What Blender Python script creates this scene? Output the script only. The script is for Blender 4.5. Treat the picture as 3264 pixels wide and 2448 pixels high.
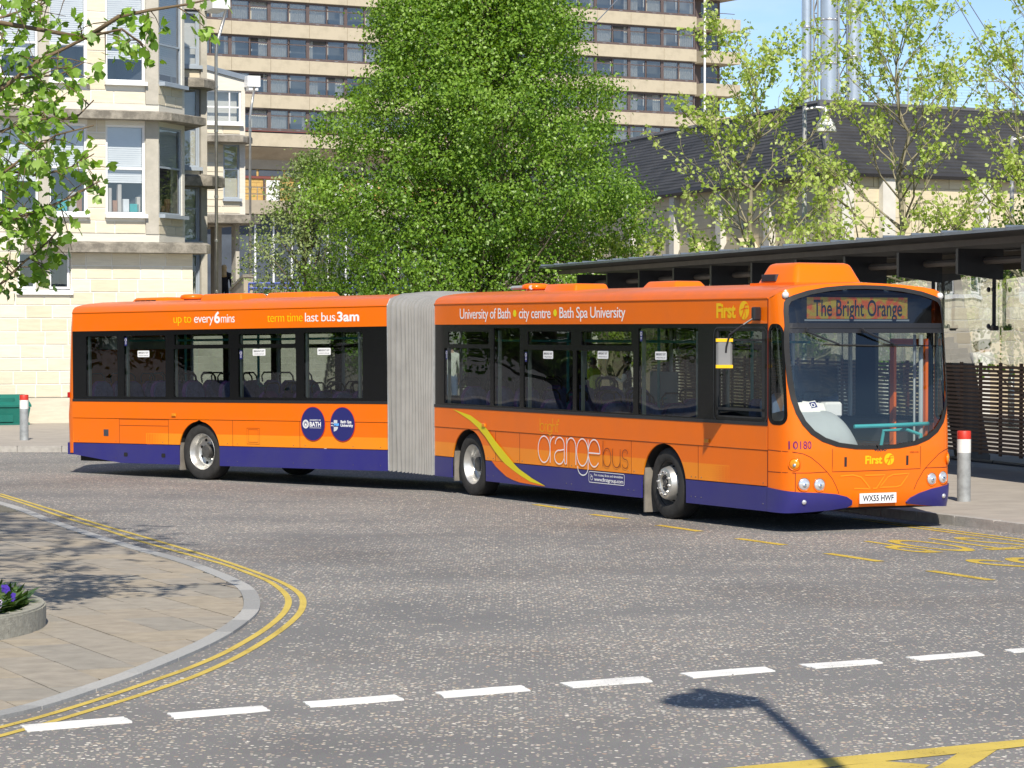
import bpy, bmesh, math, random
import numpy as np
from mathutils import Vector, Matrix, geometry
for o in list(bpy.data.objects): bpy.data.objects.remove(o)
SC = bpy.context.scene
COL = SC.collection
R = math.radians
# ---------------------------------------------------------------- camera
cd = bpy.data.cameras.new('camera'); cam = bpy.data.objects.new('camera', cd); COL.objects.link(cam)
cam.location = (0, 0, 2.52); cam.rotation_euler = (math.pi/2 - math.atan(174/8772), 0, 0)
cd.sensor_width = 36; cd.lens = 8772/3264*36; cd.clip_start = .5; cd.clip_end = 4000
SC.camera = cam
# ---------------------------------------------------------------- sky, sun, exposure
SUN_EL = R(44); SUN_DIR = Vector((.07*math.cos(SUN_EL), -.9975*math.cos(SUN_EL), math.sin(SUN_EL))).normalized()
w = bpy.data.worlds.new('World'); SC.world = w; w.use_nodes = True
nt = w.node_tree; bg = nt.nodes['Background']
sky = nt.nodes.new('ShaderNodeTexSky'); sky.sky_type = 'NISHITA'; sky.sun_disc = False
sky.sun_elevation = SUN_EL; sky.sun_rotation = math.atan2(SUN_DIR.x, SUN_DIR.y)
sky.air_density = .65; sky.dust_density = .1; sky.ozone_density = 2.5
# thin fair-weather cloud over the whole sky
wtc = nt.nodes.new('ShaderNodeTexCoord'); wmp = nt.nodes.new('ShaderNodeMapping'); wmp.inputs['Scale'].default_value = (1, 1, 3.2); nt.links.new(wtc.outputs['Generated'], wmp.inputs[0])
wn = nt.nodes.new('ShaderNodeTexNoise'); wn.inputs['Scale'].default_value = 5.; wn.inputs['Detail'].default_value = 8.; wn.inputs['Roughness'].default_value = .55; nt.links.new(wmp.outputs[0], wn.inputs['Vector'])
wr = nt.nodes.new('ShaderNodeMapRange'); wr.inputs[1].default_value = .52; wr.inputs[2].default_value = .78; wr.inputs[3].default_value = 0; wr.inputs[4].default_value = .55; nt.links.new(wn.outputs[0], wr.inputs[0])
wx = nt.nodes.new('ShaderNodeMix'); wx.data_type = 'RGBA'; nt.links.new(wr.outputs[0], wx.inputs[0]); nt.links.new(sky.outputs[0], wx.inputs[6]); wx.inputs[7].default_value = (6.8, 7.2, 7.8, 1)
wt = nt.nodes.new('ShaderNodeMix'); wt.data_type = 'RGBA'; wt.blend_type = 'MULTIPLY'; wt.inputs[0].default_value = 1; wt.inputs[7].default_value = (1, .98, .97, 1); nt.links.new(wx.outputs[2], wt.inputs[6])
nt.links.new(wt.outputs[2], bg.inputs[0]); bg.inputs[1].default_value = .115
sd = bpy.data.lights.new('sun', 'SUN'); sun = bpy.data.objects.new('sun', sd); COL.objects.link(sun)
sd.energy = 4.5; sd.angle = R(.53); sd.color = (1, .925, .80)
sun.rotation_euler = SUN_DIR.to_track_quat('Z', 'Y').to_euler(); sun.location = (0, -20, 40)
vs = SC.view_settings; vs.view_transform = 'Standard'; vs.look = 'None'; vs.exposure = 0.42; vs.gamma = 1; vs.use_curve_mapping = False
SC.cycles.max_bounces = 10; SC.cycles.transparent_max_bounces = 24; SC.cycles.caustics_reflective = False; SC.cycles.caustics_refractive = False
# ---------------------------------------------------------------- materials
MAT = {}
def new_mat(name):
    m = bpy.data.materials.new(name); m.use_nodes = True; MAT[name] = m
    return m, m.node_tree, m.node_tree.nodes['Principled BSDF']
def N(nt, t, **k):
    n = nt.nodes.new(t)
    for a, b in k.items():
        if a in n.inputs: n.inputs[a].default_value = b
        else: setattr(n, a, b)
    return n
def pm(name, col, rough=.5, metal=0, var=.12, scale=3., bump=0, bscale=40., coat=0, coords='Object', spec=.5):
    """plain material with soft noise variation in colour and optional fine relief"""
    m, nt, b = new_mat(name)
    b.inputs['Roughness'].default_value = rough; b.inputs['Metallic'].default_value = metal
    b.inputs['Specular IOR Level'].default_value = spec
    if coat: b.inputs['Coat Weight'].default_value = coat; b.inputs['Coat Roughness'].default_value = .06
    tc = N(nt, 'ShaderNodeTexCoord')
    if var:
        n = N(nt, 'ShaderNodeTexNoise', Scale=scale, Detail=5., Roughness=.6); nt.links.new(tc.outputs[coords], n.inputs['Vector'])
        r = N(nt, 'ShaderNodeValToRGB'); e = r.color_ramp.elements
        e[0].position = .3; e[1].position = .72
        e[0].color = tuple(c*(1-var) for c in col[:3])+(1,); e[1].color = tuple(min(1, c*(1+var)) for c in col[:3])+(1,)
        nt.links.new(n.outputs[0], r.inputs[0]); nt.links.new(r.outputs[0], b.inputs['Base Color'])
    else: b.inputs['Base Color'].default_value = tuple(col[:3])+(1,)
    if bump:
        n2 = N(nt, 'ShaderNodeTexNoise', Scale=bscale, Detail=4.); nt.links.new(tc.outputs[coords], n2.inputs['Vector'])
        bp = N(nt, 'ShaderNodeBump', Strength=bump, Distance=.02); nt.links.new(n2.outputs[0], bp.inputs['Height']); nt.links.new(bp.outputs[0], b.inputs['Normal'])
    return m
def glass_mat(name, tint, refl=.10, rough=.0, top=.9):
    """thin glazing: tinted see-through plus a Fresnel mirror layer"""
    m = bpy.data.materials.new(name); m.use_nodes = True; MAT[name] = m; nt = m.node_tree
    for n in list(nt.nodes):
        if n.type == 'BSDF_PRINCIPLED': nt.nodes.remove(n)
    out = [n for n in nt.nodes if n.type == 'OUTPUT_MATERIAL'][0]
    t = N(nt, 'ShaderNodeBsdfTransparent'); t.inputs[0].default_value = tuple(tint)+(1,)
    g = N(nt, 'ShaderNodeBsdfGlossy'); g.inputs['Roughness'].default_value = rough; g.inputs[0].default_value = (.95, .97, 1, 1)
    lw = N(nt, 'ShaderNodeLayerWeight', Blend=.25)
    mp = N(nt, 'ShaderNodeMapRange'); mp.inputs[3].default_value = refl; mp.inputs[4].default_value = top
    nt.links.new(lw.outputs['Fresnel'], mp.inputs[0])
    tc = N(nt, 'ShaderNodeTexCoord'); nz = N(nt, 'ShaderNodeTexNoise', Scale=.8, Detail=1.); nt.links.new(tc.outputs['Object'], nz.inputs['Vector'])
    bp = N(nt, 'ShaderNodeBump', Strength=.12, Distance=.05); nt.links.new(nz.outputs[0], bp.inputs['Height']); nt.links.new(bp.outputs[0], g.inputs['Normal'])
    mx = N(nt, 'ShaderNodeMixShader'); nt.links.new(mp.outputs[0], mx.inputs[0]); nt.links.new(t.outputs[0], mx.inputs[1]); nt.links.new(g.outputs[0], mx.inputs[2])
    nt.links.new(mx.outputs[0], out.inputs[0]); return m
def leaf_mat(name, cols, trans=.35, rough=.42):
    m = bpy.data.materials.new(name); m.use_nodes = True; MAT[name] = m; nt = m.node_tree; b = nt.nodes['Principled BSDF']
    out = [n for n in nt.nodes if n.type == 'OUTPUT_MATERIAL'][0]
    at = N(nt, 'ShaderNodeAttribute'); at.attribute_name = 'rnd'
    r = N(nt, 'ShaderNodeValToRGB'); e = r.color_ramp.elements
    while len(e) < len(cols): e.new(.5)
    for i, c in enumerate(cols): e[i].position = i/(len(cols)-1); e[i].color = tuple(c)+(1,)
    nt.links.new(at.outputs['Fac'], r.inputs[0]); nt.links.new(r.outputs[0], b.inputs['Base Color'])
    b.inputs['Roughness'].default_value = rough
    tr = N(nt, 'ShaderNodeBsdfTranslucent'); hs = N(nt, 'ShaderNodeHueSaturation', Saturation=1.15, Value=1.5); hs.inputs['Hue'].default_value = .485
    nt.links.new(r.outputs[0], hs.inputs['Color']); nt.links.new(hs.outputs[0], tr.inputs[0])
    mx = N(nt, 'ShaderNodeMixShader'); mx.inputs[0].default_value = trans
    nt.links.new(b.outputs[0], mx.inputs[1]); nt.links.new(tr.outputs[0], mx.inputs[2]); nt.links.new(mx.outputs[0], out.inputs[0]); return m
# ---------------------------------------------------------------- mesh building
class MB:
    def __init__(s): s.v = []; s.f = []; s.m = []
    def add(s, vs, fs, mi=0):
        o = len(s.v); s.v += [tuple(p) for p in vs]; s.f += [tuple(i+o for i in f) for f in fs]; s.m += [mi]*len(fs); return s
    def box(s, x0, x1, y0, y1, z0, z1, mi=0):
        v = [(x, y, z) for z in (z0, z1) for y in (y0, y1) for x in (x0, x1)]
        return s.add(v, [(0,2,3,1), (4,5,7,6), (0,1,5,4), (2,6,7,3), (0,4,6,2), (1,3,7,5)], mi)
    def bbox(s, x0, x1, y0, y1, z0, z1, b=.01, mi=0):
        """box with chamfered edges"""
        bm = bmesh.new(); bmesh.ops.create_cube(bm, size=1)
        for v in bm.verts: v.co = ((x0+x1)/2+v.co.x*(x1-x0), (y0+y1)/2+v.co.y*(y1-y0), (z0+z1)/2+v.co.z*(z1-z0))
        bmesh.ops.bevel(bm, geom=list(bm.edges), offset=b, segments=1, affect='EDGES', profile=.5)
        bm.verts.index_update(); s.add([v.co[:] for v in bm.verts], [[v.index for v in f.verts] for f in bm.faces], mi); bm.free(); return s
    def prism(s, poly, z0, z1, mi=0, caps=True):
        n = len(poly); z0f = z0 if callable(z0) else (lambda p: z0); z1f = z1 if callable(z1) else (lambda p: z1)
        v = [(p[0], p[1], z0f(p)) for p in poly]+[(p[0], p[1], z1f(p)) for p in poly]
        f = [(i, (i+1) % n, n+(i+1) % n, n+i) for i in range(n)]
        if caps: f += [tuple(range(n-1, -1, -1)), tuple(range(n, 2*n))]
        return s.add(v, f, mi)
    def tube(s, pts, r, n=8, mi=0, cap=True):
        pts = [Vector(p) for p in pts]; k = len(pts); rr = r if hasattr(r, '__len__') else [r]*k
        vs = []; t0 = None; nx = None
        for i, p in enumerate(pts):
            t = ((pts[min(i+1, k-1)]-pts[max(i-1, 0)])).normalized()
            if nx is None:
                a = Vector((0, 0, 1)) if abs(t.z) < .9 else Vector((1, 0, 0)); nx = t.cross(a).normalized()
            else:
                nx = (nx-t*nx.dot(t)); nx = nx.normalized() if nx.length > 1e-6 else t.orthogonal().normalized()
            ny = t.cross(nx)
            for j in range(n):
                a = 2*math.pi*j/n; vs.append(p+(nx*math.cos(a)+ny*math.sin(a))*rr[i])
        f = [(i*n+j, i*n+(j+1) % n, (i+1)*n+(j+1) % n, (i+1)*n+j) for i in range(k-1) for j in range(n)]
        if cap: f += [tuple(range(n-1, -1, -1)), tuple((k-1)*n+j for j in range(n))]
        return s.add(vs, f, mi)
    def lathe(s, prof, M=None, n=24, mi=0, caps=True):
        """profile (radius, height) turned about local z, then placed by matrix M"""
        M = M or Matrix(); vs = []; k = len(prof)
        for r, h in prof:
            for j in range(n):
                a = 2*math.pi*j/n; vs.append(M @ Vector((r*math.cos(a), r*math.sin(a), h)))
        f = [(i*n+j, i*n+(j+1) % n, (i+1)*n+(j+1) % n, (i+1)*n+j) for i in range(k-1) for j in range(n)]
        if caps and prof[0][0] > 1e-6: f.append(tuple(range(n-1, -1, -1)))
        if caps and prof[-1][0] > 1e-6: f.append(tuple((k-1)*n+j for j in range(n)))
        return s.add(vs, f, mi)
    def grid(s, fn, nu, nv, mi=0):
        vs = [fn(i/nu, j/nv) for j in range(nv+1) for i in range(nu+1)]
        return s.add(vs, [(j*(nu+1)+i, j*(nu+1)+i+1, (j+1)*(nu+1)+i+1, (j+1)*(nu+1)+i) for j in range(nv) for i in range(nu)], mi)
    def mesh(s, name, mats, smooth=False, ang=None):
        me = bpy.data.meshes.new(name); me.from_pydata(s.v, [], s.f)
        for m in (mats if isinstance(mats, (list, tuple)) else [mats]): me.materials.append(MAT[m] if isinstance(m, str) else m)
        if any(s.m): me.polygons.foreach_set('material_index', s.m)
        if smooth:
            me.polygons.foreach_set('use_smooth', [True]*len(s.f))
            if ang: me.set_sharp_from_angle(angle=R(ang))
        me.update(); return me
    def obj(s, name, mats, parent=None, M=None, smooth=False, ang=None):
        o = bpy.data.objects.new(name, s.mesh(name, mats, smooth, ang)); COL.objects.link(o)
        if parent: o.parent = parent
        if M is not None: o.matrix_local = M
        return o
def inst(name, me, parent=None, M=None):
    o = bpy.data.objects.new(name, me); COL.objects.link(o)
    if parent: o.parent = parent
    if M is not None: o.matrix_local = M
    return o
def empty(name, loc=(0, 0, 0), rz=0, label=None, cat=None, group=None, parent=None):
    o = bpy.data.objects.new(name, None); COL.objects.link(o); o.location = loc; o.rotation_euler = (0, 0, rz); o.empty_display_size = .3
    if parent: o.parent = parent
    if label: tag(o, label, cat, group)
    return o
def tag(o, label=None, cat=None, group=None, kind=None):
    if label: o['label'] = label
    if cat: o['category'] = cat
    if group: o['group'] = group
    if kind: o['kind'] = kind
    return o
def inpoly(p, poly):
    x, y = p; c = False; n = len(poly); j = n-1
    for i in range(n):
        xi, yi = poly[i]; xj, yj = poly[j]
        if (yi > y) != (yj > y) and x < (xj-xi)*(y-yi)/(yj-yi)+xi: c = not c
        j = i
    return c
def sheet(mb, outer, holes=(), step=None, fn=None, thick=0, mi=0, edge_step=None):
    """triangulated 2-D region with holes mapped to 3-D by fn(a, b, depth)"""
    fn = fn or (lambda a, b, d: (a, -d, b))
    vs = []; es = []
    def loop(p):
        if edge_step:
            q = []
            for i in range(len(p)):
                a, b = p[i], p[(i+1) % len(p)]; k = max(1, int(math.hypot(b[0]-a[0], b[1]-a[1])/edge_step))
                q += [(a[0]+(b[0]-a[0])*t/k, a[1]+(b[1]-a[1])*t/k) for t in range(k)]
            p = q
        o = len(vs); vs.extend(p); es.extend((o+i, o+(i+1) % len(p)) for i in range(len(p)))
    loop(list(outer))
    for h in holes: loop(list(h))
    if step:
        xs = [p[0] for p in outer]; ys = [p[1] for p in outer]
        x = min(xs)+step*.5
        while x < max(xs):
            y = min(ys)+step*.5
            while y < max(ys):
                if inpoly((x, y), outer) and not any(inpoly((x, y), h) for h in holes): vs.append((x, y))
                y += step
            x += step
    r = geometry.delaunay_2d_cdt([Vector(p) for p in vs], es, [], 0, 1e-5)
    V, E_, F_ = r[0], r[1], r[2]
    keep = []
    for f in F_:
        c = ((V[f[0]].x+V[f[1]].x+V[f[2]].x)/3, (V[f[0]].y+V[f[1]].y+V[f[2]].y)/3)
        if inpoly(c, outer) and not any(inpoly(c, h) for h in holes): keep.append(tuple(f))
    mb.add([fn(p.x, p.y, 0) for p in V], keep, mi)
    if thick:
        cnt = {}
        for f in keep:
            for i in range(3):
                e = (f[i], f[(i+1) % 3]); k = (min(e), max(e)); cnt.setdefault(k, []).append(e)
        n = len(V); vv = [fn(p.x, p.y, 0) for p in V]+[fn(p.x, p.y, thick) for p in V]
        fs = [(e[0][1], e[0][0], n+e[0][0], n+e[0][1]) for e in cnt.values() if len(e) == 1]
        fs += [tuple(n+i for i in reversed(f)) for f in keep]
        mb.add(vv, fs, mi)
    return mb
def rrect(x0, x1, y0, y1, r, n=5):
    pts = []
    for cx, cy, a0 in ((x1-r, y1-r, 0), (x0+r, y1-r, 90), (x0+r, y0+r, 180), (x1-r, y0+r, 270)):
        for i in range(n+1):
            a = R(a0+90*i/n); pts.append((cx+r*math.cos(a), cy+r*math.sin(a)))
    return pts
def rect(x0, x1, y0, y1): return [(x0, y0), (x1, y0), (x1, y1), (x0, y1)]
def circ(cx, cy, r, n=32, a0=0, a1=360): return [(cx+r*math.cos(R(a0+(a1-a0)*i/n)), cy+r*math.sin(R(a0+(a1-a0)*i/n))) for i in range(n if a1-a0 == 360 else n+1)]
_tc = {}
def text2d(body, bold=0., space=1.):
    """letter outlines of the built-in font as (verts, faces) in text space; cap height about 0.7"""
    k = (body, bold, space)
    if k not in _tc:
        cu = bpy.data.curves.new('t', 'FONT'); cu.body = body; cu.size = 1; cu.offset = bold; cu.space_character = space; cu.resolution_u = 4; cu.fill_mode = 'FRONT'
        o = bpy.data.objects.new('t', cu); COL.objects.link(o); dg = bpy.context.evaluated_depsgraph_get(); me = bpy.data.meshes.new_from_object(o.evaluated_get(dg))
        _tc[k] = ([(v.co.x, v.co.y) for v in me.vertices], [tuple(p.vertices) for p in me.polygons])
        bpy.data.objects.remove(o); bpy.data.meshes.remove(me); bpy.data.curves.remove(cu)
    return _tc[k]
def put_text(mb, body, x0, x1, y0, capz, fn, bold=0., space=1., mi=0, capref='H'):
    """fit text between x0..x1, baseline y0, cap/ascender height capz"""
    V, F_ = text2d(body, bold, space); xs = [p[0] for p in V]
    ch = max(p[1] for p in text2d(capref, bold)[0]); a, b = min(xs), max(xs)
    mb.add([fn(x0+(p[0]-a)/(b-a)*(x1-x0), y0+p[1]/ch*capz, 0) for p in V], F_, mi)
def ribbon(pts, wd, closed=False):
    """flat stroke outline around a 2-D polyline as quads"""
    n = len(pts); L = []; Rr = []
    for i in range(n):
        a = pts[(i-1) % n] if closed or i > 0 else pts[i]; b = pts[(i+1) % n] if closed or i < n-1 else pts[i]
        dx, dy = b[0]-a[0], b[1]-a[1]; l = math.hypot(dx, dy) or 1; nx, ny = -dy/l*wd/2, dx/l*wd/2
        L.append((pts[i][0]+nx, pts[i][1]+ny)); Rr.append((pts[i][0]-nx, pts[i][1]-ny))
    m = n if closed else n-1
    return L+Rr, [(i, n+i, n+(i+1) % n, (i+1) % n) for i in range(m)]
def stroke(mb, pts, wd, fn, closed=False, mi=0):
    V, F_ = ribbon(pts, wd, closed); mb.add([fn(p[0], p[1], 0) for p in V], F_, mi)
rng = random.Random(7)
# ================================================================ materials of the setting
def asphalt():
    m, nt, b = new_mat('asphalt'); tc = N(nt, 'ShaderNodeTexCoord'); lk = nt.links.new
    big = N(nt, 'ShaderNodeTexNoise', Scale=.35, Detail=6., Roughness=.65); lk(tc.outputs['Object'], big.inputs['Vector'])
    st = N(nt, 'ShaderNodeMapping'); st.inputs['Rotation'].default_value = (0, 0, R(28)); st.inputs['Scale'].default_value = (.25, 1.3, 1); lk(tc.outputs['Object'], st.inputs[0])
    trk = N(nt, 'ShaderNodeTexNoise', Scale=.8, Detail=3.); lk(st.outputs[0], trk.inputs['Vector'])
    br = N(nt, 'ShaderNodeValToRGB'); br.color_ramp.elements[0].color = (.158, .155, .153, 1); br.color_ramp.elements[1].color = (.215, .207, .198, 1)
    br.color_ramp.elements[0].position = .3; br.color_ramp.elements[1].position = .7; lk(big.outputs[0], br.inputs[0])
    wp = N(nt, 'ShaderNodeTexNoise', Scale=24., Detail=2.); lk(tc.outputs['Object'], wp.inputs['Vector'])
    mxv = N(nt, 'ShaderNodeMix', data_type='VECTOR'); mxv.inputs[0].default_value = .035; lk(tc.outputs['Object'], mxv.inputs[4]); lk(wp.outputs['Color'], mxv.inputs[5])
    v = N(nt, 'ShaderNodeTexVoronoi', Scale=31., Randomness=1.); lk(mxv.outputs[1], v.inputs['Vector'])
    sz = N(nt, 'ShaderNodeSeparateColor'); lk(v.outputs['Color'], sz.inputs[0])
    # chip present where the cell's random value passes a density that varies across the road
    den = N(nt, 'ShaderNodeMath', operation='ADD'); lk(big.outputs[0], den.inputs[0]); lk(trk.outputs[0], den.inputs[1])
    d2 = N(nt, 'ShaderNodeMapRange'); d2.inputs[1].default_value = .75; d2.inputs[2].default_value = 1.3; d2.inputs[3].default_value = .10; d2.inputs[4].default_value = .80; lk(den.outputs[0], d2.inputs[0])
    lt = N(nt, 'ShaderNodeMath', operation='LESS_THAN'); lk(sz.outputs[0], lt.inputs[0]); lk(d2.outputs[0], lt.inputs[1])
    rad = N(nt, 'ShaderNodeMapRange'); rad.inputs[3].default_value = .22; rad.inputs[4].default_value = .5; lk(sz.outputs[1], rad.inputs[0])
    ins = N(nt, 'ShaderNodeMath', operation='LESS_THAN'); lk(v.outputs['Distance'], ins.inputs[0]); lk(rad.outputs[0], ins.inputs[1])
    fac = N(nt, 'ShaderNodeMath', operation='MULTIPLY'); lk(lt.outputs[0], fac.inputs[0]); lk(ins.outputs[0], fac.inputs[1])
    cc = N(nt, 'ShaderNodeValToRGB'); e = cc.color_ramp.elements; e[0].color = (.66, .62, .54, 1); e[1].color = (.36, .34, .32, 1)
    x = e.new(.35); x.color = (.58, .48, .34, 1); x = e.new(.5); x.color = (.76, .72, .64, 1); x = e.new(.68); x.color = (.38, .25, .17, 1); x = e.new(.8); x.color = (.46, .42, .37, 1)
    lk(sz.outputs[2], cc.inputs[0])
    fine = N(nt, 'ShaderNodeTexNoise', Scale=160., Detail=2.); lk(tc.outputs['Object'], fine.inputs['Vector'])
    fm = N(nt, 'ShaderNodeMix', data_type='RGBA', blend_type='OVERLAY'); fm.inputs[0].default_value = .7; lk(br.outputs[0], fm.inputs[6]); lk(fine.outputs['Color'], fm.inputs[7])
    mx = N(nt, 'ShaderNodeMix', data_type='RGBA'); lk(fac.outputs[0], mx.inputs[0]); lk(fm.outputs[2], mx.inputs[6]); lk(cc.outputs[0], mx.inputs[7])
    # oil-dark bus bay patches
    oil = N(nt, 'ShaderNodeTexNoise', Scale=.22, Detail=4.); lk(tc.outputs['Object'], oil.inputs['Vector'])
    orr = N(nt, 'ShaderNodeValToRGB'); orr.color_ramp.elements[0].position = .52; orr.color_ramp.elements[1].position = .72; orr.color_ramp.elements[0].color = (1, 1, 1, 1); orr.color_ramp.elements[1].color = (.8, .78, .77, 1); lk(oil.outputs[0], orr.inputs[0])
    ml = N(nt, 'ShaderNodeMix', data_type='RGBA', blend_type='MULTIPLY'); ml.inputs[0].default_value = 1; lk(mx.outputs[2], ml.inputs[6]); lk(orr.outputs[0], ml.inputs[7])
    lk(ml.outputs[2], b.inputs['Base Color']); b.inputs['Roughness'].default_value = .85
    bp = N(nt, 'ShaderNodeBump', Strength=.5, Distance=.006); lk(v.outputs['Distance'], bp.inputs['Height']); lk(bp.outputs[0], b.inputs['Normal'])
asphalt()
def worn_paint(name, col, wear=.42, bare=.5):
    """thermoplastic road paint with chips and grime"""
    m, nt, b = new_mat(name); tc = N(nt, 'ShaderNodeTexCoord'); lk = nt.links.new
    n = N(nt, 'ShaderNodeTexNoise', Scale=26., Detail=5., Roughness=.7); lk(tc.outputs['Object'], n.inputs['Vector'])
    r = N(nt, 'ShaderNodeValToRGB'); e = r.color_ramp.elements; e[0].position = wear-.13; e[1].position = wear+.02
    e[0].color = tuple(c*.55+.04 for c in col)+(1,); e[1].color = tuple(col)+(1,); lk(n.outputs[0], r.inputs[0])
    n2 = N(nt, 'ShaderNodeTexNoise', Scale=2.2, Detail=4.); lk(tc.outputs['Object'], n2.inputs['Vector'])
    g = N(nt, 'ShaderNodeMix', data_type='RGBA', blend_type='MULTIPLY'); g.inputs[0].default_value = .55
    r2 = N(nt, 'ShaderNodeValToRGB'); r2.color_ramp.elements[0].color = (.72, .70, .68, 1); r2.color_ramp.elements[0].position = .35; r2.color_ramp.elements[1].position = .6; lk(n2.outputs[0], r2.inputs[0])
    lk(r.outputs[0], g.inputs[6]); lk(r2.outputs[0], g.inputs[7]); lk(g.outputs[2], b.inputs['Base Color']); b.inputs['Roughness'].default_value = .7
    # small bare spots where the stones have worn through
    n3 = N(nt, 'ShaderNodeTexNoise', Scale=48., Detail=3., Roughness=.6); lk(tc.outputs['Object'], n3.inputs['Vector']); ad = N(nt, 'ShaderNodeMath', operation='ADD'); lk(n3.outputs[0], ad.inputs[0])
    m3 = N(nt, 'ShaderNodeMath', operation='MULTIPLY'); m3.inputs[1].default_value = .35; lk(n2.outputs[0], m3.inputs[0]); lk(m3.outputs[0], ad.inputs[1])
    gt = N(nt, 'ShaderNodeMath', operation='GREATER_THAN'); gt.inputs[1].default_value = bare; lk(ad.outputs[0], gt.inputs[0]); lk(gt.outputs[0], b.inputs['Alpha'])
worn_paint('white_road_paint', (.80, .80, .78), .34, .47); worn_paint('yellow_road_paint', (.60, .45, .085), .40, .50); worn_paint('yellow_bay_paint', (.60, .43, .06), .44, .55)
pm('granite', (.37, .37, .36), .75, var=.14, scale=45, bump=.3, bscale=120); pm('granite_dark', (.30, .30, .295), .75, var=.14, scale=45, bump=.3, bscale=120); pm('granite_pale', (.41, .405, .39), .75, var=.14, scale=45, bump=.3, bscale=120)
pm('kerb_concrete', (.38, .36, .33), .85, var=.18, scale=9, bump=.4, bscale=60)
for i, c in enumerate([(.33, .285, .225), (.315, .28, .23), (.29, .265, .225), (.345, .295, .225), (.32, .285, .235)]):
    pm('paving_%d' % i, c, .85, var=.16, scale=5, bump=.25, bscale=70)
pm('paving_joint', (.14, .13, .10), .95, var=.3, scale=12)
pm('pavement', (.36, .325, .285), .88, var=.14, scale=2.2, bump=.2, bscale=40)
pm('grass_ground', (.07, .11, .03), .95, var=.4, scale=1.5)
# ================================================================ road
road = MB(); road.add([(-400, -80, 0), (400, -80, 0), (400, 900, 0), (-400, 900, 0)], [(0, 1, 2, 3)])
road = tag(road.obj('road', 'asphalt'), kind='structure')
Z1 = .004
def band(name, pts, wd, mat, z=Z1, closed=False):
    V, F_ = ribbon(pts, wd, closed); mb = MB(); mb.add([(p[0], p[1], z) for p in V], F_); return mb.obj(name, mat, road)
def catmull(p, k=4):
    out = []
    for i in range(len(p)-1):
        a, b, c, d = p[max(i-1, 0)], p[i], p[i+1], p[min(i+2, len(p)-1)]
        for t in range(k):
            t /= k; out.append(tuple(.5*((2*b[q])+(-a[q]+c[q])*t+(2*a[q]-5*b[q]+4*c[q]-d[q])*t*t+(-a[q]+3*b[q]-3*c[q]+d[q])*t**3) for q in range(2)))
    return out+[tuple(p[-1])]
KO = [(-11, 48.5), (-7.44, 39.95), (-6.736, 38.15), (-6.007, 36.05), (-5.288, 34.1), (-4.85, 32.96), (-4.222, 31.4), (-3.79, 30.4), (-3.424, 29.5), (-3.086, 28.56), (-2.751, 27.5), (-2.544, 26.75), (-2.41, 26.0), (-2.305, 25.15), (-2.25, 24.33), (-2.262, 23.5), (-2.312, 22.6), (-2.412, 21.66), (-2.52, 20.95), (-2.618, 20.35), (-2.73, 19.75), (-2.863, 19.18), (-2.99, 18.62), (-3.14, 18.1), (-3.306, 17.72), (-4.3, 15.6), (-6.2, 12.5)]
KOs = catmull(KO, 4)
def offset_line(pts, d):
    out = []
    for i in range(len(pts)):
        a = pts[max(i-1, 0)]; b = pts[min(i+1, len(pts)-1)]; dx, dy = b[0]-a[0], b[1]-a[1]; l = math.hypot(dx, dy); out.append((pts[i][0]+dy/l*d, pts[i][1]-dx/l*d))
    return out
KIs = offset_line(KOs, -.15 if KOs[0][1] > KOs[-1][1] else .15)
if KIs[len(KIs)//2][0] > KOs[len(KOs)//2][0]: KIs = offset_line(KOs, .15)
YO = [(-7.846, 42.13), (-6.477, 38.55), (-5.345, 35.54), (-4.477, 33.38), (-3.842, 31.74), (-3.267, 30.24), (-2.859, 29.1), (-2.472, 27.94), (-2.218, 27.06), (-2.03, 26.2), (-1.935, 25.45), (-1.89, 24.64), (-1.895, 23.85), (-1.945, 22.85), (-2.025, 21.9), (-2.135, 20.95), (-2.29, 20.0), (-2.462, 19.28), (-2.628, 18.67), (-2.791, 18.14), (-2.945, 17.64), (-3.1, 17.2), (-3.3, 16.7), (-4.2, 14.8)]
YI = [(-7.9, 42.0), (-6.977, 39.54), (-6.05, 36.95), (-5.225, 34.85), (-4.527, 32.96), (-3.898, 31.4), (-3.348, 30.08), (-3.06, 29.37), (-2.693, 28.3), (-2.428, 27.45), (-2.21, 26.45), (-2.09, 25.65), (-2.038, 24.9), (-2.032, 24.1), (-2.074, 23.1), (-2.15, 22.2), (-2.25, 21.3), (-2.405, 20.4), (-2.576, 19.67), (-2.736, 19.0), (-2.89, 18.42), (-3.044, 17.9), (-3.17, 17.55), (-3.4, 17.0), (-4.35, 15.0)]
band('yellow_line', catmull(YO, 4), .062, 'yellow_road_paint'); band('yellow_line', catmull(YI, 4), .062, 'yellow_road_paint')
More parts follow.
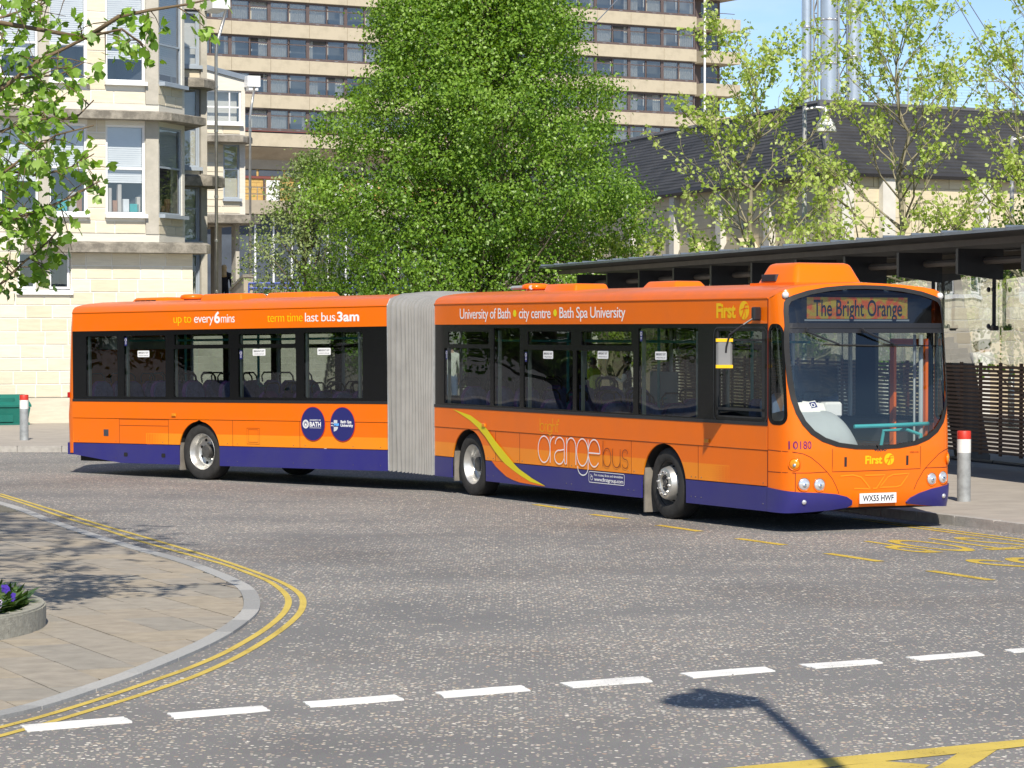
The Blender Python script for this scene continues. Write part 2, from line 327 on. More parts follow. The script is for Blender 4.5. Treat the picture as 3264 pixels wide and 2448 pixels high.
# broken white line
dash = [[(-3.123, 17.441), (-2.521, 17.821), (-2.427, 17.577), (-3.037, 17.184)], [(-2.263, 17.988), (-1.673, 18.348), (-1.599, 18.123), (-2.18, 17.747)], [(-1.411, 18.533), (-.81, 18.897), (-.732, 18.65), (-1.339, 18.295)], [(-.538, 19.037), (.062, 19.402), (.13, 19.132), (-.461, 18.759)], [(.343, 19.54), (.947, 19.903), (1.008, 19.62), (.42, 19.276)], [(1.231, 20.08), (1.884, 20.475), (1.939, 20.217), (1.306, 19.822)], [(2.156, 20.617), (2.759, 20.931), (2.8, 20.706), (2.255, 20.388)], [(3.022, 21.069), (3.631, 21.444), (3.651, 21.208), (3.101, 20.886)], [(3.863, 21.564), (4.47, 21.9), (4.52, 21.67), (3.907, 21.384)]]
for q in dash:
    mb = MB(); cx = sum(p[0] for p in q)/4; cy = sum(p[1] for p in q)/4
    pts = []
    for i in range(4):
        a, b = q[i], q[(i+1) % 4]
        for t in range(6): pts.append((a[0]+(b[0]-a[0])*t/6+rng.uniform(-.006, .006), a[1]+(b[1]-a[1])*t/6+rng.uniform(-.008, .008)))
    mb.prism(pts[::-1], .0005, .008); mb.obj('white_dash', 'white_road_paint', road)
for a, b in [((.333, 39.541), (.775, 38.476)), ((1.084, 37.432), (1.514, 36.55)), ((1.878, 35.373), (2.345, 34.274)), ((2.718, 33.098), (3.181, 32.106)), ((3.545, 30.897), (3.996, 29.822)), ((4.356, 28.67), (4.816, 27.603)), ((5.2, 26.65), (5.62, 25.6))]:
    band('yellow_dash', [a, ((a[0]+b[0])/2, (a[1]+b[1])/2), b], .125, 'yellow_bay_paint')
band('yellow_line', [(4.55, 36.6), (5.066, 35.0), (5.6, 33.7), (6.06, 32.55), (6.9, 30.4)], .08, 'yellow_bay_paint'); band('yellow_line', [(4.7, 36.55), (5.19, 35.15), (5.7, 33.95), (6.16, 32.85), (7.05, 30.6)], .08, 'yellow_bay_paint')
# BUS STOP lettering, read by drivers coming from the far end of the bay
tv = Vector((.36, -.93)).normalized(); rt = Vector((-.9, -.436)).normalized()
def road_word(word, org, wdt, hgt):
    V, F_ = text2d(word, .004, 1.0); xs = [p[0] for p in V]; a, b = min(xs), max(xs); ch = max(p[1] for p in text2d('H')[0])
    x = 0
    mb = MB(); mb.add([(org[0]+rt.x*(p[0]-a)/(b-a)*wdt+tv.x*p[1]/ch*hgt, org[1]+rt.y*(p[0]-a)/(b-a)*wdt+tv.y*p[1]/ch*hgt, Z1) for p in V], F_)
    return tag(mb.obj('road_lettering', 'yellow_bay_paint', road), label='yellow road lettering %s' % word)
road_word('STOP', (5.52, 33.32), 1.74, 1.75); road_word('BUS', (6.25, 30.65), 1.55, 1.6)
# hatched yellow box at the bottom right
zz = [[(1.0, 15.62), (3.145, 16.858), (3.9, 17.28), (3.85, 16.95), (3.083, 16.56), (2.903, 16.44), (1.924, 15.85), (1.45, 15.55)],
      [(2.642, 16.285), (2.903, 16.43), (2.75, 16.05), (2.62, 15.75), (2.5, 15.5), (2.28, 15.5), (2.475, 15.865)],
      [(2.17, 16.0), (2.42, 15.86), (2.35, 15.7), (1.75, 15.62), (1.924, 15.84)]]
mb = MB()
for q in zz: sheet(mb, q, fn=lambda a, b, d: (a, b, Z1))
mb.obj('yellow_hatching', 'yellow_road_paint', road)
mb = MB(); mb.lathe([(0, .004), (.3, .004), (.33, .002)], Matrix.Translation((-.3, 23.9, .001)), 20)
# ================================================================ paved island at the left
isl = MB(); V_, F_ = ribbon([((a[0]+b[0])/2, (a[1]+b[1])/2) for a, b in zip(KOs, KIs)], .14); isl.add([(p[0], p[1], .006) for p in V_], F_); sheet(isl, KIs+[(-14, 12.5), (-16, 48.5)], fn=lambda a, b, d: (a, b, .012)); island = tag(isl.obj('island_pavement', 'paving_joint'), kind='structure')
# granite kerb stones
L = 0; cur = []; k = 0; i0 = 0
acc = [0]
for i in range(1, len(KOs)): acc.append(acc[-1]+math.dist(KOs[i], KOs[i-1]))
def at_len(pts, s):
    for i in range(1, len(acc)):
        if acc[i] >= s:
            t = (s-acc[i-1])/(acc[i]-acc[i-1]); return tuple(pts[i-1][q]+(pts[i][q]-pts[i-1][q])*t for q in range(2))
    return pts[-1]
s = 0
while s < acc[-1]-.2:
    ln = .915; e_ = min(s+ln-.014, acc[-1]); m = 4
    o_ = [at_len(KOs, s+(e_-s)*t/m) for t in range(m+1)]; i_ = [at_len(KIs, s+(e_-s)*t/m) for t in range(m+1)]
    poly = o_+i_[::-1]
    if (o_[1][0]-o_[0][0])*(i_[0][1]-o_[0][1])-(o_[1][1]-o_[0][1])*(i_[0][0]-o_[0][0]) < 0: poly = poly[::-1]
    MB().prism(poly, -.05, .026+rng.uniform(-.002, .002)).obj('kerb_stone', rng.choice(('granite', 'granite_dark', 'granite_pale', 'granite')), island); s += ln
# paving slabs laid in courses; courses run towards the kerb nose
ca = math.atan2(21.55-19.973, -3.849+3.098); cu_, cv_ = Vector((math.cos(ca), math.sin(ca))), Vector((-math.sin(ca), math.cos(ca)))
islpoly = KIs+[(-7.5, 12.5), (-12, 44)]
bedc = (-6.05, 23.0); bedr = 2.12
def clip_poly(poly, clip):
    """clip a convex quad by the island outline: keep it when its corners are inside, else cut by a fine outline test"""
    return poly
nsl = 0; slabs_rest = MB()
org = Vector((-3.6, 21.0))
cw, sl = .46, .61
KIn = Vector
def inside_isl(p): return inpoly(p, islpoly) and math.dist(p, bedc) > bedr-.05
for j in range(-22, 24):
    off = rng.uniform(0, sl); i = -40
    x = -16+off
    while x < 16:
        ln = rng.choice([.46, .61, .61, .76])
        g_ = .004
        q = [(x+g_, j*cw+g_), (x+ln-g_, j*cw+g_), (x+ln-g_, (j+1)*cw-g_), (x+g_, (j+1)*cw-g_)]
        W = [tuple(org+cu_*a+cv_*b) for a, b in q]
        c = (sum(p[0] for p in W)/4, sum(p[1] for p in W)/4); x += ln
        if not (17 < c[1] < 41 and c[0] > -.19*c[1]-1): continue
        ins_ = [inside_isl(p) for p in W]
        if not any(ins_) and not inside_isl(c): continue
        if not all(ins_):
            # cut slab: sample its outline and pull outside points to the border
            P = []
            for a in range(4):
                for t in range(5):
                    p = tuple(W[a][k_]+(W[(a+1) % 4][k_]-W[a][k_])*t/5 for k_ in range(2))
                    P.append(p)
            src = c if inside_isl(c) else next(w_ for w_, f in zip(W, ins_) if f)
            Q = []
            for p in P:
                if inside_isl(p): Q.append(p); continue
                lo, hi = 0., 1.
                for _ in range(12):
                    m_ = (lo+hi)/2; mp_ = (src[0]+(p[0]-src[0])*m_, src[1]+(p[1]-src[1])*m_)
                    if inside_isl(mp_): lo = m_
                    else: hi = m_
                lo -= .01; Q.append((src[0]+(p[0]-src[0])*lo, src[1]+(p[1]-src[1])*lo))
            W = Q
        mb = MB(); h = .02+rng.uniform(-.0025, .0025); mb.prism(W, .006, h)
        if nsl < 290 and c[0] > -.187*c[1]-.3: mb.obj('paving_slab', 'paving_%d' % rng.randrange(5), island); nsl += 1
        else: slabs_rest.add(mb.v, mb.f)
if slabs_rest.f: tag(slabs_rest.obj('paving_slabs', 'paving_1', island), kind='stuff')
# ================================================================ pavement behind the bus
KP = [(9.4, 25.0), (7.9, 30.2), (6.3, 33.85), (5.597, 35.5), (4.786, 37.45), (3.4, 41.5), (1.9, 46.5), (.4, 51.5), (-1.2, 54.6), (-3.4, 56.1), (-6, 56.45), (-10.5, 56.45), (-45, 56.45)]
KPs = catmull(KP, 5)
pv = MB(); inner = offset_line(KPs, .15)
if inner[10][0] < KPs[10][0]: inner = offset_line(KPs, -.15)
sheet(pv, inner+[(-45, 260), (120, 260), (120, 25)], fn=lambda a, b, d: (a, b, .12)); pavement = tag(pv.obj('pavement', 'pavement'), kind='structure')
acc = [0]
for i in range(1, len(KPs)): acc.append(acc[-1]+math.dist(KPs[i], KPs[i-1]))
s = 0
while s < acc[-1]-.2 and s < 62:
    ln = .915; e_ = min(s+ln-.01, acc[-1]); m = 2
    o_ = [at_len(KPs, s+(e_-s)*t/m) for t in range(m+1)]; i_ = [at_len(inner, s+(e_-s)*t/m) for t in range(m+1)]
    poly = o_+i_[::-1]
    if (o_[1][0]-o_[0][0])*(i_[0][1]-o_[0][1])-(o_[1][1]-o_[0][1])*(i_[0][0]-o_[0][0]) < 0: poly = poly[::-1]
    mb = MB(); n_ = len(poly); top = .123+rng.uniform(-.003, .003); mb.prism(poly, -.05, top-.012)
    ins2 = [tuple(p[k]+(sum(q[k] for q in poly)/n_-p[k])*.02 for k in range(2)) for p in poly]; mb.prism(ins2, top-.012, top)
    mb.obj('kerb_stone', 'kerb_concrete', pavement); s += ln
# ================================================================ round flower bed
bed = empty('flower_bed', (bedc[0], bedc[1], .02), 0, 'round granite-edged flower bed with purple pansies on the paved island', 'flower bed')
pm('bed_stone', (.33, .32, .27), .85, var=.22, scale=22, bump=.6, bscale=70); pm('soil', (.07, .035, .02), .95, var=.4, scale=30, bump=.8)
for k in range(14):
    a0, a1 = 360/14*k, 360/14*(k+1)-.25
    ob = [(bedr*math.cos(R(a0+(a1-a0)*t/5)), bedr*math.sin(R(a0+(a1-a0)*t/5))) for t in range(6)]; ib = [(p[0]*(1-.15/bedr), p[1]*(1-.15/bedr)) for p in ob]
    mb = MB(); mb.prism(ob+ib[::-1], -.03, .17); c_ = [(p[0]*.993, p[1]*.993) for p in ob]+[(p[0]*1.006, p[1]*1.006) for p in ib[::-1]]; mb.prism(c_, .17, .185); mb.obj('edging_stone', 'bed_stone', bed)
mb = MB(); mb.lathe([(bedr-.16, .11), (1.2, .17), (0, .2)], None, 40); mb.obj('soil', 'soil', bed, smooth=True)
leaf_mat('bed_leaf', [(.03, .07, .012), (.06, .12, .025), (.12, .18, .04)], .25); pm('pansy_purple', (.07, .03, .33), .6, var=.4, scale=20); pm('pansy_pale', (.5, .42, .6), .6, var=.2)
def soft_leaves(n, place, size, droop=.3):
    """blades for bedding plants; returns mesh with a random tint attribute"""
    V = []; F_ = []; T = []
    for i in range(n):
        p, h = place(); a = rng.uniform(0, 6.283); l = size*rng.uniform(.6, 1.5); w_ = l*.16; d = Vector((math.cos(a), math.sin(a), 0)); sd_ = Vector((-d.y, d.x, 0)); o = len(V)
        p = Vector(p); t1 = p+d*l*.35+Vector((0, 0, h*.6)); t2 = p+d*l*.8+Vector((0, 0, h*(1-droop*rng.random())))
        V += [p-sd_*w_*.5, p+sd_*w_*.5, t1+sd_*w_, t1-sd_*w_, t2]; F_ += [(o, o+1, o+2, o+3), (o+3, o+2, o+4)]; T += [rng.random()]*2
    me = bpy.data.meshes.new('foliage'); me.from_pydata([tuple(v) for v in V], [], F_); at = me.attributes.new('rnd', 'FLOAT', 'FACE'); at.data.foreach_set('value', T); return me
def bed_place():
    a = rng.uniform(-1.4, 1.4); r = bedr-.2-abs(rng.gauss(0, .35)); r = max(.1, r); return (r*math.cos(a), r*math.sin(a), .13), rng.uniform(.07, .2)
me = soft_leaves(2600, bed_place, .2); me.materials.append(MAT['bed_leaf']); fo = inst('bedding_foliage', me, bed); tag(fo, kind='stuff')
for k in range(46):
    (x, y, z), h = bed_place(); pc = MB(); cz = z+h*.72+.02; fa = rng.uniform(-2.4, -.7)
    n_ = Vector((math.cos(fa), math.sin(fa), .5)).normalized(); e1 = n_.cross(Vector((0, 0, 1))).normalized(); e2 = n_.cross(e1)
    pc.tube([(x, y, z), (x+.01, y, cz)], .004, 4)
    for t in range(5):
        a = R(72*t+10); c_ = Vector((x, y, cz))+(e1*math.cos(a)+e2*math.sin(a))*.024
        pc.add([c_+(e1*math.cos(b)+e2*math.sin(b))*.026+n_*.004*(t % 2) for b in [R(60*q) for q in range(6)]], [tuple(range(6))])
    pc.obj('pansy', 'pansy_pale' if k % 7 == 3 else 'pansy_purple', bed)
# ================================================================ articulated bus
def paint(name, col, rough=.28, dirt=.10):
    m, nt, b = new_mat(name); tc = N(nt, 'ShaderNodeTexCoord'); lk = nt.links.new
    n = N(nt, 'ShaderNodeTexNoise', Scale=1.3, Detail=7., Roughness=.65); lk(tc.outputs['Object'], n.inputs['Vector'])
    r = N(nt, 'ShaderNodeValToRGB'); e = r.color_ramp.elements; e[0].position = .35; e[1].position = .75
    e[0].color = tuple(col)+(1,); e[1].color = tuple(c*(1-dirt)+.10*dirt for c in col)+(1,); lk(n.outputs[0], r.inputs[0]); lk(r.outputs[0], b.inputs['Base Color'])
    b.inputs['Roughness'].default_value = rough; b.inputs['Coat Weight'].default_value = .12; b.inputs['Coat Roughness'].default_value = .06; b.inputs['Specular IOR Level'].default_value = .32
    n2 = N(nt, 'ShaderNodeTexNoise', Scale=1.7, Detail=2.); lk(tc.outputs['Object'], n2.inputs['Vector'])
    bp = N(nt, 'ShaderNodeBump', Strength=.10, Distance=.03); lk(n2.outputs[0], bp.inputs['Height']); lk(bp.outputs[0], b.inputs['Normal'])
paint('bus_orange', (.88, .165, .0)); paint('bus_orange_light', (.93, .275, .008)); paint('bus_blue', (.028, .026, .19), .3, .2); paint('bus_yellow', (.78, .66, .004)); paint('roof_orange', (.74, .15, .012), .38, .28)
pm('white_vinyl', (.85, .85, .85), .4, var=0); pm('gold_vinyl', (.84, .50, .0), .4, var=0); pm('lime_vinyl', (.80, .70, .0), .4, var=0); pm('maroon_vinyl', (.15, .014, .008), .4, var=0); pm('purple_vinyl', (.16, .015, .10), .4, var=0)
pm('navy_vinyl', (.02, .022, .15), .35, var=0); pm('red_vinyl', (.55, .02, .03), .4, var=0); pm('sky_vinyl', (.12, .40, .85), .4, var=0); pm('grey_vinyl', (.62, .62, .64), .4, var=0)
pm('black_gloss', (.006, .006, .007), .16, var=0, spec=.3); pm('black_rubber', (.015, .015, .016), .6, var=.2, scale=20); pm('black_trim', (.02, .02, .023), .35, var=.15)
pm('tyre', (.028, .027, .026), .8, var=.35, scale=9, bump=.3, bscale=60); pm('rim_steel', (.62, .61, .58), .38, .75, var=.16, scale=8); pm('hub_dark', (.12, .115, .11), .55, .5, var=.4, scale=14); pm('chrome', (.8, .8, .8), .12, 1, var=0)
pm('underbody', (.012, .012, .012), .9, var=.2); pm('mud_flap', (.20, .18, .155), .85, var=.25, scale=5)
pm('bellows', (.29, .287, .278), .42, var=.12, scale=2.5); pm('lamp_lens', (.75, .76, .78), .15, .6, var=.1, scale=25); pm('amber', (.75, .26, .01), .2, var=.1); pm('red_lens', (.4, .01, .01), .2, var=0); pm('white_plastic', (.7, .7, .7), .35, var=.05)
pm('seat_blue', (.14, .17, .42), .9, var=.35, scale=22); pm('seat_purple', (.25, .10, .40), .8, var=.2, scale=10); pm('grab_teal', (.06, .42, .45), .35, var=.08); pm('cab_grey', (.42, .46, .48), .65, var=.08, scale=2); pm('interior_pale', (.55, .57, .55), .6, var=.06); pm('interior_dark', (.05, .055, .07), .7, var=.1); pm('bus_floor', (.07, .075, .09), .8, var=.2)
pm('paper', (.78, .77, .73), .7, var=.06, scale=8); pm('print_dark', (.03, .03, .05), .6, var=0); pm('wheel_well', (.015, .014, .013), .95, var=0)
glass_mat('bus_glass', (.52, .57, .545), .045); glass_mat('bus_windscreen', (.88, .91, .90), .05); glass_mat('display_glass', (.55, .58, .6), .05)
# lit matrix blind behind the front glass: amber and red rows
def led():
    m, nt, b = new_mat('led_rows'); tc = N(nt, 'ShaderNodeTexCoord'); lk = nt.links.new
    sp = N(nt, 'ShaderNodeSeparateXYZ'); lk(tc.outputs['Object'], sp.inputs[0])
    def wave(axis, freq, thr):
        a = N(nt, 'ShaderNodeMath', operation='MULTIPLY'); a.inputs[1].default_value = freq; lk(sp.outputs[axis], a.inputs[0])
        f = N(nt, 'ShaderNodeMath', operation='FRACT'); lk(a.outputs[0], f.inputs[0]); g = N(nt, 'ShaderNodeMath', operation='GREATER_THAN'); g.inputs[1].default_value = thr; lk(f.outputs[0], g.inputs[0]); return g
    rows = wave(2, 74, .38); fl = N(nt, 'ShaderNodeMath', operation='MULTIPLY'); fl.inputs[1].default_value = 74; lk(sp.outputs[2], fl.inputs[0]); fo_ = N(nt, 'ShaderNodeMath', operation='FLOOR'); lk(fl.outputs[0], fo_.inputs[0])
    nz = N(nt, 'ShaderNodeTexNoise', Scale=9., Detail=2.); lk(tc.outputs['Object'], nz.inputs['Vector']); 
    r = N(nt, 'ShaderNodeValToRGB'); e = r.color_ramp.elements; e[0].position = .42; e[1].position = .56; e[0].color = (.78, .12, .02, 1); e[1].color = (.55, .42, .03, 1); lk(nz.outputs[0], r.inputs[0])
    mx = N(nt, 'ShaderNodeMix', data_type='RGBA'); lk(rows.outputs[0], mx.inputs[0]); mx.inputs[6].default_value = (.09, .045, .02, 1); lk(r.outputs[0], mx.inputs[7])
    lk(mx.outputs[2], b.inputs['Base Color']); b.inputs['Roughness'].default_value = .6; lk(mx.outputs[2], b.inputs['Emission Color']); b.inputs['Emission Strength'].default_value = .35
led()
BUSP = Vector((2.09, 36.4, 0)); BUSA = R(-62.5); REARP = Vector((-5.157, 45.95, 0)); REARA = R(-41)
bus = empty('articulated_bus', BUSP, BUSA, 'long orange and blue articulated bus with grey bellows, standing at the stop', 'bus')
MF = Matrix()
MROOT = Matrix.Translation(BUSP) @ Matrix.Rotation(BUSA, 4, 'Z')
MR = MROOT.inverted() @ Matrix.Translation(REARP) @ Matrix.Rotation(REARA, 4, 'Z') @ Matrix.Rotation(-.0113, 4, 'Y')
W = 2.53
def off(a, b, d): return (a, d, b)            # offside skin, depth goes inwards
def near(a, b, d): return (a, W-d, b)
def offd(k): return lambda a, b, d: (a, d-k, b)
def neard(k): return lambda a, b, d: (a, W-d+k, b)
ARCH = {-5.944: (.577, .432), -.16: (.58, .427), -.094: (.50, .487)}     # arch radius and centre height by axle position
def strip(name, mat, u0, u1, z0, z1, arches, side, M, k=0., thick=.02):
    """horizontal body panel with the wheel arches cut out"""
    polys = []; left = [(u0, z1), (u0, z0)]
    if M is MR and name == 'skirt_panel': left = [(u0, z1), (u0, .375), (-2.08, z0)]      # tail skirt rises to the rear
    zs = [z0+(z1-z0)*t/10 for t in range(11)]
    for ua in sorted(arches):
        r, cz = ARCH[ua]; hw = lambda z: r if z < cz else math.sqrt(max(1e-6, r*r-(z-cz)**2))
        polys.append(left+[(ua-hw(z), z) for z in zs]); left = [(ua+hw(z), z) for z in reversed(zs)]
    polys.append(left+[(u1, z0), (u1, z1)])
    mb = MB(); base = offd(k) if side == 'o' else neard(k)
    for q in polys: sheet(mb, q, fn=base, thick=thick)
    return mb.obj(name, mat, bus, M)
ROOFP = [(0, 0), (.02, .055), (.07, .095), (.16, .125), (.35, .155), (.7, .185), (W/2, .205)]
def roofz(v):
    v = min(v, W-v)
    for i in range(len(ROOFP)-1):
        if ROOFP[i+1][0] >= v: t = (v-ROOFP[i][0])/(ROOFP[i+1][0]-ROOFP[i][0]); return ROOFP[i][1]+(ROOFP[i+1][1]-ROOFP[i][1])*t
    return ROOFP[-1][1]
vlist = [p[0] for p in ROOFP]+[W-p[0] for p in ROOFP[-2::-1]]
def section(M, u0, u1, H, arches, wins, doors=()):
    """body shell of one half of the bus; H = heights of skirt bottom, skirt top, light stripe, belt, sill, window top, gutter"""
    zb, zs, zl, zc, zi, zt, zg = H
    for side, nm in (('o', 'offside'), ('n', 'nearside')):
        strip('skirt_panel', 'bus_blue', u0, u1, zb, zs-.006, arches, side, M, .004)
        strip('lower_panel', 'bus_orange_light', u0, u1, zs+.004, zl, arches, side, M)
        strip('lower_panel', 'bus_orange', u0, u1, zl, zc-.006, arches, side, M)
        strip('waist_panel', 'bus_orange', u0, u1, zc, zi-.045, (), side, M, .008)
        mb = MB(); f = offd(.014) if side == 'o' else neard(.014)
        sheet(mb, rect(u0, u1, zi-.043, zi+.0), fn=f, thick=.04); mb.obj('sill_rail', 'black_trim', bus, M)
        mb = MB(); sheet(mb, rect(u0, u1, zt, zg-.012), fn=offd(0) if side == 'o' else neard(0), thick=.03); mb.obj('cantrail_panel', 'bus_orange', bus, M)
        mb = MB(); sheet(mb, rect(u0, u1, zg-.010, zg+.004), fn=offd(.010) if side == 'o' else neard(.010), thick=.03); mb.obj('gutter', 'bus_orange', bus, M)
        fr = MB(); holes = [h for h in wins]
        sheet(fr, rect(u0, u1, zi+.002, zt-.002), holes=[rrect(a, b, c, d, .03, 3) for a, b, c, d in holes], fn=offd(-.004) if side == 'o' else neard(-.004), thick=.05)
        frame = fr.obj('window_frame', 'black_gloss', bus, M)
        for a, b, c, d in holes:
            g = MB(); sheet(g, rrect(a-.01, b+.01, c-.01, d+.01, .03, 3), fn=offd(-.015) if side == 'o' else neard(-.015)); g.obj('pane', 'bus_glass', frame)
    # roof
    rf = MB(); us = [u0+(u1-u0)*t/16 for t in range(17)]
    rf.grid(lambda a, b: (u0+(u1-u0)*b, vlist[round(a*(len(vlist)-1))], zg+roofz(vlist[round(a*(len(vlist)-1))])), len(vlist)-1, 16)
    rf.obj('roof', 'roof_orange', bus, M, smooth=True)
    # floor, ceiling and dark chassis
    fl = MB(); fl.box(u0+.05, u1-.05, .64, W-.64, .36, .40); cf = sorted([u0+.05, u1-.05]+[a+s_*.62 for a in arches for s_ in (-1, 1)])
    for i in range(0, len(cf), 2): fl.box(cf[i], cf[i+1], .06, .64, .36, .40); fl.box(cf[i], cf[i+1], W-.64, W-.06, .36, .40)
    fl.obj('floor', 'bus_floor', bus, M)
    ce = MB(); ce.box(u0+.05, u1-.05, .10, W-.10, 2.72, 2.75); ce.obj('ceiling_lining', 'interior_pale', bus, M)
    ch = MB()
    cuts = sorted([u0+.05, u1-.05]+[a+s*.62 for a in arches for s in (-1, 1)])
    for i in range(0, len(cuts), 2): ch.box(cuts[i], cuts[i+1], .12, W-.12, .26, .355)
    ch.obj('chassis', 'underbody', bus, M)
    li = MB()
    for y0, y1 in ((.045, .06), (W-.06, W-.045)): li.box(u0+.04, u1-.04, y0, y1, 1.035, zi-.03)
    li.obj('wall_lining', 'interior_dark', bus, M)
    for a in arches:
        for y0, y1 in ((.022, .62), (W-.62, W-.022)):
            ww = MB()
            n = 14; rr_, cz_ = ARCH[a]; rr_ += .012; ring = [(a+rr_*math.cos(math.pi*i/n), cz_+rr_*math.sin(math.pi*i/n)) for i in range(n+1)]
            ww.add([(p[0], y0, p[1]) for p in ring]+[(p[0], y1, p[1]) for p in ring], [(i, i+1, n+2+i, n+1+i) for i in range(n)])
            yi = y1 if y0 < 1 else y0; ww.add([(p[0], yi, p[1]) for p in ring]+[(a-rr_, yi, .26), (a+rr_, yi, .26)], [tuple(range(n+1))+(n+1, n+2)]); ww.obj('wheel_arch_liner', 'wheel_well', bus, M)

HF = (.25, .56, .783, 1.015, 1.362, 2.594, 2.915); HRr = (.248, .580, .770, 1.014, 1.345, 2.522, 2.848)
UF0, UF1 = -7.13, 2.385; UR0, UR1 = -3.33, 4.28
ARF = (-5.944, -.16); ARR = (-.094,)
WF = [(-6.80, -5.24, 1.385, 2.235), (-6.66, -5.29, 2.295, 2.485), (-5.13, -4.29, 1.385, 2.54), (-4.17, -2.68, 1.385, 2.225), (-4.05, -2.73, 2.30, 2.49), (-2.58, -.98, 1.38, 2.225), (-2.44, -1.03, 2.30, 2.49), (-.85, .70, 1.375, 2.535), (1.16, 2.30, 1.40, 2.50)]
WR = [(-2.98, -2.15, 1.39, 2.43), (-1.98, -.92, 1.39, 2.43), (-.72, .66, 1.39, 2.20), (-.70, .64, 2.265, 2.44), (.86, 2.22, 1.39, 2.20), (.88, 2.21, 2.265, 2.43), (2.40, 3.72, 1.39, 2.44)]
section(MF, UF0, UF1, HF, ARF, WF); section(MR, UR0, UR1, HRr, ARR, WR)
# driver's window sliding frame
mb = MB()
for a, b, c, d in ((1.16, 2.30, 1.49, 1.525), (1.16, 2.30, 2.375, 2.40), (2.235, 2.30, 1.40, 2.5), (1.16, 1.20, 1.4, 2.5), (1.16, 2.3, 1.4, 1.42)): mb.box(a, b, .004, .03, c, d)
mb.obj('cab_window_frame', 'black_trim', bus)
mb = MB()
for q in (rrect(1.10, 2.36, 1.35, 2.545, .1, 5),): stroke(mb, q, .02, offd(.0), True)
mb.obj('cab_window_seal', 'black_trim', bus)
# -------------------------------------------------- panel joints
def seams(M, zs_, us_, side='o'):
    mb = MB()
    for u, z0, z1 in us_: mb.box(u-.003, u+.003, -.0025, .002, z0, z1)
    mb.obj('panel_joint', 'maroon_vinyl', bus, M)
seams(MF, HF, [(u, .565, 1.008) for u in (-5.05, -4.28, -2.78, -1.02, .72)]); seams(MR, HRr, [(u, .585, 1.008) for u in (-2.11, -.855, .724, 2.30)])
mb = MB(); mb.box(2.378, 2.388, -.006, .002, .25, 2.9); mb.obj('panel_joint', 'maroon_vinyl', bus)
mb = MB(); 
for u in (-5.3, -5.12, -4.35, -4.2, -2.85, -2.7, -1.1, -.94, .55, .66, .8, 2.28):
    for z in (.34, .60): mb.lathe([(.008, 0), (.006, .006), (0, .007)], Matrix.Translation((u, -.004 if z < .5 else 0, z)) @ Matrix.Rotation(R(90), 4, 'X'), 6)
mb.obj('rivet', 'hub_dark', bus)
mb = MB()
for u in (-3.2, -2.2, -1.0, .6, .83, 2.15, 2.42, 3.5, 4.1):
    for z in (.33, .62): mb.lathe([(.008, 0), (.006, .006), (0, .007)], Matrix.Translation((u, -.004 if z < .5 else 0, z)) @ Matrix.Rotation(R(90), 4, 'X'), 6)
mb.obj('rivet', 'hub_dark', bus, MR)
# small side lamps, flaps, grille
for M, u, z in ((MF, -5.41, 1.085), (MF, .96, 1.08), (MR, -.70, 1.085)):
    mb = MB(); mb.bbox(u-.05, u+.05, -.03, -.006, z-.025, z+.025, .006); mb.obj('side_marker', 'amber', bus, M)
mb = MB(); mb.box(-2.52, -2.395, -.004, .004, .705, .82); mb.obj('vent_grille', 'interior_dark', bus, MR)
for k in range(5): pass
mb = MB()
for q in (rect(1.1, 1.33, .655, .86), rect(1.065, 1.365, .625, .885)): stroke(mb, q, .006, offd(.003), True)
mb.obj('fuel_flap', 'maroon_vinyl', bus, MR)
mb = MB(); mb.box(-2.10, -.86, -.003, .001, .892, .898); mb.box(-2.10, -.86, -.003, .001, .998, 1.002); mb.obj('engine_flap', 'maroon_vinyl', bus, MR)
for u in (-1.944, -.981):
    mb = MB(); sheet(mb, rrect(u-.05, u+.05, .36, .43, .02, 3), fn=offd(.008)); mb.obj('skirt_slot', 'underbody', bus, MR)
# half-tone fade where the light stripe ends
mb = MB()
for i in range(14):
    for j in range(9):
        s_ = .0125*(i+1)/14; x, z = 1.0+.035*i, .575+.023*j
        sheet(mb, [(x-s_, z-s_), (x+s_, z-s_), (x+s_, z+s_), (x-s_, z+s_)], fn=offd(.0015))
tag(mb.obj('halftone_fade', 'bus_orange', bus), kind='stuff')
mb = MB()
for i in range(13):
    for j in range(8):
        s_ = .0125*(i+1)/13; x, z = -.9-.04*i, .59+.023*j
        sheet(mb, [(x-s_, z-s_), (x+s_, z-s_), (x+s_, z+s_), (x-s_, z+s_)], fn=offd(.0015))
tag(mb.obj('halftone_fade', 'bus_orange', bus, MR), kind='stuff')
for M, a, b, z0, z1 in ((MF, 1.48, 2.38, .566, .783), (MR, -3.32, -1.42, .586, .770)):
    mb = MB(); sheet(mb, rect(a, b, z0, z1), fn=offd(.001)); mb.obj('stripe_end', 'bus_orange', bus, M)
# -------------------------------------------------- swoosh
up = [(-6.476, 1.30), (-5.856, 1.219), (-5.484, 1.105), (-5.292, 1.020), (-5.049, .869), (-4.86, .770), (-4.521, .592), (-4.403, .535), (-4.27, .479), (-3.857, .359), (-3.451, .268)]
dn = [(-3.7, .292), (-3.939, .312), (-4.27, .394), (-4.47, .454), (-4.724, .537), (-4.86, .600), (-5.049, .704), (-5.379, .921), (-5.634, 1.05), (-5.892, 1.148), (-6.216, 1.236)]
mb = MB(); sheet(mb, (up+dn)[::-1], fn=offd(.012)); mb.obj('yellow_swoosh', 'bus_yellow', bus)
og = [(-5.165, .562), (-5.032, .484), (-4.86, .415), (-4.69, .35), (-4.48, .31), (-4.27, .285), (-3.857, .272), (-3.47, .265), (-3.7, .297), (-3.939, .317), (-4.27, .400), (-4.47, .460), (-4.724, .543), (-4.76, .562)]
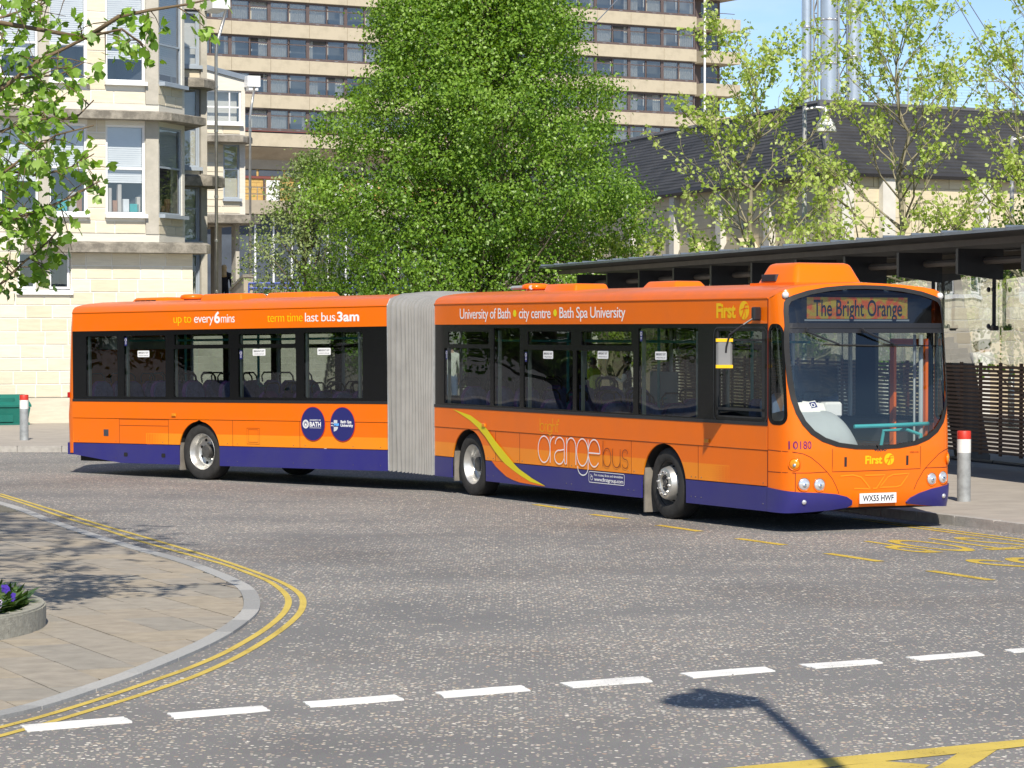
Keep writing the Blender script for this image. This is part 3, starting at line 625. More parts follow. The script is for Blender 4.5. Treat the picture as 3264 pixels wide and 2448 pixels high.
mb = MB(); sheet(mb, og, fn=offd(.0095)); mb.obj('orange_swoosh', 'bus_orange', bus)
# -------------------------------------------------- lettering
def lettering(name, items, M, k, mat):
    mb = MB()
    for it in items: put_text(mb, *it[:5], offd(k), *it[5:])
    return mb.obj(name, mat, bus, M)
for it in [('University of Bath', -6.24, -4.57, 2.682, .152, .006, .93), ('city centre', -4.30, -3.325, 2.682, .152, .006, .93), ('Bath Spa University', -3.06, -1.18, 2.682, .152, .006, .93)]: lettering('route_lettering', [it], MF, .004, 'white_vinyl')
for u in (-4.433, -3.189):
    mb = MB(); sheet(mb, circ(u, 2.755, .052, 20), fn=offd(.004)); mb.obj('route_dot', 'lime_vinyl', bus)
lettering('operator_lettering', [('First', 1.166, 1.633, 2.672, .185, .035, .95)], MF, .004, 'gold_vinyl')
def f_emblem(cx, cz, r, fn):
    mb = MB(); sheet(mb, circ(cx, cz, r, 36), fn=fn)
    cut = MB()
    # the stroke of the emblem: a leaning f with a swept bar
    def q(x, y): return (cx+x*r, cz+y*r)
    st = [q(-.55, -.85), (q(-.18, -.35)), q(.02, .15), q(.18, .52), q(.45, .62), q(.72, .55)]
    stroke(cut, st, r*.2, lambda a, b, d: fn(a, b, d-.002)); stroke(cut, [q(-.62, .02), q(-.1, .17), q(.35, .22), q(.86, .2)], r*.13, lambda a, b, d: fn(a, b, d-.002))
    stroke(cut, [q(.25, .2), q(.18, -.1), q(.3, -.5), q(.12, -.9)], r*.13, lambda a, b, d: fn(a, b, d-.002))
    return mb, cut
a_, b_ = f_emblem(1.83, 2.762, .118, offd(.004)); e_ = a_.obj('operator_emblem', 'gold_vinyl', bus); b_.obj('emblem_stroke', 'bus_orange', e_)
lettering('slogan_lettering', [('up to', -.694, -.257, 2.635, .145, -.014, .9, 0, 'd'), ('term time', 1.572, 2.389, 2.622, .142, -.014, .92, 0, 'd')], MR, .004, 'lime_vinyl')
lettering('slogan_lettering', [('every', -.187, .29, 2.633, .145, .0, .9, 0, 'd'), ('mins', .47, .80, 2.628, .145, .0, .92, 0, 'd'), ('last bus', 2.446, 3.13, 2.618, .142, .0, .92, 0, 'd')], MR, .004, 'white_vinyl')
lettering('slogan_lettering', [('6', .305, .45, 2.626, .185, .03, 1), ('3am', 3.172, 3.661, 2.615, .15, .028, 1)], MR, .004, 'white_vinyl')
# thin-stroke word mark: orange bus
def wordmark():
    O = MB(); B_ = MB(); G_ = MB(); f = offd(.012); w_ = .017
    def ell(cx, cz, rx, rz, a0, a1, n=26): return [(cx+rx*math.cos(R(a0+(a1-a0)*i/n)), cz+rz*math.sin(R(a0+(a1-a0)*i/n))) for i in range(n+1)]
    zc_, rz = .80, .19
    S = lambda p, cl=False: stroke(O, p, w_, f, cl)
    S(ell(-3.507, zc_, .18, rz, 0, 360)[:-1], True)                                    # o
    S([(-3.32, .985), (-3.32, .615)]); S(ell(-3.2, .86, .12, .128, 180, 85, 10))       # r
    S(ell(-3.035, .875, .135, .112, 175, 0, 14)+[(-2.9, .68), (-2.885, .625), (-2.85, .612)]); S([(-2.9, .82)]+ell(-3.05, .705, .14, .098, 82, 335, 22)+[(-2.9, .70)])  # a
    S([(-2.832, .985), (-2.832, .615)]); S(ell(-2.695, .85, .137, .14, 180, 0, 16)+[(-2.56, .615)])  # n
    S(ell(-2.37, zc_, .165, rz, 0, 360)[:-1], True); S([(-2.205, .985), (-2.205, .60)]); S([(-2.205, .60)]+ell(-2.355, .59, .15, .11, 0, -178, 18)+[(-2.51, .60)])  # g
    S([(-2.19, .80), (-1.872, .80)]); S(ell(-2.033, zc_, .165, rz, 0, 318, 24))        # e
    def T(p, cl=False): stroke(B_, p, .011, f, cl)
    T([(-1.782, .985), (-1.782, .63)]); T(ell(-1.67, .755, .112, .128, 0, 360)[:-1], True)
    T([(-1.516, .885), (-1.516, .74)]+ell(-1.41, .735, .106, .108, 180, 360, 14)); T([(-1.304, .885), (-1.304, .63)])
    T(ell(-1.17, .815, .078, .066, 10, 270, 14)+ell(-1.17, .69, .082, .062, 90, -170, 14))
    def Y(p, cl=False): stroke(G_, p, .010, offd(.012), cl)
    Y([(-3.63, 1.245), (-3.63, 1.055)]); Y(ell(-3.567, 1.11, .062, .058, 0, 360)[:-1], True)                 # b
    Y([(-3.475, 1.165), (-3.475, 1.055)]); Y(ell(-3.44, 1.125, .036, .04, 180, 80, 6))                      # r
    Y([(-3.405, 1.165), (-3.405, 1.055)]); Y([(-3.405, 1.2), (-3.405, 1.212)])                              # i
    Y(ell(-3.335, 1.11, .052, .056, 0, 360)[:-1], True); Y([(-3.282, 1.165), (-3.282, 1.04)]+ell(-3.33, 1.04, .048, .03, 0, -170, 8))  # g
    Y([(-3.245, 1.25), (-3.245, 1.058)]); Y(ell(-3.203, 1.115, .042, .045, 180, 0, 8)+[(-3.161, 1.058)])     # h
    Y([(-3.115, 1.22), (-3.115, 1.09)]+ell(-3.09, 1.085, .026, .026, 180, 290, 6)); Y([(-3.14, 1.165), (-3.07, 1.165)])  # t
    Y([(-3.082, 1.245), (-3.075, 1.205)]); Y([(-3.066, 1.245), (-3.06, 1.205)])
    O.obj('word_mark', 'white_vinyl', bus); B_.obj('word_mark', 'maroon_vinyl', bus); G_.obj('word_mark', 'gold_vinyl', bus)
wordmark()
mb = MB(); stroke(mb, rrect(-2.19, -1.195, .393, .543, .03, 4), .009, offd(.008), True)
stroke(mb, circ(-2.11, .455, .03, 14)[:], .008, offd(.008), True); stroke(mb, [(-2.11, .485), (-2.13, .505), (-2.15, .49)], .006, offd(.008)); stroke(mb, [(-2.14, .47), (-2.08, .47)], .006, offd(.008))
put_text(mb, 'For routes, fares and timetables', -2.04, -1.235, .487, .032, offd(.008), .012, .95); put_text(mb, 'www.firstgroup.com', -2.04, -1.225, .418, .05, offd(.008), .02, .93)
mb.obj('web_address_panel', 'white_vinyl', bus)
# university discs
for cx, z in ((2.612, .972), (3.279, .972)):
    mb = MB(); sheet(mb, circ(cx, z, .277, 40), fn=offd(.011)); dsk = mb.obj('logo_disc', 'red_vinyl', bus, MR)
    mb = MB(); sheet(mb, circ(cx, z, .268, 40), fn=offd(.0125)); mb.obj('disc_face', 'navy_vinyl', dsk)
    mb = MB(); f = offd(.014)
    if cx < 3:
        stroke(mb, circ(2.45, .967, .06, 20), .022, f, True)
        for k in range(12): stroke(mb, [(2.45+.03*math.cos(R(30*k)), .967+.03*math.sin(R(30*k))), (2.45+.072*math.cos(R(30*k)), .967+.072*math.sin(R(30*k)))], .012, f)
        sheet(mb, circ(2.45, .96, .02, 10), fn=f)
        put_text(mb, 'UNIVERSITY OF', 2.54, 2.79, 1.022, .021, f, .02); put_text(mb, 'BATH', 2.54, 2.795, .93, .075, f, .03); mb.box(2.538, 2.797, -.0142, -.0135, .905, .911)
        mb.obj('disc_lettering', 'white_vinyl', dsk)
    else:
        put_text(mb, 'Bath Spa', 3.238, 3.48, .992, .045, f, .03); put_text(mb, 'University', 3.236, 3.515, .935, .045, f, .03); mb.obj('disc_lettering', 'white_vinyl', dsk)
        mb = MB(); sheet(mb, [(3.085, 1.038), (3.165, 1.038), (3.165, .985), (3.085, .985)][::-1], fn=f); sheet(mb, [(3.085, .93), (3.18, .93), (3.172, .9), (3.14, .87), (3.085, .855)][::-1], fn=f)
        stroke(mb, [(3.02, .985), (3.05, .995), (3.08, .98)], .016, f); stroke(mb, [(3.02, .945), (3.05, .955), (3.08, .94)], .016, f); mb.obj('disc_emblem', 'grey_vinyl', dsk)
        mb = MB(); stroke(mb, [(3.09, .965), (3.12, .975), (3.155, .962), (3.2, .972)], .04, f); mb.obj('disc_emblem', 'sky_vinyl', dsk)
# emergency exit notices and door stickers on the glass
for M, pts in ((MF, [(-3.42, 2.155), (-1.82, 2.17), (-.25, 2.17)]), (MR, [(-1.48, 2.12), (1.36, 2.13), (2.86, 2.135)])):
    for u, z in pts:
        mb = MB(); sheet(mb, rrect(u-.15, u+.15, z-.055, z+.055, .015, 3), fn=offd(-.008)); p_ = mb.obj('exit_notice', 'white_vinyl', bus, M)
        mb = MB(); put_text(mb, 'EMERGENCY EXIT', u-.125, u+.125, z+.005, .028, offd(-.006), .01); put_text(mb, 'IN EMERGENCY BREAK GLASS', u-.12, u+.12, z-.035, .016, offd(-.006), .0); mb.obj('notice_lettering', 'print_dark', p_)
for M, u, z in ((MF, -6.72, 2.17), (MF, -4.1, 2.16), (MF, -.77, 2.47), (MR, -1.93, 2.37), (MR, .93, 2.13)):
    mb = MB(); sheet(mb, rect(u-.03, u+.03, z-.11, z+.03), fn=offd(-.008)); p_ = mb.obj('glass_sticker', 'navy_vinyl', bus, M)
    mb = MB(); stroke(mb, circ(u, z-.01, .022, 12), .007, offd(-.006), True); mb.box(u-.018, u+.018, .0062, .0065, z-.06, z-.054); mb.box(u-.018, u+.018, .0062, .0065, z-.08, z-.074); mb.obj('sticker_mark', 'white_vinyl', p_)
# -------------------------------------------------- wheels
def wheel_meshes():
    ty = MB(); ty.lathe([(.30, .0), (.315, -.012), (.36, -.02), (.43, -.016), (.462, .0), (.476, .03), (.48, .06), (.48, .22), (.47, .26), (.44, .275), (.31, .27)], None, 48, caps=False)
    rimd = MB(); rimd.lathe([(.312, .004), (.300, -.006), (.288, .006), (.284, .03), (.262, .05), (.252, .12), (.245, .15), (.23, .165), (.17, .175), (.10, .178)], None, 48, caps=False)
    hubd = MB(); hubd.lathe([(.115, .178), (.112, .10), (.10, .075), (.0, .07)], None, 24)
    hole = MB(); hole.lathe([(.026, 0), (.026, .004), (0, .004)], None, 14); nut = MB(); nut.lathe([(.016, 0), (.016, -.02), (.011, -.032), (0, -.032)], None, 6)
    rimf = MB(); rimf.lathe([(.312, .02), (.300, .012), (.288, .03), (.28, .08), (.262, .10)], None, 48, caps=False)
    conv = MB(); conv.lathe([(.262, .10), (.245, .06), (.228, .02), (.215, -.03), (.2, -.055), (.178, -.062), (.125, -.062), (.112, -.05), (.11, .0)], None, 48, caps=False)
    hubf = MB(); hubf.lathe([(.11, .0), (.1, -.01), (.085, -.02), (.055, -.03), (.05, -.05), (.03, -.058), (0, -.058)], None, 24)
    return {k: v.mesh(k, m, True, 40) for k, v, m in (('tyre', ty, 'tyre'), ('rim', rimd, 'rim_steel'), ('hub', hubd, 'hub_dark'), ('hand_hole', hole, 'underbody'), ('wheel_nut', nut, 'chrome'), ('rim_front', rimf, 'hub_dark'), ('wheel_trim', conv, 'rim_steel'), ('hub_front', hubf, 'hub_dark'))}
WM = wheel_meshes()
def wheel(u, side, M, front, steer=0):
    y = .07 if side == 'o' else W-.07
    Rm = Matrix.Translation((u, y, .475)) @ Matrix.Rotation(R(steer), 4, 'Z') @ Matrix.Rotation(R(-90 if side == 'o' else 90), 4, 'X')
    w_ = inst('wheel', WM['tyre'], bus, M @ Rm); w_.name = 'wheel'
    if front:
        inst('rim', WM['rim_front'], w_); inst('wheel_trim', WM['wheel_trim'], w_); inst('hub', WM['hub_front'], w_)
        for k in range(10):
            a = R(36*k+8); inst('wheel_nut', WM['wheel_nut'], w_, Matrix.Translation((.152*math.cos(a), .152*math.sin(a), -.06)))
        for k in range(10):
            a = R(36*k); inst('hand_hole', WM['hand_hole'], w_, Matrix.Translation((.243*math.cos(a), .243*math.sin(a), .05)) @ Matrix.Rotation(a, 4, 'Z') @ Matrix.Rotation(R(-65), 4, 'Y'))
    else:
        inst('rim', WM['rim'], w_); inst('hub', WM['hub'], w_)
        for k in range(8):
            a = R(45*k+20); inst('hand_hole', WM['hand_hole'], w_, Matrix.Translation((.205*math.cos(a), .205*math.sin(a), .164)))
        for k in range(10):
            a = R(36*k); inst('wheel_nut', WM['wheel_nut'], w_, Matrix.Translation((.145*math.cos(a), .145*math.sin(a), .172)))
for s_ in 'on':
    wheel(-.16, s_, MF, True, -3); wheel(-5.944, s_, MF, False); wheel(-.094, s_, MR, False)
    y = .30 if s_ == 'o' else W-.34
    mb = MB(); mb.box(-.735, -.70, .03 if s_ == 'o' else W-.38, .38 if s_ == 'o' else W-.03, .06, .66); mb.obj('mud_flap', 'mud_flap', bus, MF)
    mb = MB(); mb.box(-6.515, -6.48, .03 if s_ == 'o' else W-.38, .38 if s_ == 'o' else W-.03, .20, .66); mb.obj('mud_flap', 'mud_flap', bus, MF)
    mb = MB(); mb.box(-.62, -.585, .03 if s_ == 'o' else W-.38, .38 if s_ == 'o' else W-.03, .16, .62); mb.obj('mud_flap', 'mud_flap', bus, MR)
# axles
mb = MB(); mb.tube([(-.16, .3, .47), (-.16, W-.3, .47)], .07); mb.tube([(-5.944, .3, .47), (-5.944, W-.3, .47)], .1); mb.obj('axle', 'underbody', bus)
mb = MB(); mb.tube([(-.094, .3, .47), (-.094, W-.3, .47)], .1); mb.obj('axle', 'underbody', bus, MR)
# -------------------------------------------------- front end
PLAN = [(0, .50), (.004, .40), (.018, .27), (.055, .155), (.11, .095), (.19, .06), (.33, .034), (.55, .014), (.85, .003), (W/2, 0)]
PLAN = PLAN+[(W-v, d) for v, d in PLAN[-2::-1]]
PS = [0]
for i in range(1, len(PLAN)): PS.append(PS[-1]+math.dist(PLAN[i], PLAN[i-1]))
STOT = PS[-1]
def interp(x, X, Y):
    if x <= X[0]: return Y[0]
    for i in range(len(X)-1):
        if x <= X[i+1]: return Y[i]+(Y[i+1]-Y[i])*(x-X[i])/(X[i+1]-X[i]) if X[i+1] > X[i] else Y[i+1]
    return Y[-1]
UZ = [.25, .33, .45, 1.0, 1.3, 1.86, 2.5, 2.9, 3.0, 3.12]; UU = [2.84, 2.90, 2.93, 2.94, 2.925, 2.875, 2.785, 2.71, 2.68, 2.61]
def smooth1(x, X, Y):
    h = .012; return (interp(x-h, X, Y)+interp(x, X, Y)*2+interp(x+h, X, Y))/4
PV = [p[0] for p in PLAN]; PD = [p[1] for p in PLAN]
def fpt(s, z, d=0):
    """front skin: s runs round the nose from the offside joint, z is height, d is depth below the skin"""
    v = smooth1(s, PS, PV); dr = smooth1(s, PS, PD); uc = (interp(z-.06, UZ, UU)+2*interp(z, UZ, UU)+interp(z+.06, UZ, UU))/4
    k = dr/.5
    u = 2.385+(uc-2.385)*(1-k)
    if abs(d) > 0:
        c = Vector((2.0, W/2)); n = Vector((u, v))-c; n.normalize(); u -= n.x*d; v -= n.y*d
    return (u, v, z)
def s_of_v(v): return interp(v, PV, PS)
def vz(pts): return [(s_of_v(v), z) for v, z in pts]
def ztop(s): return HF[6]+roofz(max(0, min(W, interp(s, PS, PV))))-.012
# windscreen and destination glass outlines (lateral position, height)
ws = [(.075, 2.49), (.07, 2.30), (.072, 2.10), (.082, 1.88), (.105, 1.68), (.15, 1.50), (.22, 1.36), (.33, 1.24), (.48, 1.15), (.68, 1.085), (.95, 1.05), (W/2, 1.04)]
ws = ws+[(W-v, z) for v, z in ws[-2::-1]]
dsp = [(.085, 2.56), (.085, 2.74), (.095, 2.84), (.13, 2.895), (.22, 2.93), (.42, 2.985), (.7, 3.03), (1.0, 3.055), (W/2, 3.06)]; dsp = dsp+[(W-v, z) for v, z in dsp[-2::-1]]
hole = [p for p in ws]+[p for p in dsp[::-1]]
def grow(poly, g):
    cx, cz = W/2, 2.05; return [(v+math.copysign(1, v-cx)*min(g, abs(v-cx)), z+math.copysign(1, z-cz)*g) for v, z in poly]
holeS = vz(hole)
tops = [(STOT*i/40, ztop(STOT*i/40)) for i in range(41)]
qw = rrect(.03, .325, 1.36, 2.565, .1, 5)
qn = [(STOT-a, b) for a, b in qw][::-1]
def bot(s): return .30-.04*(1 if s < .5 or s > STOT-.5 else 0)
outer = [(0, .25), (.5, .27), (1.0, .30), (STOT/2, .305), (STOT-1.0, .30), (STOT-.5, .27), (STOT, .25)]+tops[::-1]
mb = MB(); sheet(mb, outer, holes=[holeS, qw, qn], step=.07, fn=fpt, edge_step=.05)
mb.obj('front_panel', 'bus_orange', bus, smooth=True, ang=50)
# black surround, windscreen pane, destination pane, band between
def band_of(poly, g0, g1, mat, name, d):
    dense = []
    for i in range(len(poly)):
        p, q = poly[i], poly[(i+1) % len(poly)]; k = max(1, int(math.dist(p, q)/.03)); dense += [(p[0]+(q[0]-p[0])*t/k, p[1]+(q[1]-p[1])*t/k) for t in range(k)]
    a = vz(grow(dense, g0)); b = vz(grow(dense, g1)); n = len(a); m_ = MB(); m_.add([fpt(*p, d) for p in a]+[fpt(*p, d) for p in b], [(i, (i+1) % n, n+(i+1) % n, n+i) for i in range(n)]); return m_.obj(name, mat, bus, smooth=True)
band_of(hole, .018, -.03, 'black_rubber', 'windscreen_seal', -.01)
mb = MB(); sheet(mb, vz([(.10, 2.475), (W-.10, 2.475), (W-.10, 2.60), (.10, 2.60)]), step=.09, fn=lambda a, b, d: fpt(a, b, d-.003), thick=.03, edge_step=.06); mb.obj('windscreen_header', 'black_trim', bus)
mb = MB(); mb.v = []; 
mb = MB(); sheet(mb, vz([(.09, 2.535), (W-.09, 2.535), (W-.09, 2.545), (.09, 2.545)]), fn=lambda a, b, d: fpt(a, b, d-.012), thick=.015, edge_step=.06); mb.obj('header_strip', 'black_rubber', bus)
mb = MB(); sheet(mb, vz(ws), step=.09, fn=lambda a, b, d: fpt(a, b, .006), edge_step=.05); mb.obj('windscreen', 'bus_windscreen', bus, smooth=True)
mb = MB(); sheet(mb, vz(dsp), step=.09, fn=lambda a, b, d: fpt(a, b, .006), edge_step=.05); mb.obj('destination_glass', 'display_glass', bus, smooth=True)
for q in (qw, qn):
    mb = MB(); sheet(mb, q, step=.09, fn=lambda a, b, d: fpt(a, b, .004), edge_step=.05); mb.obj('quarter_light', 'bus_glass', bus, smooth=True)
    V_, F_ = ribbon(q, .05, True); mb = MB(); mb.add([fpt(a, b, -.004) for a, b in V_], F_); mb.obj('quarter_light_seal', 'black_gloss', bus, smooth=True)
# roof nose
nr = MB(); nv = len(vlist)
def nose(a, b):
    v = vlist[round(a*(nv-1))]; s = s_of_v(v); z1 = ztop(s); p1 = Vector(fpt(s, z1)); zr = HF[6]+roofz(v); p0 = Vector((UF1-.25, v, zr)); pm_ = Vector((p1.x-.10, v, zr))
    if v < .02 or v > W-.02: pm_ = Vector((UF1, v, zr))
    t = b; return tuple(p0*(1-t)**2+pm_*2*t*(1-t)+p1*t*t)
nr.grid(nose, nv-1, 8); nr.obj('roof_nose', 'roof_orange', bus, smooth=True)
# destination display box with lit rows and dark letters
mb = MB(); mb.box(2.30, 2.545, .16, W-.16, 2.59, 2.91); bx_ = mb.obj('display_box', 'black_rubber', bus)
mb = MB(); mb.add([(2.556, .46, 2.655), (2.556, 1.99, 2.655), (2.556, 1.99, 2.925), (2.556, .46, 2.925)], [(0, 1, 2, 3)]); mb.obj('lit_rows', 'led_rows', bx_)
mb = MB(); mb.box(2.545, 2.552, .43, 2.02, 2.625, 2.645); mb.obj('display_edge', 'cab_grey', bx_)
def pix(a, b, d): return (2.559, a, b)
mb = MB(); put_text(mb, 'The Bright Orange', .56, 1.905, 2.69, .2, pix, .012, 1.0); mb.obj('display_lettering', 'print_dark', bx_)
# marker lamps on the roof corners
for v in (.095, W-.095):
    p = Vector(fpt(s_of_v(v), 2.945, 0)); mb = MB(); mb.lathe([(.045, -.01), (.043, .02), (.03, .042), (0, .05)], Matrix.Translation(p) @ Vector((1, -.4 if v < 1 else .4, .15)).to_track_quat('Z', 'Y').to_matrix().to_4x4(), 14); mb.obj('marker_lamp', 'white_plastic', bus, smooth=True)
# bumper corners in blue
bl = [(0, .25), (.35, .245), (.62, .255), (.95, .275), (1.18, .30), (1.245, .335), (1.235, .39), (1.15, .44), (1.0, .475), (.8, .495), (.5, .51), (.3, .525), (0, .553)]
br_ = [(STOT-s, z) for s, z in [(0, .27), (.35, .262), (.62, .275), (.9, .30), (1.12, .325), (1.14, .345), (1.08, .40), (.95, .455), (.75, .505), (.5, .54), (.3, .56), (0, .585)]][::-1]
for q in (bl, br_):
    mb = MB(); sheet(mb, q, step=.06, fn=lambda a, b, d: fpt(a, b, d-.018), thick=.03, edge_step=.05); mb.obj('bumper_corner', 'bus_blue', bus, smooth=True, ang=40)
# underside lip
mb = MB(); mb.box(2.3, 2.78, .25, W-.25, .27, .31); mb.obj('front_valance', 'underbody', bus)
# headlamps, indicators, fog lamps
def on_front(v, z, d=0):
    s = s_of_v(v); p = Vector(fpt(s, z, d)); du = Vector(fpt(s+.02, z))-Vector(fpt(s-.02, z)); dz = Vector(fpt(s, z+.02))-Vector(fpt(s, z-.02)); n = du.cross(dz).normalized()
    if n.x < 0: n = -n
    return Matrix.Translation(p) @ n.to_track_quat('Z', 'Y').to_matrix().to_4x4()
def round_lamp(name, v, z, r, inner, mat2='lamp_lens'):
    M = on_front(v, z); mb = MB(); mb.lathe([(r*1.18, .001), (r*1.15, .008), (r*1.02, .004), (r, -.012)], M, 22); l_ = mb.obj(name, 'bus_orange' if inner else 'chrome', bus, smooth=True)
    mb = MB(); mb.lathe([(r, .002), (r*.85, .012), (r*.5, .02), (0, .023)], M, 22); mb.obj('lens', mat2, l_, smooth=True)
    if inner:
        mb = MB(); mb.lathe([(r*.34, .021), (r*.3, .026), (0, .028)], M @ Matrix.Translation((0, -.2*r, 0)), 14); mb.obj('bulb_cover', 'chrome', l_, smooth=True)
for v, z in ((.214, .608), (.42, .598), (W-.41, .628), (W-.215, .642)): round_lamp('headlight', v, z, .078, True)
for v, z in ((.105, .855), (W-.105, .875)): round_lamp('indicator', v, z, .068, True, 'amber')
for v, z in ((.22, .388), (W-.2, .408)):
    mb = MB(); mb.lathe([(.03, -.02), (.03, .022), (.02, .03), (0, .032)], on_front(v, z), 14); mb.obj('fog_lamp', 'lamp_lens', bus, smooth=True)
# lines and handles of the front flap
def fline(name, pts, wd=.008, mat='maroon_vinyl', d=-.0025, closed=False):
    mb = MB(); P = vz(pts); Q = []
    for i in range(len(P)-1):
        for t in range(4): Q.append((P[i][0]+(P[i+1][0]-P[i][0])*t/4, P[i][1]+(P[i+1][1]-P[i][1])*t/4))
    Q.append(P[-1]); V_, F_ = ribbon(Q, wd); mb.add([fpt(a, b, d) for a, b in V_], F_); return mb.obj(name, mat, bus)
fline('flap_joint', [(.60, 1.04), (.60, .755), (1.27, .757), (1.93, .765), (1.93, 1.05)])
fline('flap_joint', [(.0, 1.02), (.1, 1.005), (.2, .985), (.3, .94), (.42, .85), (.52, .76), (.6, .67), (.66, .57), (.7, .48)]); fline('flap_joint', [(W, 1.02), (W-.1, 1.01), (W-.2, .985), (W-.3, .94), (W-.42, .85), (W-.55, .74), (W-.65, .60), (W-.7, .50)])
fline('flap_joint', [(0, .75), (.1, .748), (.3, .747), (.52, .755)]); fline('flap_joint', [(W, .77), (W-.1, .77), (W-.3, .77), (W-.53, .77)]); fline('flap_joint', [(.115, .745), (.115, .52)])
for q in ([(.72, .70), (.9, .71), (1.02, .68), (1.1, .60), (1.16, .53)], [(.92, .54), (1.16, .53)], [(1.08, .70), (1.38, .70), (1.25, .535), (1.2, .535)], [(1.5, .70), (1.75, .71), (1.62, .56), (1.55, .545), (1.3, .545), (1.42, .67), (1.5, .70)]): fline('moulded_rib', q, .016, 'bus_orange_light', -.007)
for v in (.79, 1.72):
    mb = MB(); sheet(mb, vz(rect(v-.018, v+.018, .815, .935)), fn=lambda a, b, d: fpt(a, b, -.004), edge_step=.05); mb.obj('flap_handle', 'black_trim', bus)
def ftext(name, body, v0, v1, z, cap, mat, bold=0., d=-.004):
    mb = MB(); put_text(mb, body, v0, v1, z, cap, lambda a, b, dd: fpt(s_of_v(a), b, d), bold); return mb.obj(name, mat, bus)
ftext('fleet_number', '10180', .055, .31, 1.045, .095, 'purple_vinyl', .012); ftext('maker_badge', 'VOLVO', 1.21, 1.40, 1.0, .03, 'print_dark', .05); ftext('operator_lettering', 'First', 1.08, 1.335, .845, .1, 'gold_vinyl', .035); ftext('flap_notice', 'SCREEN WASH', 1.76, 1.9, .965, .02, 'maroon_vinyl')
a_, b_ = f_emblem(1.44, .895, .074, lambda a, b, d: fpt(s_of_v(a), b, -.004+d)); e_ = a_.obj('operator_emblem', 'gold_vinyl', bus); b_.obj('emblem_stroke', 'bus_orange', e_)
# number plate
mb = MB(); mb.box(2.935, 2.95, 1.27-.275, 1.27+.275, .35, .475); pl = mb.obj('number_plate', 'white_vinyl', bus)
mb = MB(); put_text(mb, 'WX55 HWF', 1.035, 1.505, .377, .074, lambda a, b, d: (2.9525, a, b), .022); mb.obj('plate_lettering', 'print_dark', pl)
# wipers
for v0, v1, tip in ((.35, .78, (.55, 1.62)), (1.13, 1.55, (1.4, 2.4))):
    s0, s1 = s_of_v(v0), s_of_v(v1); mb = MB(); mb.tube([fpt(s0, 2.52, -.03), fpt(s0, 2.50, -.075), fpt((s0+s1)/2, 2.41, -.075), fpt(s1, 2.335, -.05)], [.022, .018, .012, .01], 6); wp = mb.obj('wiper', 'black_trim', bus)
    mb = MB(); mb.tube([fpt(s_of_v(tip[0]), 2.335, -.035), fpt(s1, 2.325, -.032), fpt(s_of_v(tip[1]+.25), 2.305, -.03)], [.007, .012, .007], 5); mb.obj('wiper_blade', 'black_rubber', wp)
# offside mirror on its arm
mb = MB(); mb.bbox(2.17, 2.25, -.12, -.01, 2.63, 2.80, .015); mi_ = mb.obj('wing_mirror', 'black_trim', bus)
mb = MB(); mb.tube([(2.2, -.1, 2.66), (2.16, -.22, 2.58), (2.02, -.34, 2.45), (1.98, -.36, 2.3), (1.97, -.36, 2.23)], .014, 6); mb.obj('mirror_arm', 'black_trim', mi_)
pm('mirror_back', (.22, .22, .22), .4, var=.1); hs_ = MB(); hs_.bbox(-.10, .10, -.05, .04, -.19, .19, .025); h_ = hs_.obj('mirror_housing', 'mirror_back', mi_, Matrix.Translation((1.93, -.36, 2.22)) @ Matrix.Rotation(R(-118), 4, 'Z'), smooth=True, ang=30)
for z in (-.185, .145):
    mb = MB(); mb.box(-.106, .106, -.056, .046, z, z+.04); o_ = mb.obj('mirror_marker', 'gold_vinyl', mi_, Matrix.Translation((1.93, -.36, 2.22)) @ Matrix.Rotation(R(-118), 4, 'Z'))
# -------------------------------------------------- rear end
RPL = [(0, .0), (.01, .10), (.04, .15), (.12, .175), (.4, .19), (W/2, .195)]; RPL = RPL+[(W-v, d) for v, d in RPL[-2::-1]]
RZ = [.36, .5, 1.1, 1.2, 2.07, 2.6, 2.85, 3.0]; RD = [.0, .0, .02, .0, -.04, -.07, -.11, -.2]
mb = MB(); zz_ = [.40, .45, .58, .8, 1.0, 1.08, 1.16, 1.25, 1.5, 1.8, 2.1, 2.4, 2.6, 2.75, 2.85]
def rear(a, b):
    v, d = RPL[round(a*(len(RPL)-1))]; z = zz_[round(b*(len(zz_)-1))]; zt_ = HRr[6]+roofz(v)
    if b == 1: z = zt_-.01
    return (UR0-d-(interp(z, RZ, RD) if d > .01 else 0), v, z)
mb.grid(rear, len(RPL)-1, len(zz_)-1); mb.obj('rear_panel', 'bus_orange', bus, MR, smooth=True, ang=60)
rn = MB()
def rnose(a, b):
    v = vlist[round(a*(nv-1))]; d = interp(v, [p[0] for p in RPL], [p[1] for p in RPL]); zr = HRr[6]+roofz(v); p1 = Vector((UR0-d+.13*(d > .01), v, zr-.01)); p0 = Vector((UR0+.02, v, zr)); return tuple(p0.lerp(p1, b))
rn.grid(rnose, nv-1, 3); rn.obj('roof_tail', 'roof_orange', bus, MR, smooth=True)
mb = MB(); mb.add([(p[0], p[1], p[2]) for p in [(UR0-.195-.01, v, z) for v in (.06, W-.06) for z in (.38, .58)]], [(0, 1, 3, 2)]); mb.box(UR0-.18, UR0, .02, W-.02, .37, .575); mb.obj('rear_bumper', 'bus_blue', bus, MR)
mb = MB(); mb.bbox(UR0-.15, UR0-.10, -.01, .05, 1.36, 1.46, .01); mb.obj('tail_lamp', 'red_lens', bus, MR)
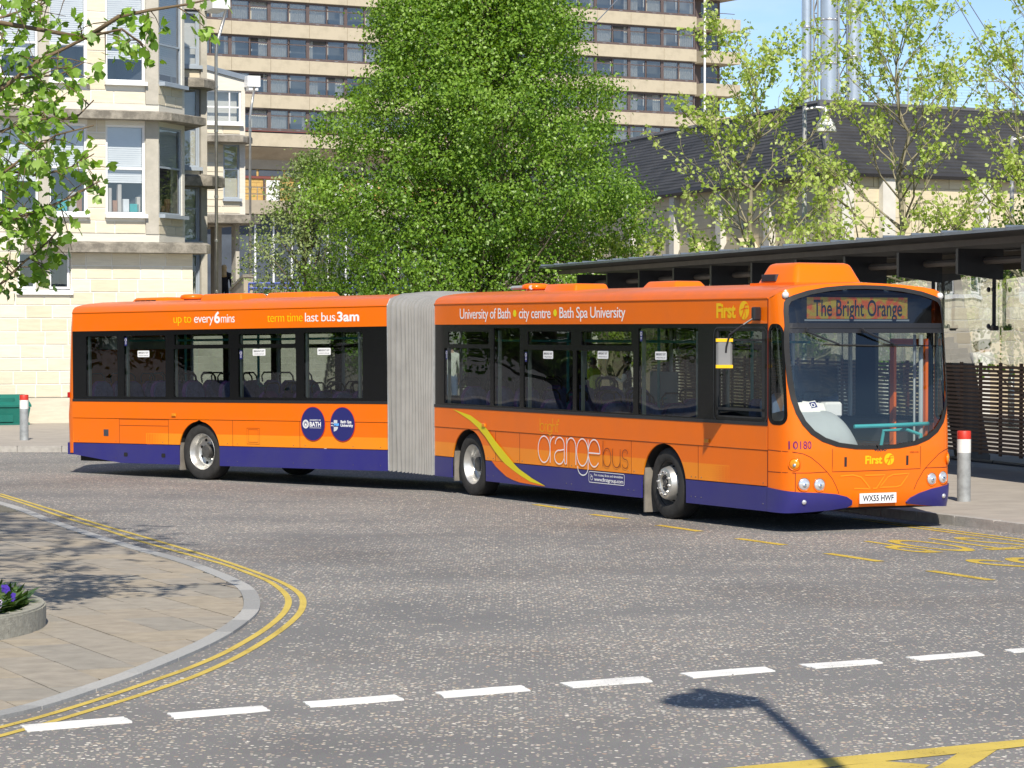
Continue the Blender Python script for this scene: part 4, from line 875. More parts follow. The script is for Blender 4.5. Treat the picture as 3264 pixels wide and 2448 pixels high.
# rear skirt rises towards the tail: dark wedge cut is modelled by a raised tail skirt
# -------------------------------------------------- bellows between the halves
def bellows():
    MBr = MR @ Matrix.Translation((UR1, 0, 0)); MBf = Matrix.Translation((UF0, 0, 0)); prof = []
    for i in range(9): prof.append((0, .26+i*(2.82-.26)/8))
    for v, z in ((.02, 2.90), (.06, 2.95), (.14, 2.99), (.35, 3.03), (.8, 3.065)): prof.append((v, z-.02))
    prof = prof+[(W/2, 3.06)]+[(W-v, z) for v, z in prof[::-1]]
    n = len(prof); mb = MB(); V = []
    # fold widths: open towards the trailer, squeezed towards the front half
    wid = [1.0, 1.6, 1.7, 1.6, 1.3, 1.1, .9, 1.3, .9, 1.0, .8, .9, .8, 1.0]; tot = sum(wid); rows = []; x = 0
    for q in wid:
        for f_, a_ in ((0, -.15), (.16, -.03), (.34, .026), (.6, .03), (.84, -.02)): rows.append(((x+q*f_)/tot, a_))
        x += q
    rows.append((1, -.08)); K = len(rows)-1
    for k, (t2, am) in enumerate(rows):
        for i, (v, z) in enumerate(prof):
            sag = .010*math.sin(2.2*z+9*t2)+.006*math.sin(6*z+23*t2)
            t3 = min(1, max(0, t2+(sag if v < .1 else 0)*(0 if k in (0, K) else 1)))
            pr = MBr @ Vector((0, v, z)); pf = MBf @ Vector((0, v, z)); p = pr.lerp(pf, t3)
            c = (MBr @ Vector((0, W/2, 1.6))).lerp(MBf @ Vector((0, W/2, 1.6)), t3); dv = p-c; dv.z *= .35 if v < .05 or v > W-.05 else 1; dv.normalize()
            V.append(p+dv*am)
    F_ = [(k*n+i, k*n+i+1, (k+1)*n+i+1, (k+1)*n+i) for k in range(K) for i in range(n-1)]
    mb.add(V, F_); return mb.obj('bellows', 'bellows', bus, smooth=True, ang=25)
bellows()
for M, u in ((MR, UR1), (MF, UF0)):
    mb = MB(); s_ = -1 if M is MF else 1
    pts = [(0, .26), (0, 2.85), (.06, 2.94), (.35, 3.02), (W/2, 3.05), (W-.35, 3.02), (W-.06, 2.94), (W, 2.85), (W, .26)]
    mb.tube([(u+s_*.004, v, z) for v, z in pts], .02, 6); mb.obj('bellows_frame', 'rim_steel', bus, M)
mb = MB(); mb.tube([(-7.2, 1.4, 3.17), (-6.0, 1.1, 3.165)], .035, 8); mb.obj('roof_tube', 'cab_grey', bus)
# -------------------------------------------------- roof fittings
def pod(name, M, u0, u1, v0, v1, z0, z1, sl=.12, r=.04, mat='bus_orange'):
    bm = bmesh.new(); vs_ = []
    for z, k in ((z0, 0), (z1, sl)): vs_ += [bm.verts.new(p) for p in ((u0+k*1.2, v0+k, z), (u1-k*1.2, v0+k, z), (u1-k*1.2, v1-k, z), (u0+k*1.2, v1-k, z))]
    for f in ((0, 1, 5, 4), (1, 2, 6, 5), (2, 3, 7, 6), (3, 0, 4, 7), (4, 5, 6, 7)): bm.faces.new([vs_[i] for i in f])
    bmesh.ops.bevel(bm, geom=[e for e in bm.edges if e.calc_length() > 0 and not (e.verts[0].co.z == z0 and e.verts[1].co.z == z0)], offset=r, segments=3, affect='EDGES', profile=.5)
    me = bpy.data.meshes.new(name); bm.to_mesh(me); bm.free(); me.materials.append(MAT[mat]); me.polygons.foreach_set('use_smooth', [True]*len(me.polygons)); me.set_sharp_from_angle(angle=R(50))
    return inst(name, me, bus, M)
ac = pod('air_unit', MF, 1.2, 2.15, .55, 1.62, 3.07, 3.37, .12, .07)
mb = MB(); mb.box(1.16, 2.2, .51, 1.66, 3.05, 3.115); mb.obj('air_unit_base', 'bus_orange', ac)
gr = MB(); gr.box(1.33, 1.66, .565, .64, 3.135, 3.225)
for k in range(6): gr.box(1.34, 1.65, .558, .65, 3.142+.0135*k, 3.148+.0135*k)
gr.obj('air_grille', 'interior_dark', ac, Matrix.Translation((.02, 0, 0)))
def vent(M, u, v, z):
    mb = MB(); mb.lathe([(.16, 0), (.16, .03), (.215, .035), (.225, .06), (.21, .095), (.15, .115), (0, .12)], Matrix.Translation((u, v, z)), 28); return mb.obj('roof_vent', 'bus_orange', bus, M, smooth=True, ang=50)
vent(MF, -6.15, W/2, 3.11); vent(MR, -1.6, W/2, 3.035)
h_ = pod('roof_hatch', MF, -4.5, -3.5, .48, 1.1, 3.04, 3.185, .05, .035); pod('roof_hatch', MF, -3.4, -2.4, 1.5, 2.1, 3.08, 3.215, .09, .03)
pod('roof_hatch', MR, -.6, .45, .48, 1.15, 2.985, 3.125, .05, .035); pod('roof_hatch', MR, 0, 1.15, 1.4, 2.2, 3.03, 3.145, .07, .03); pod('roof_hatch', MR, -3.2, -2.2, 1.2, 2.1, 3.0, 3.115, .07, .03)
mb = MB()
for k in range(4): mb.box(-3.06+.14*k, -2.95+.14*k, 1.215, 1.25, 3.045, 3.07)
mb.obj('hatch_slot', 'underbody', bus, MR)
# -------------------------------------------------- interior
def seat_meshes():
    b = MB(); prof = [(-.22, .42), (-.22, .86), (-.17, .97), (-.08, 1.03), (.08, 1.03), (.17, .97), (.22, .86), (.22, .42)]
    for x0, x1, g, mi in ((0, .07, 0, 1), (.065, .10, -.03, 0)):
        P = [(p[0]*(1+g*2), p[1]+(g*.5 if p[1] > .5 else 0)) for p in prof]; n = len(P)
        lean = lambda z: -.16*(z-.42)
        b.add([(x0+lean(z), y, z) for y, z in P]+[(x1+lean(z), y, z) for y, z in P], [tuple(range(n))[::-1], tuple(range(n, 2*n))]+[(i, (i+1) % n, n+(i+1) % n, n+i) for i in range(n)], mi)
    b.bbox(.02, .46, -.22, .22, .40, .49, .02, 0); b.box(.15, .3, -.05, .05, .02, .4, 2)
    g = MB(); g.tube([(-.13, -.16, 1.0), (-.15, -.16, 1.10), (-.16, -.1, 1.16), (-.16, .1, 1.16), (-.15, .16, 1.10), (-.13, .16, 1.0)], .014, 6)
    return b.mesh('seat', ['seat_blue', 'seat_purple', 'interior_dark']), g.mesh('grab_loop', 'black_rubber', True)
SEAT, LOOP = seat_meshes()
def seat(M, u, v, z=.40, rz=0):
    o = inst('seat', SEAT, bus, M @ Matrix.Translation((u, v, z)) @ Matrix.Rotation(R(rz), 4, 'Z')); inst('grab_loop', LOOP, o)
for u in (-6.35, -5.5, -4.6, -3.8, -3.0, -2.0, -1.1):
    for v in (.32, .78, 1.75, 2.2):
        if u > -2.5 and v > 1.2: continue
        seat(MF, u, v, .62 if u < -4.4 else .48)
for u in (-2.9, -2.1, -1.35, -.55, .35, 1.2, 2.1, 3.0):
    for v in (.32, .78, 1.75, 2.2): seat(MR, u, v, .62 if u < .9 else .46, 180 if u in (1.2,) else 0)
for M, us in ((MF, (-6.75, -5.05, -4.1, -2.5, -.8, .6)), (MR, (-2.95, -1.95, -.72, .88, 2.42, 3.6))):
    for i, u in enumerate(us):
        mb = MB(); mb.box(u-.02, u+.02, .05, .09, 1.36, 2.5); mb.box(u-.02, u+.02, W-.09, W-.05, 1.36, 2.5); mb.obj('window_pillar', 'interior_pale', bus, M)
    for u, v in ((us[1]+.5, .95), (us[2]+.4, 1.6), (us[3]+.6, .95), (us[4]+.3, 1.6)):
        mb = MB(); mb.tube([(u, v, .42), (u, v, 2.72)], .022, 8); mb.tube([(u, v, 1.55), (u+.22, v, 1.56)], .018, 6); mb.obj('grab_pole', 'grab_teal', bus, M)
    mb = MB(); 
    for v in (.75, 1.8): mb.tube([(us[0], v, 2.35), (us[-1], v, 2.35)], .018, 6)
    mb.obj('grab_rail', 'grab_teal', bus, M)
for u in (-1.9, -1.6, -.3, .1):
    mb = MB(); mb.tube([(u, 1.8, 2.33), (u, 1.8, 2.2), (u-.06, 1.8, 2.14), (u-.06, 1.8, 2.1), (u+.06, 1.8, 2.1), (u+.06, 1.8, 2.14), (u, 1.8, 2.2)], .012, 5); mb.obj('hanging_strap', 'black_rubber', bus)
mb = MB(); mb.box(-2.16, -1.42, .96, .98, 1.50, 1.93); mb.obj('modesty_panel', 'cab_grey', bus)
# cab: dash, steering wheel, partition, ticket machine, papers, door frames
def dash(a, b):
    """smooth domed dashboard rising behind the windscreen, rounded off towards the entrance"""
    v = .10+1.20*a; k = 1-max(0, (a-.62)/.38)**2.2; k2 = 1-max(0, (.12-a)/.12)**2*.3; t = b*math.pi/2
    return (2.30+.50*math.cos(t)*(.55+.45*k)-.10*(1-k2), v, .90+(.60*k*k2)*math.sin(t)**.8)
mb = MB(); mb.grid(dash, 22, 12); mb.grid(lambda a, b: (2.30-.35*b, .10+1.20*a, .90+.60*(1-max(0, (a-.62)/.38)**2.2)*(1-max(0, (.12-a)/.12)**2*.3)-.06*b), 22, 2); d_ = mb.obj('dashboard', 'cab_grey', bus, smooth=True, ang=60)
mb = MB(); mb.box(2.15, 2.75, .12, 1.26, .42, .93); mb.obj('dash_base', 'cab_grey', d_)
mb = MB(); mb.tube([(2.0+.0, .68, .75), (2.12, .68, 1.12)], .03, 6); Mw = Matrix.Translation((2.06, .68, 1.16)) @ Matrix.Rotation(R(-25), 4, 'Y'); ring = [Mw @ Vector((.23*math.cos(R(20*k)), .23*math.sin(R(20*k)), 0)) for k in range(19)]; mb.tube(ring, .016, 6, cap=False); mb.tube([ring[0], ring[9]], .012, 5); mb.obj('steering_wheel', 'black_rubber', bus)
mb = MB(); mb.box(1.05, 1.08, .1, 1.15, .4, 1.32); mb.box(1.08, 2.0, 1.17, 1.20, .4, 1.15); mb.obj('cab_partition', 'cab_grey', bus)
mb = MB(); mb.box(1.1, 2.2, 1.175, 1.185, 1.16, 2.05); mb.obj('assault_screen', 'bus_windscreen', bus)
mb = MB(); mb.bbox(2.05, 2.28, .93, 1.2, 1.40, 1.60, .03); mb.obj('ticket_machine', 'white_plastic', bus)
for k, (u, v, rz_) in enumerate(((2.42, .60, 8), (2.38, .72, -6), (2.43, .48, 3))):
    mb = MB(); mb.box(-.006, .006, -.16, .16, -.03, .17); o_ = mb.obj('newspaper', 'paper', bus, Matrix.Translation((u, v, 1.46)) @ Matrix.Rotation(R(rz_), 4, 'X') @ Matrix.Rotation(R(-35), 4, 'Y'))
    if k == 0:
        mb = MB(); mb.box(.0065, .0085, -.15, .15, .07, .155); o2 = mb.obj('newspaper_title', 'navy_vinyl', o_); 
        mb = MB(); put_text(mb, 'METRO', -.13, .13, .083, .055, lambda a, b, d: (.0105, a, b), .03); mb.obj('newspaper_lettering', 'white_vinyl', o_)
mb = MB(); mb.tube([(2.45, 1.25, 1.29), (2.52, 1.8, 1.30), (2.45, 2.4, 1.31)], .026, 8); mb.tube([(2.1, 1.85, .75), (2.2, 1.88, 1.22), (2.45, 2.05, 1.24), (2.7, 2.1, 1.18), (2.72, 2.1, 1.0)], .024, 8); mb.obj('entrance_rail', 'grab_teal', bus)
dr = MB()
for u0_, u1_ in ((1.61, 2.40),):
    for a, b, c, d in ((u0_, u0_+.09, .42, 2.40), (u1_-.09, u1_, .42, 2.40), (u0_, u1_, 2.3, 2.40), (u0_, u1_, .42, .52)): dr.box(a, b, W-.14, W-.10, c, d)
dr.obj('door_leaf', 'bus_orange', bus)
mb = MB(); mb.tube([(2.42, 2.3, .5), (2.42, 2.3, 2.45)], .03, 8); mb.tube([(2.2, 2.36, .5), (2.2, 2.36, 2.45)], .02, 8); mb.obj('door_post', 'cab_grey', bus)
mb = MB(); mb.bbox(1.25, 1.45, .45, .95, .62, 1.05, .05); mb.bbox(1.15, 1.3, .47, .93, 1.0, 1.62, .05); mb.obj('driver_seat', 'seat_blue', bus)
mb = MB(); mb.bbox(-3.3, -2.75, .5, 2.0, 2.2, 2.42, .02); mb.obj('rear_locker', 'interior_pale', bus, MR)
# ================================================================ buildings
def stone_mat(name, col, var=.12):
    m, nt, b = new_mat(name); tc = N(nt, 'ShaderNodeTexCoord'); lk = nt.links.new
    st = N(nt, 'ShaderNodeMapping'); st.inputs['Scale'].default_value = (1.2, 1.2, 9); lk(tc.outputs['Object'], st.inputs[0])
    n = N(nt, 'ShaderNodeTexNoise', Scale=1.6, Detail=6., Roughness=.65); lk(st.outputs[0], n.inputs['Vector'])
    r = N(nt, 'ShaderNodeValToRGB'); e = r.color_ramp.elements; e[0].position = .32; e[1].position = .72; e[0].color = tuple(c*(1-var*1.3) for c in col)+(1,); e[1].color = tuple(min(1, c*(1+var*.6)) for c in col)+(1,)
    lk(n.outputs[0], r.inputs[0]); lk(r.outputs[0], b.inputs['Base Color']); b.inputs['Roughness'].default_value = .9
    n2 = N(nt, 'ShaderNodeTexNoise', Scale=30., Detail=3.); lk(tc.outputs['Object'], n2.inputs['Vector']); bp = N(nt, 'ShaderNodeBump', Strength=.25, Distance=.01); lk(n2.outputs[0], bp.inputs['Height']); lk(bp.outputs[0], b.inputs['Normal'])
for i, c in enumerate([(.73, .67, .54), (.71, .64, .50), (.75, .70, .58), (.69, .61, .46), (.72, .655, .525)]): stone_mat('bath_stone_%d' % i, c, .10)
stone_mat('mortar', (.84, .81, .74), .05); stone_mat('pale_render', (.70, .67, .60), .08); stone_mat('plinth_stone', (.66, .61, .50), .12)
def weathered(name, col, dark, sc=2.5, thr=(.42, .62), bump=.6):
    m, nt, b = new_mat(name); tc = N(nt, 'ShaderNodeTexCoord'); lk = nt.links.new
    n = N(nt, 'ShaderNodeTexNoise', Scale=sc, Detail=8., Roughness=.7); lk(tc.outputs['Object'], n.inputs['Vector'])
    r = N(nt, 'ShaderNodeValToRGB'); e = r.color_ramp.elements; e[0].position, e[1].position = thr; e[0].color = tuple(dark)+(1,); e[1].color = tuple(col)+(1,); lk(n.outputs[0], r.inputs[0]); lk(r.outputs[0], b.inputs['Base Color']); b.inputs['Roughness'].default_value = .92
    n2 = N(nt, 'ShaderNodeTexNoise', Scale=sc*9, Detail=4.); lk(tc.outputs['Object'], n2.inputs['Vector']); bp = N(nt, 'ShaderNodeBump', Strength=bump, Distance=.02); lk(n2.outputs[0], bp.inputs['Height']); lk(bp.outputs[0], b.inputs['Normal'])
weathered('slab_concrete', (.34, .31, .26), (.17, .155, .13), 3.0); weathered('column_concrete', (.50, .47, .41), (.38, .36, .31), 1.5, (.3, .6), .3); weathered('tower_concrete', (.50, .44, .33), (.37, .325, .24), .9, (.25, .55), .25); weathered('soffit_concrete', (.40, .35, .27), (.30, .26, .20), .6, (.3, .6), .2)
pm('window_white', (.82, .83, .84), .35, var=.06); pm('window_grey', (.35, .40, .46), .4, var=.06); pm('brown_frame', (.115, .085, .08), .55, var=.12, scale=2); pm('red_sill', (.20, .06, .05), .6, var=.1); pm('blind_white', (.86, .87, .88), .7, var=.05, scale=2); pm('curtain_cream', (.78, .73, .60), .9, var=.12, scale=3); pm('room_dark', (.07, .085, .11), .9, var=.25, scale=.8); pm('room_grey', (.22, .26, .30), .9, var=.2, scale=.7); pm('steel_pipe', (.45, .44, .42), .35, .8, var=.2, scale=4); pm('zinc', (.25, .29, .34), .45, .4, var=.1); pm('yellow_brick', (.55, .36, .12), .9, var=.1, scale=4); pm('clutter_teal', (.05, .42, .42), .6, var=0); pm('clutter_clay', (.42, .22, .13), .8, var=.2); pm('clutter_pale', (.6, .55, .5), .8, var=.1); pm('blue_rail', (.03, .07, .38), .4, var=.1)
glass_mat('house_glass', (.88, .91, .93), .10); glass_mat('tower_glass', (.93, .95, .97), .13)
B22 = R(22)
def frame_at(x, y, ang): return Matrix.Translation((x, y, 0)) @ Matrix.Rotation(ang, 4, 'Z')      # local x along the wall, -y towards the viewer
def wall_blocks(parent, s0, s1, z0, z1, holes, M=None, ch=.333, ly=0., seed=1, thick=.16, lens=(.5, .6, .68, .75), zoff=0):
    """coursed ashlar: every block its own object; openings are left free"""
    rg = random.Random(seed); n = max(1, round((z1-z0)/ch)); h = (z1-z0)/n; g = .015
    for k in range(n):
        za, zb = z0+k*h, z0+(k+1)*h; segs = [(s0, s1)]
        for a, b, c, d in holes:
            if c < zb-.02 and d > za+.02:
                new = []
                for p, q in segs:
                    if b <= p or a >= q: new.append((p, q)); continue
                    # the course is cut where the opening overlaps most of its height
                    if min(d, zb)-max(c, za) > .5*h:
                        if a > p: new.append((p, a))
                        if b < q: new.append((b, q))
                    else: new.append((p, q))
                segs = new
        for p, q in segs:
            x = p; first = rg.uniform(.25, .6)
            while x < q-.02:
                l = first if x == p else rg.choice(lens); e = min(x+l, q)
                if q-e < .2: e = q
                mb = MB(); d = rg.uniform(0, .006); mb.box(x+g, e-g, ly-d, ly+thick, za+g, zb-g); mb.obj('stone_block', 'bath_stone_%d' % rg.randrange(5), parent, M); x = e
def mortar_wall(parent, s0, s1, z0, z1, holes, M=None, ly=.012, mat='mortar', thick=.28):
    mb = MB(); sheet(mb, rect(s0, s1, z0, z1), holes=[rect(*h) for h in holes], fn=lambda a, b, d: (a, ly+d, b), thick=thick); return mb.obj('wall', mat, parent, M)
def sash(parent, s0, s1, z0, z1, ly, bars=(), vbars=(), M=None, fmat='window_white', sill=True, blind=None, fw=.055, gl='house_glass', room='room_dark', rd=1.2):
    """window: frame > panes, blind, sill"""
    mb = MB()
    for a, b, c, d in ((s0, s0+fw, z0, z1), (s1-fw, s1, z0, z1), (s0+fw, s1-fw, z0, z0+fw), (s0+fw, s1-fw, z1-fw, z1)): mb.box(a, b, ly, ly+.07, c, d)
    for z in bars: mb.box(s0+fw, s1-fw, ly+.003, ly+.06, z-.025, z+.025)
    for s in vbars: mb.box(s-.022, s+.022, ly+.006, ly+.058, z0+fw, z1-fw)
    f = mb.obj('window', fmat, parent, M)
    zz = [z0+fw*.8]+sorted(bars)+[z1-fw*.8]; ss = [s0+fw*.8]+sorted(vbars)+[s1-fw*.8]
    for i in range(len(zz)-1):
        for j in range(len(ss)-1):
            g = MB(); g.add([(ss[j], ly+.035, zz[i]), (ss[j+1], ly+.035, zz[i]), (ss[j+1], ly+.035, zz[i+1]), (ss[j], ly+.035, zz[i+1])], [(0, 1, 2, 3)]); g.obj('pane', gl, f)
    if sill:
        mb = MB(); mb.box(s0-.04, s1+.04, ly-.22, ly+.08, z0-.10, z0-.004); mb.obj('sill', fmat, f)
    if blind:
        mb = MB(); n = int((z1-blind)/.055)
        for k in range(n):
            z = z1-.05-k*.055; mb.add([(s0+.05, ly+.10, z-.056), (s1-.05, ly+.10, z-.056), (s1-.05, ly+.112, z), (s0+.05, ly+.112, z)], [(0, 1, 2, 3)])
        mb.obj('blind', 'blind_white', f)
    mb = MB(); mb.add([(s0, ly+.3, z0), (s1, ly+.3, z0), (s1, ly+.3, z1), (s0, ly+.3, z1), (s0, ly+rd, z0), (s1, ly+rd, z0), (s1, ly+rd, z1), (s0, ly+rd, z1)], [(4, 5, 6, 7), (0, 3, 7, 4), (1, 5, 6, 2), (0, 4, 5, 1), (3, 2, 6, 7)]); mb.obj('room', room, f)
    return f
def slab(parent, poly, z0, z1, M=None, lip=.06):
    """weathered projecting floor slab with a sloping top"""
    n = len(poly); cx = sum(p[0] for p in poly)/n; cy = max(p[1] for p in poly)
    mb = MB(); mb.prism(poly, z0, z1-lip); up = [(p[0]*.97+cx*.03, p[1]*.90+cy*.10) for p in poly]
    v = [(p[0], p[1], z1-lip) for p in poly]+[(p[0], p[1], z1) for p in up]; mb.add(v, [(i, (i+1) % n, n+(i+1) % n, n+i) for i in range(n)]+[tuple(range(n, 2*n))]); return mb.obj('floor_slab', 'slab_concrete', parent, M)
# ---------------------------------------------------------------- stone block at the left, front bay
sb = empty('stone_building', (-11.6, 70.6, .12), B22, 'pale stone building with weathered grey slabs and white windows at far left', 'building')
Zb = -.12
def ZZ(z): return z+Zb
up_h = [(-1.52, -.54, 8.82, 11.6), (-.26, .72, 8.82, 11.6), (1.22, 2.25, 8.82, 11.6)]; mid_h = [(-1.52, -.54, 5.40, 7.80), (-.26, .72, 5.40, 7.80), (1.22, 2.25, 5.40, 7.80)]; gf_h = [(-1.08, .30, 3.42, 4.49)]
zf = lambda H: [(a, b, ZZ(c), ZZ(d)) for a, b, c, d in H]
mortar_wall(sb, -6, 2.26, ZZ(8.35), ZZ(13.5), zf(up_h)+[(-3.2, -2.2, ZZ(8.82), ZZ(11.6))]); mortar_wall(sb, -6, 2.26, ZZ(5.0), ZZ(7.92), zf(mid_h)+[(-3.2, -2.2, ZZ(5.4), ZZ(7.8))]); mortar_wall(sb, -6, 3.52, ZZ(.78), ZZ(4.52), zf(gf_h)); MB().box(-6, -.85, -.01, .25, ZZ(4.52), ZZ(4.78)).obj('band_course', 'pale_render', sb)
wall_blocks(sb, -2.1, 2.26, ZZ(8.35), ZZ(11.7), zf(up_h)+[(-.54, -.26, 0, 20)], seed=3); wall_blocks(sb, -2.1, 2.26, ZZ(5.0), ZZ(7.92), zf(mid_h)+[(-.54, -.26, 0, 20)], seed=4); wall_blocks(sb, -2.1, 3.52, ZZ(.78), ZZ(4.5), zf(gf_h), seed=5, ch=.338)
for nm, b in (('band_course', (8.17, 8.35)), ('band_course', (4.78, 4.99))):
    mb = MB(); mb.box(-6, 2.62, -.02, .25, ZZ(b[0]), ZZ(b[1])); mb.obj(nm, 'pale_render', sb)
mb = MB(); mb.box(-6, 3.55, -.03, .3, -.05, ZZ(.765)); mb.obj('plinth', 'plinth_stone', sb)
for a, b, c, d in ((2.262, 2.6, 8.35, 13.5), (2.262, 2.6, 4.99, 7.92), (-.54, -.26, 8.35, 13.5), (-.54, -.26, 4.99, 7.92)):
    mb = MB(); mb.box(a, b, -.045, .2, ZZ(c), ZZ(d)); mb.obj('column', 'column_concrete', sb)
for H, bars, bl in ((up_h, 9.85, 9.55), (mid_h, 6.68, 6.36)):
    for k, (a, b, c, d) in enumerate(H): sash(sb, a, b, ZZ(c+.1), ZZ(d), .06, bars=[ZZ(bars)], blind=ZZ(bl)+(0, .25, 0)[k], room='room_grey')
for a, b in ((-1.06, -.60), (-.255, .28)): sash(sb, a, b, ZZ(3.56), ZZ(4.49), .10, fmat='window_white', sill=False, room='room_grey')
mb = MB(); mb.box(-.6, -.255, .04, .2, ZZ(3.5), ZZ(4.49)); mb.obj('column', 'column_concrete', sb); mb = MB(); mb.box(-1.12, .34, -.08, .2, ZZ(3.41), ZZ(3.53)); mb.obj('sill', 'window_white', sb)
slab(sb, [(-6, .1), (-6, -.5), (2.6, -.5), (2.85, -.42), (4.15, .95), (4.2, 3.2), (2.7, 3.2), (2.4, .2)], ZZ(7.92), ZZ(8.17)); slab(sb, [(-.9, .12), (-.95, -.3), (-.8, -.42), (3.4, -.42), (3.8, -.33), (3.98, -.1), (3.9, 1.6), (3.5, 1.6), (3.5, .12)], ZZ(4.5), ZZ(4.78))
# window-sill clutter: models, boxes and pots
for k, (x, w_, h, m_) in enumerate([(1.33, .09, .62, 'clutter_pale'), (1.45, .12, .3, 'clutter_clay'), (1.58, .10, .72, 'clutter_pale'), (1.72, .16, .34, 'blind_white'), (1.9, .24, .22, 'clutter_teal'), (2.08, .1, .4, 'clutter_pale'), (.0, .25, .3, 'clutter_teal'), (.3, .2, .5, 'clutter_pale'), (.5, .14, .35, 'clutter_clay')]):
    mb = MB(); mb.bbox(x, x+w_, .20, .36, ZZ(5.56), ZZ(5.56)+h, .01); mb.obj('shelf_box', m_, sb)
# canted side of the front bay
MC = Matrix.Translation((2.6, 0, 0)) @ Matrix.Rotation(R(50), 4, 'Z')
cw_h = [(.10, 1.50, 8.95, 11.6), (.10, 1.50, 5.52, 7.80)]
mortar_wall(sb, 0, 1.65, ZZ(8.17), ZZ(13.5), zf(cw_h[:1]), MC, .01, 'pale_render'); mortar_wall(sb, 0, 1.65, ZZ(4.78), ZZ(7.92), zf(cw_h[1:]), MC, .01, 'pale_render')
for z0, z1 in ((8.35, 8.9), (4.99, 5.45)): wall_blocks(sb, .04, 1.5, ZZ(z0), ZZ(z1), [], MC, .26, 0, 9)
for k, (a, b, c, d) in enumerate(cw_h): sash(sb, a, b, ZZ(c), ZZ(d), .05, bars=[ZZ(9.95 if k == 0 else 6.75)], M=MC, fmat='window_grey', blind=ZZ(9.2 if k == 0 else 6.8), room='room_dark')
for k, (x, h, m_) in enumerate([(.2, .2, 'clutter_clay'), (.4, .3, 'clutter_pale'), (.62, .16, 'clutter_clay'), (.95, .35, 'clutter_clay'), (1.15, .2, 'clutter_pale')]):
    mb = MB(); mb.lathe([(.06, 0), (.09, h*.7), (.075, h)], MC @ Matrix.Translation((x+.06, .22, ZZ(5.6))), 10); mb.obj('clay_pot', m_, sb)
mb = MB(); mb.box(2.62, 3.5, .3, 6, ZZ(-.0), ZZ(13.4)); mb.obj('core_wall', 'pale_render', sb, Matrix.Translation((0, 1.6, 0)))
mb = MB(); mb.box(3.35, 3.53, .28, 6, 0, ZZ(4.49)); mb.obj('side_wall', 'plinth_stone', sb)
# small wall lantern
mb = MB(); mb.prism([(3.56, .9), (3.85, .9), (3.85, 1.25), (3.56, 1.25)], ZZ(4.05), ZZ(4.2)); mb.prism([(3.6, .93), (3.82, .93), (3.82, 1.2), (3.6, 1.2)], ZZ(4.2), ZZ(4.42)); mb.obj('wall_lantern', 'zinc', sb)
# ---------------------------------------------------------------- second bay, set back
s2 = empty('stone_building', ((590-1632)/8772*76, 76, .12), B22, 'narrow stone bay with stacked windows and drainpipe, set back beside the front bay', 'building')
mb = MB(); sheet(mb, rect(-2.2, .62, 0, ZZ(13)), holes=[rect(-.1, .44, ZZ(a), ZZ(b)) for a, b in ((9.72, 11.35), (6.95, 9.17), (4.9, 6.5), (2.6, 4.6))], fn=lambda a, b, d: (a, d, b), thick=.3); mb.obj('wall', 'column_concrete', s2)
wall_blocks(s2, -.08, .43, ZZ(9.38), ZZ(9.68), [], None, .3, -.03, 11, .1); wall_blocks(s2, -.08, .43, ZZ(6.72), ZZ(6.92), [], None, .2, -.03, 12, .1)
for a, b, bars in ((9.80, 11.3, (10.3,)), (7.0, 9.17, (8.3,)), (4.95, 6.48, (5.86,)), (2.65, 4.6, (3.5,))): sash(s2, -.1, .44, ZZ(a), ZZ(b), .08, bars=[ZZ(q) for q in bars], vbars=(.36,), fmat='window_grey', room='room_grey')
slab(s2, [(-2.2, 0), (-.6, -.75), (.35, -.75), (.84, -.15), (.84, 1.0), (.6, 1.0)], ZZ(9.15), ZZ(9.42)); slab(s2, [(-2.2, 0), (-.6, -.85), (.55, -.85), (1.12, -.1), (1.12, 1.0), (.6, 1.0)], ZZ(6.45), ZZ(6.76))
mb = MB(); mb.box(.45, .625, -.06, .3, ZZ(6.8), ZZ(13)); mb.box(.45, .625, -.06, .3, 0, ZZ(6.44)); mb.obj('column', 'column_concrete', s2)
mb = MB(); mb.tube([(.66, -.85, 0), (.66, -.85, ZZ(10.0)), (.68, -.85, ZZ(10.35)), (.95, -.85, ZZ(11.25))], .045, 10); pp = mb.obj('drainpipe', 'steel_pipe', s2, smooth=True)
for z in (2.2, 3.4, 4.8, 6.0, 7.8, 9.0): MB().lathe([(.06, 0), (.06, .06)], Matrix.Translation((.66, -.85, z)), 10).obj('pipe_bracket', 'steel_pipe', pp)
mb = MB(); mb.box(.55, 1.05, -.9, .4, ZZ(11.3), ZZ(11.75)); mb.obj('rain_hopper', 'window_white', s2)
mb = MB(); mb.box(-2.2, .5, .32, 5, 0, ZZ(13)); mb.obj('core_wall', 'pale_render', s2)
# ---------------------------------------------------------------- third bay over the colonnade
s3 = empty('stone_building', ((700-1632)/8772*92, 92, .12), B22, 'far stone bay with sloping zinc parapet above an open concrete colonnade', 'building')
mb = MB(); sheet(mb, [(-1.4, ZZ(6.2)), (.9, ZZ(6.2)), (.9, ZZ(10.85)), (-1.4, ZZ(11.38))], holes=[rect(-.45, .77, ZZ(9.42), ZZ(10.5)), rect(.146, .71, ZZ(6.9), ZZ(8.7))], fn=lambda a, b, d: (a, d, b), thick=.3); mb.obj('wall', 'pale_render', s3)
wall_blocks(s3, -.45, .14, ZZ(6.85), ZZ(8.7), [], None, .31, -.02, 21, .1); wall_blocks(s3, -.45, .72, ZZ(6.4), ZZ(6.85), [], None, .22, -.02, 22, .1); wall_blocks(s3, -.45, .72, ZZ(9.05), ZZ(9.34), [], None, .29, -.02, 23, .1)
mb = MB(); mb.prism([(-1.4, -.08), (.92, -.08), (.92, .3), (-1.4, .3)], lambda p: ZZ(11.38-.23*(p[0]+1.4)), lambda p: ZZ(11.55-.23*(p[0]+1.4))); mb.obj('parapet_trim', 'zinc', s3)
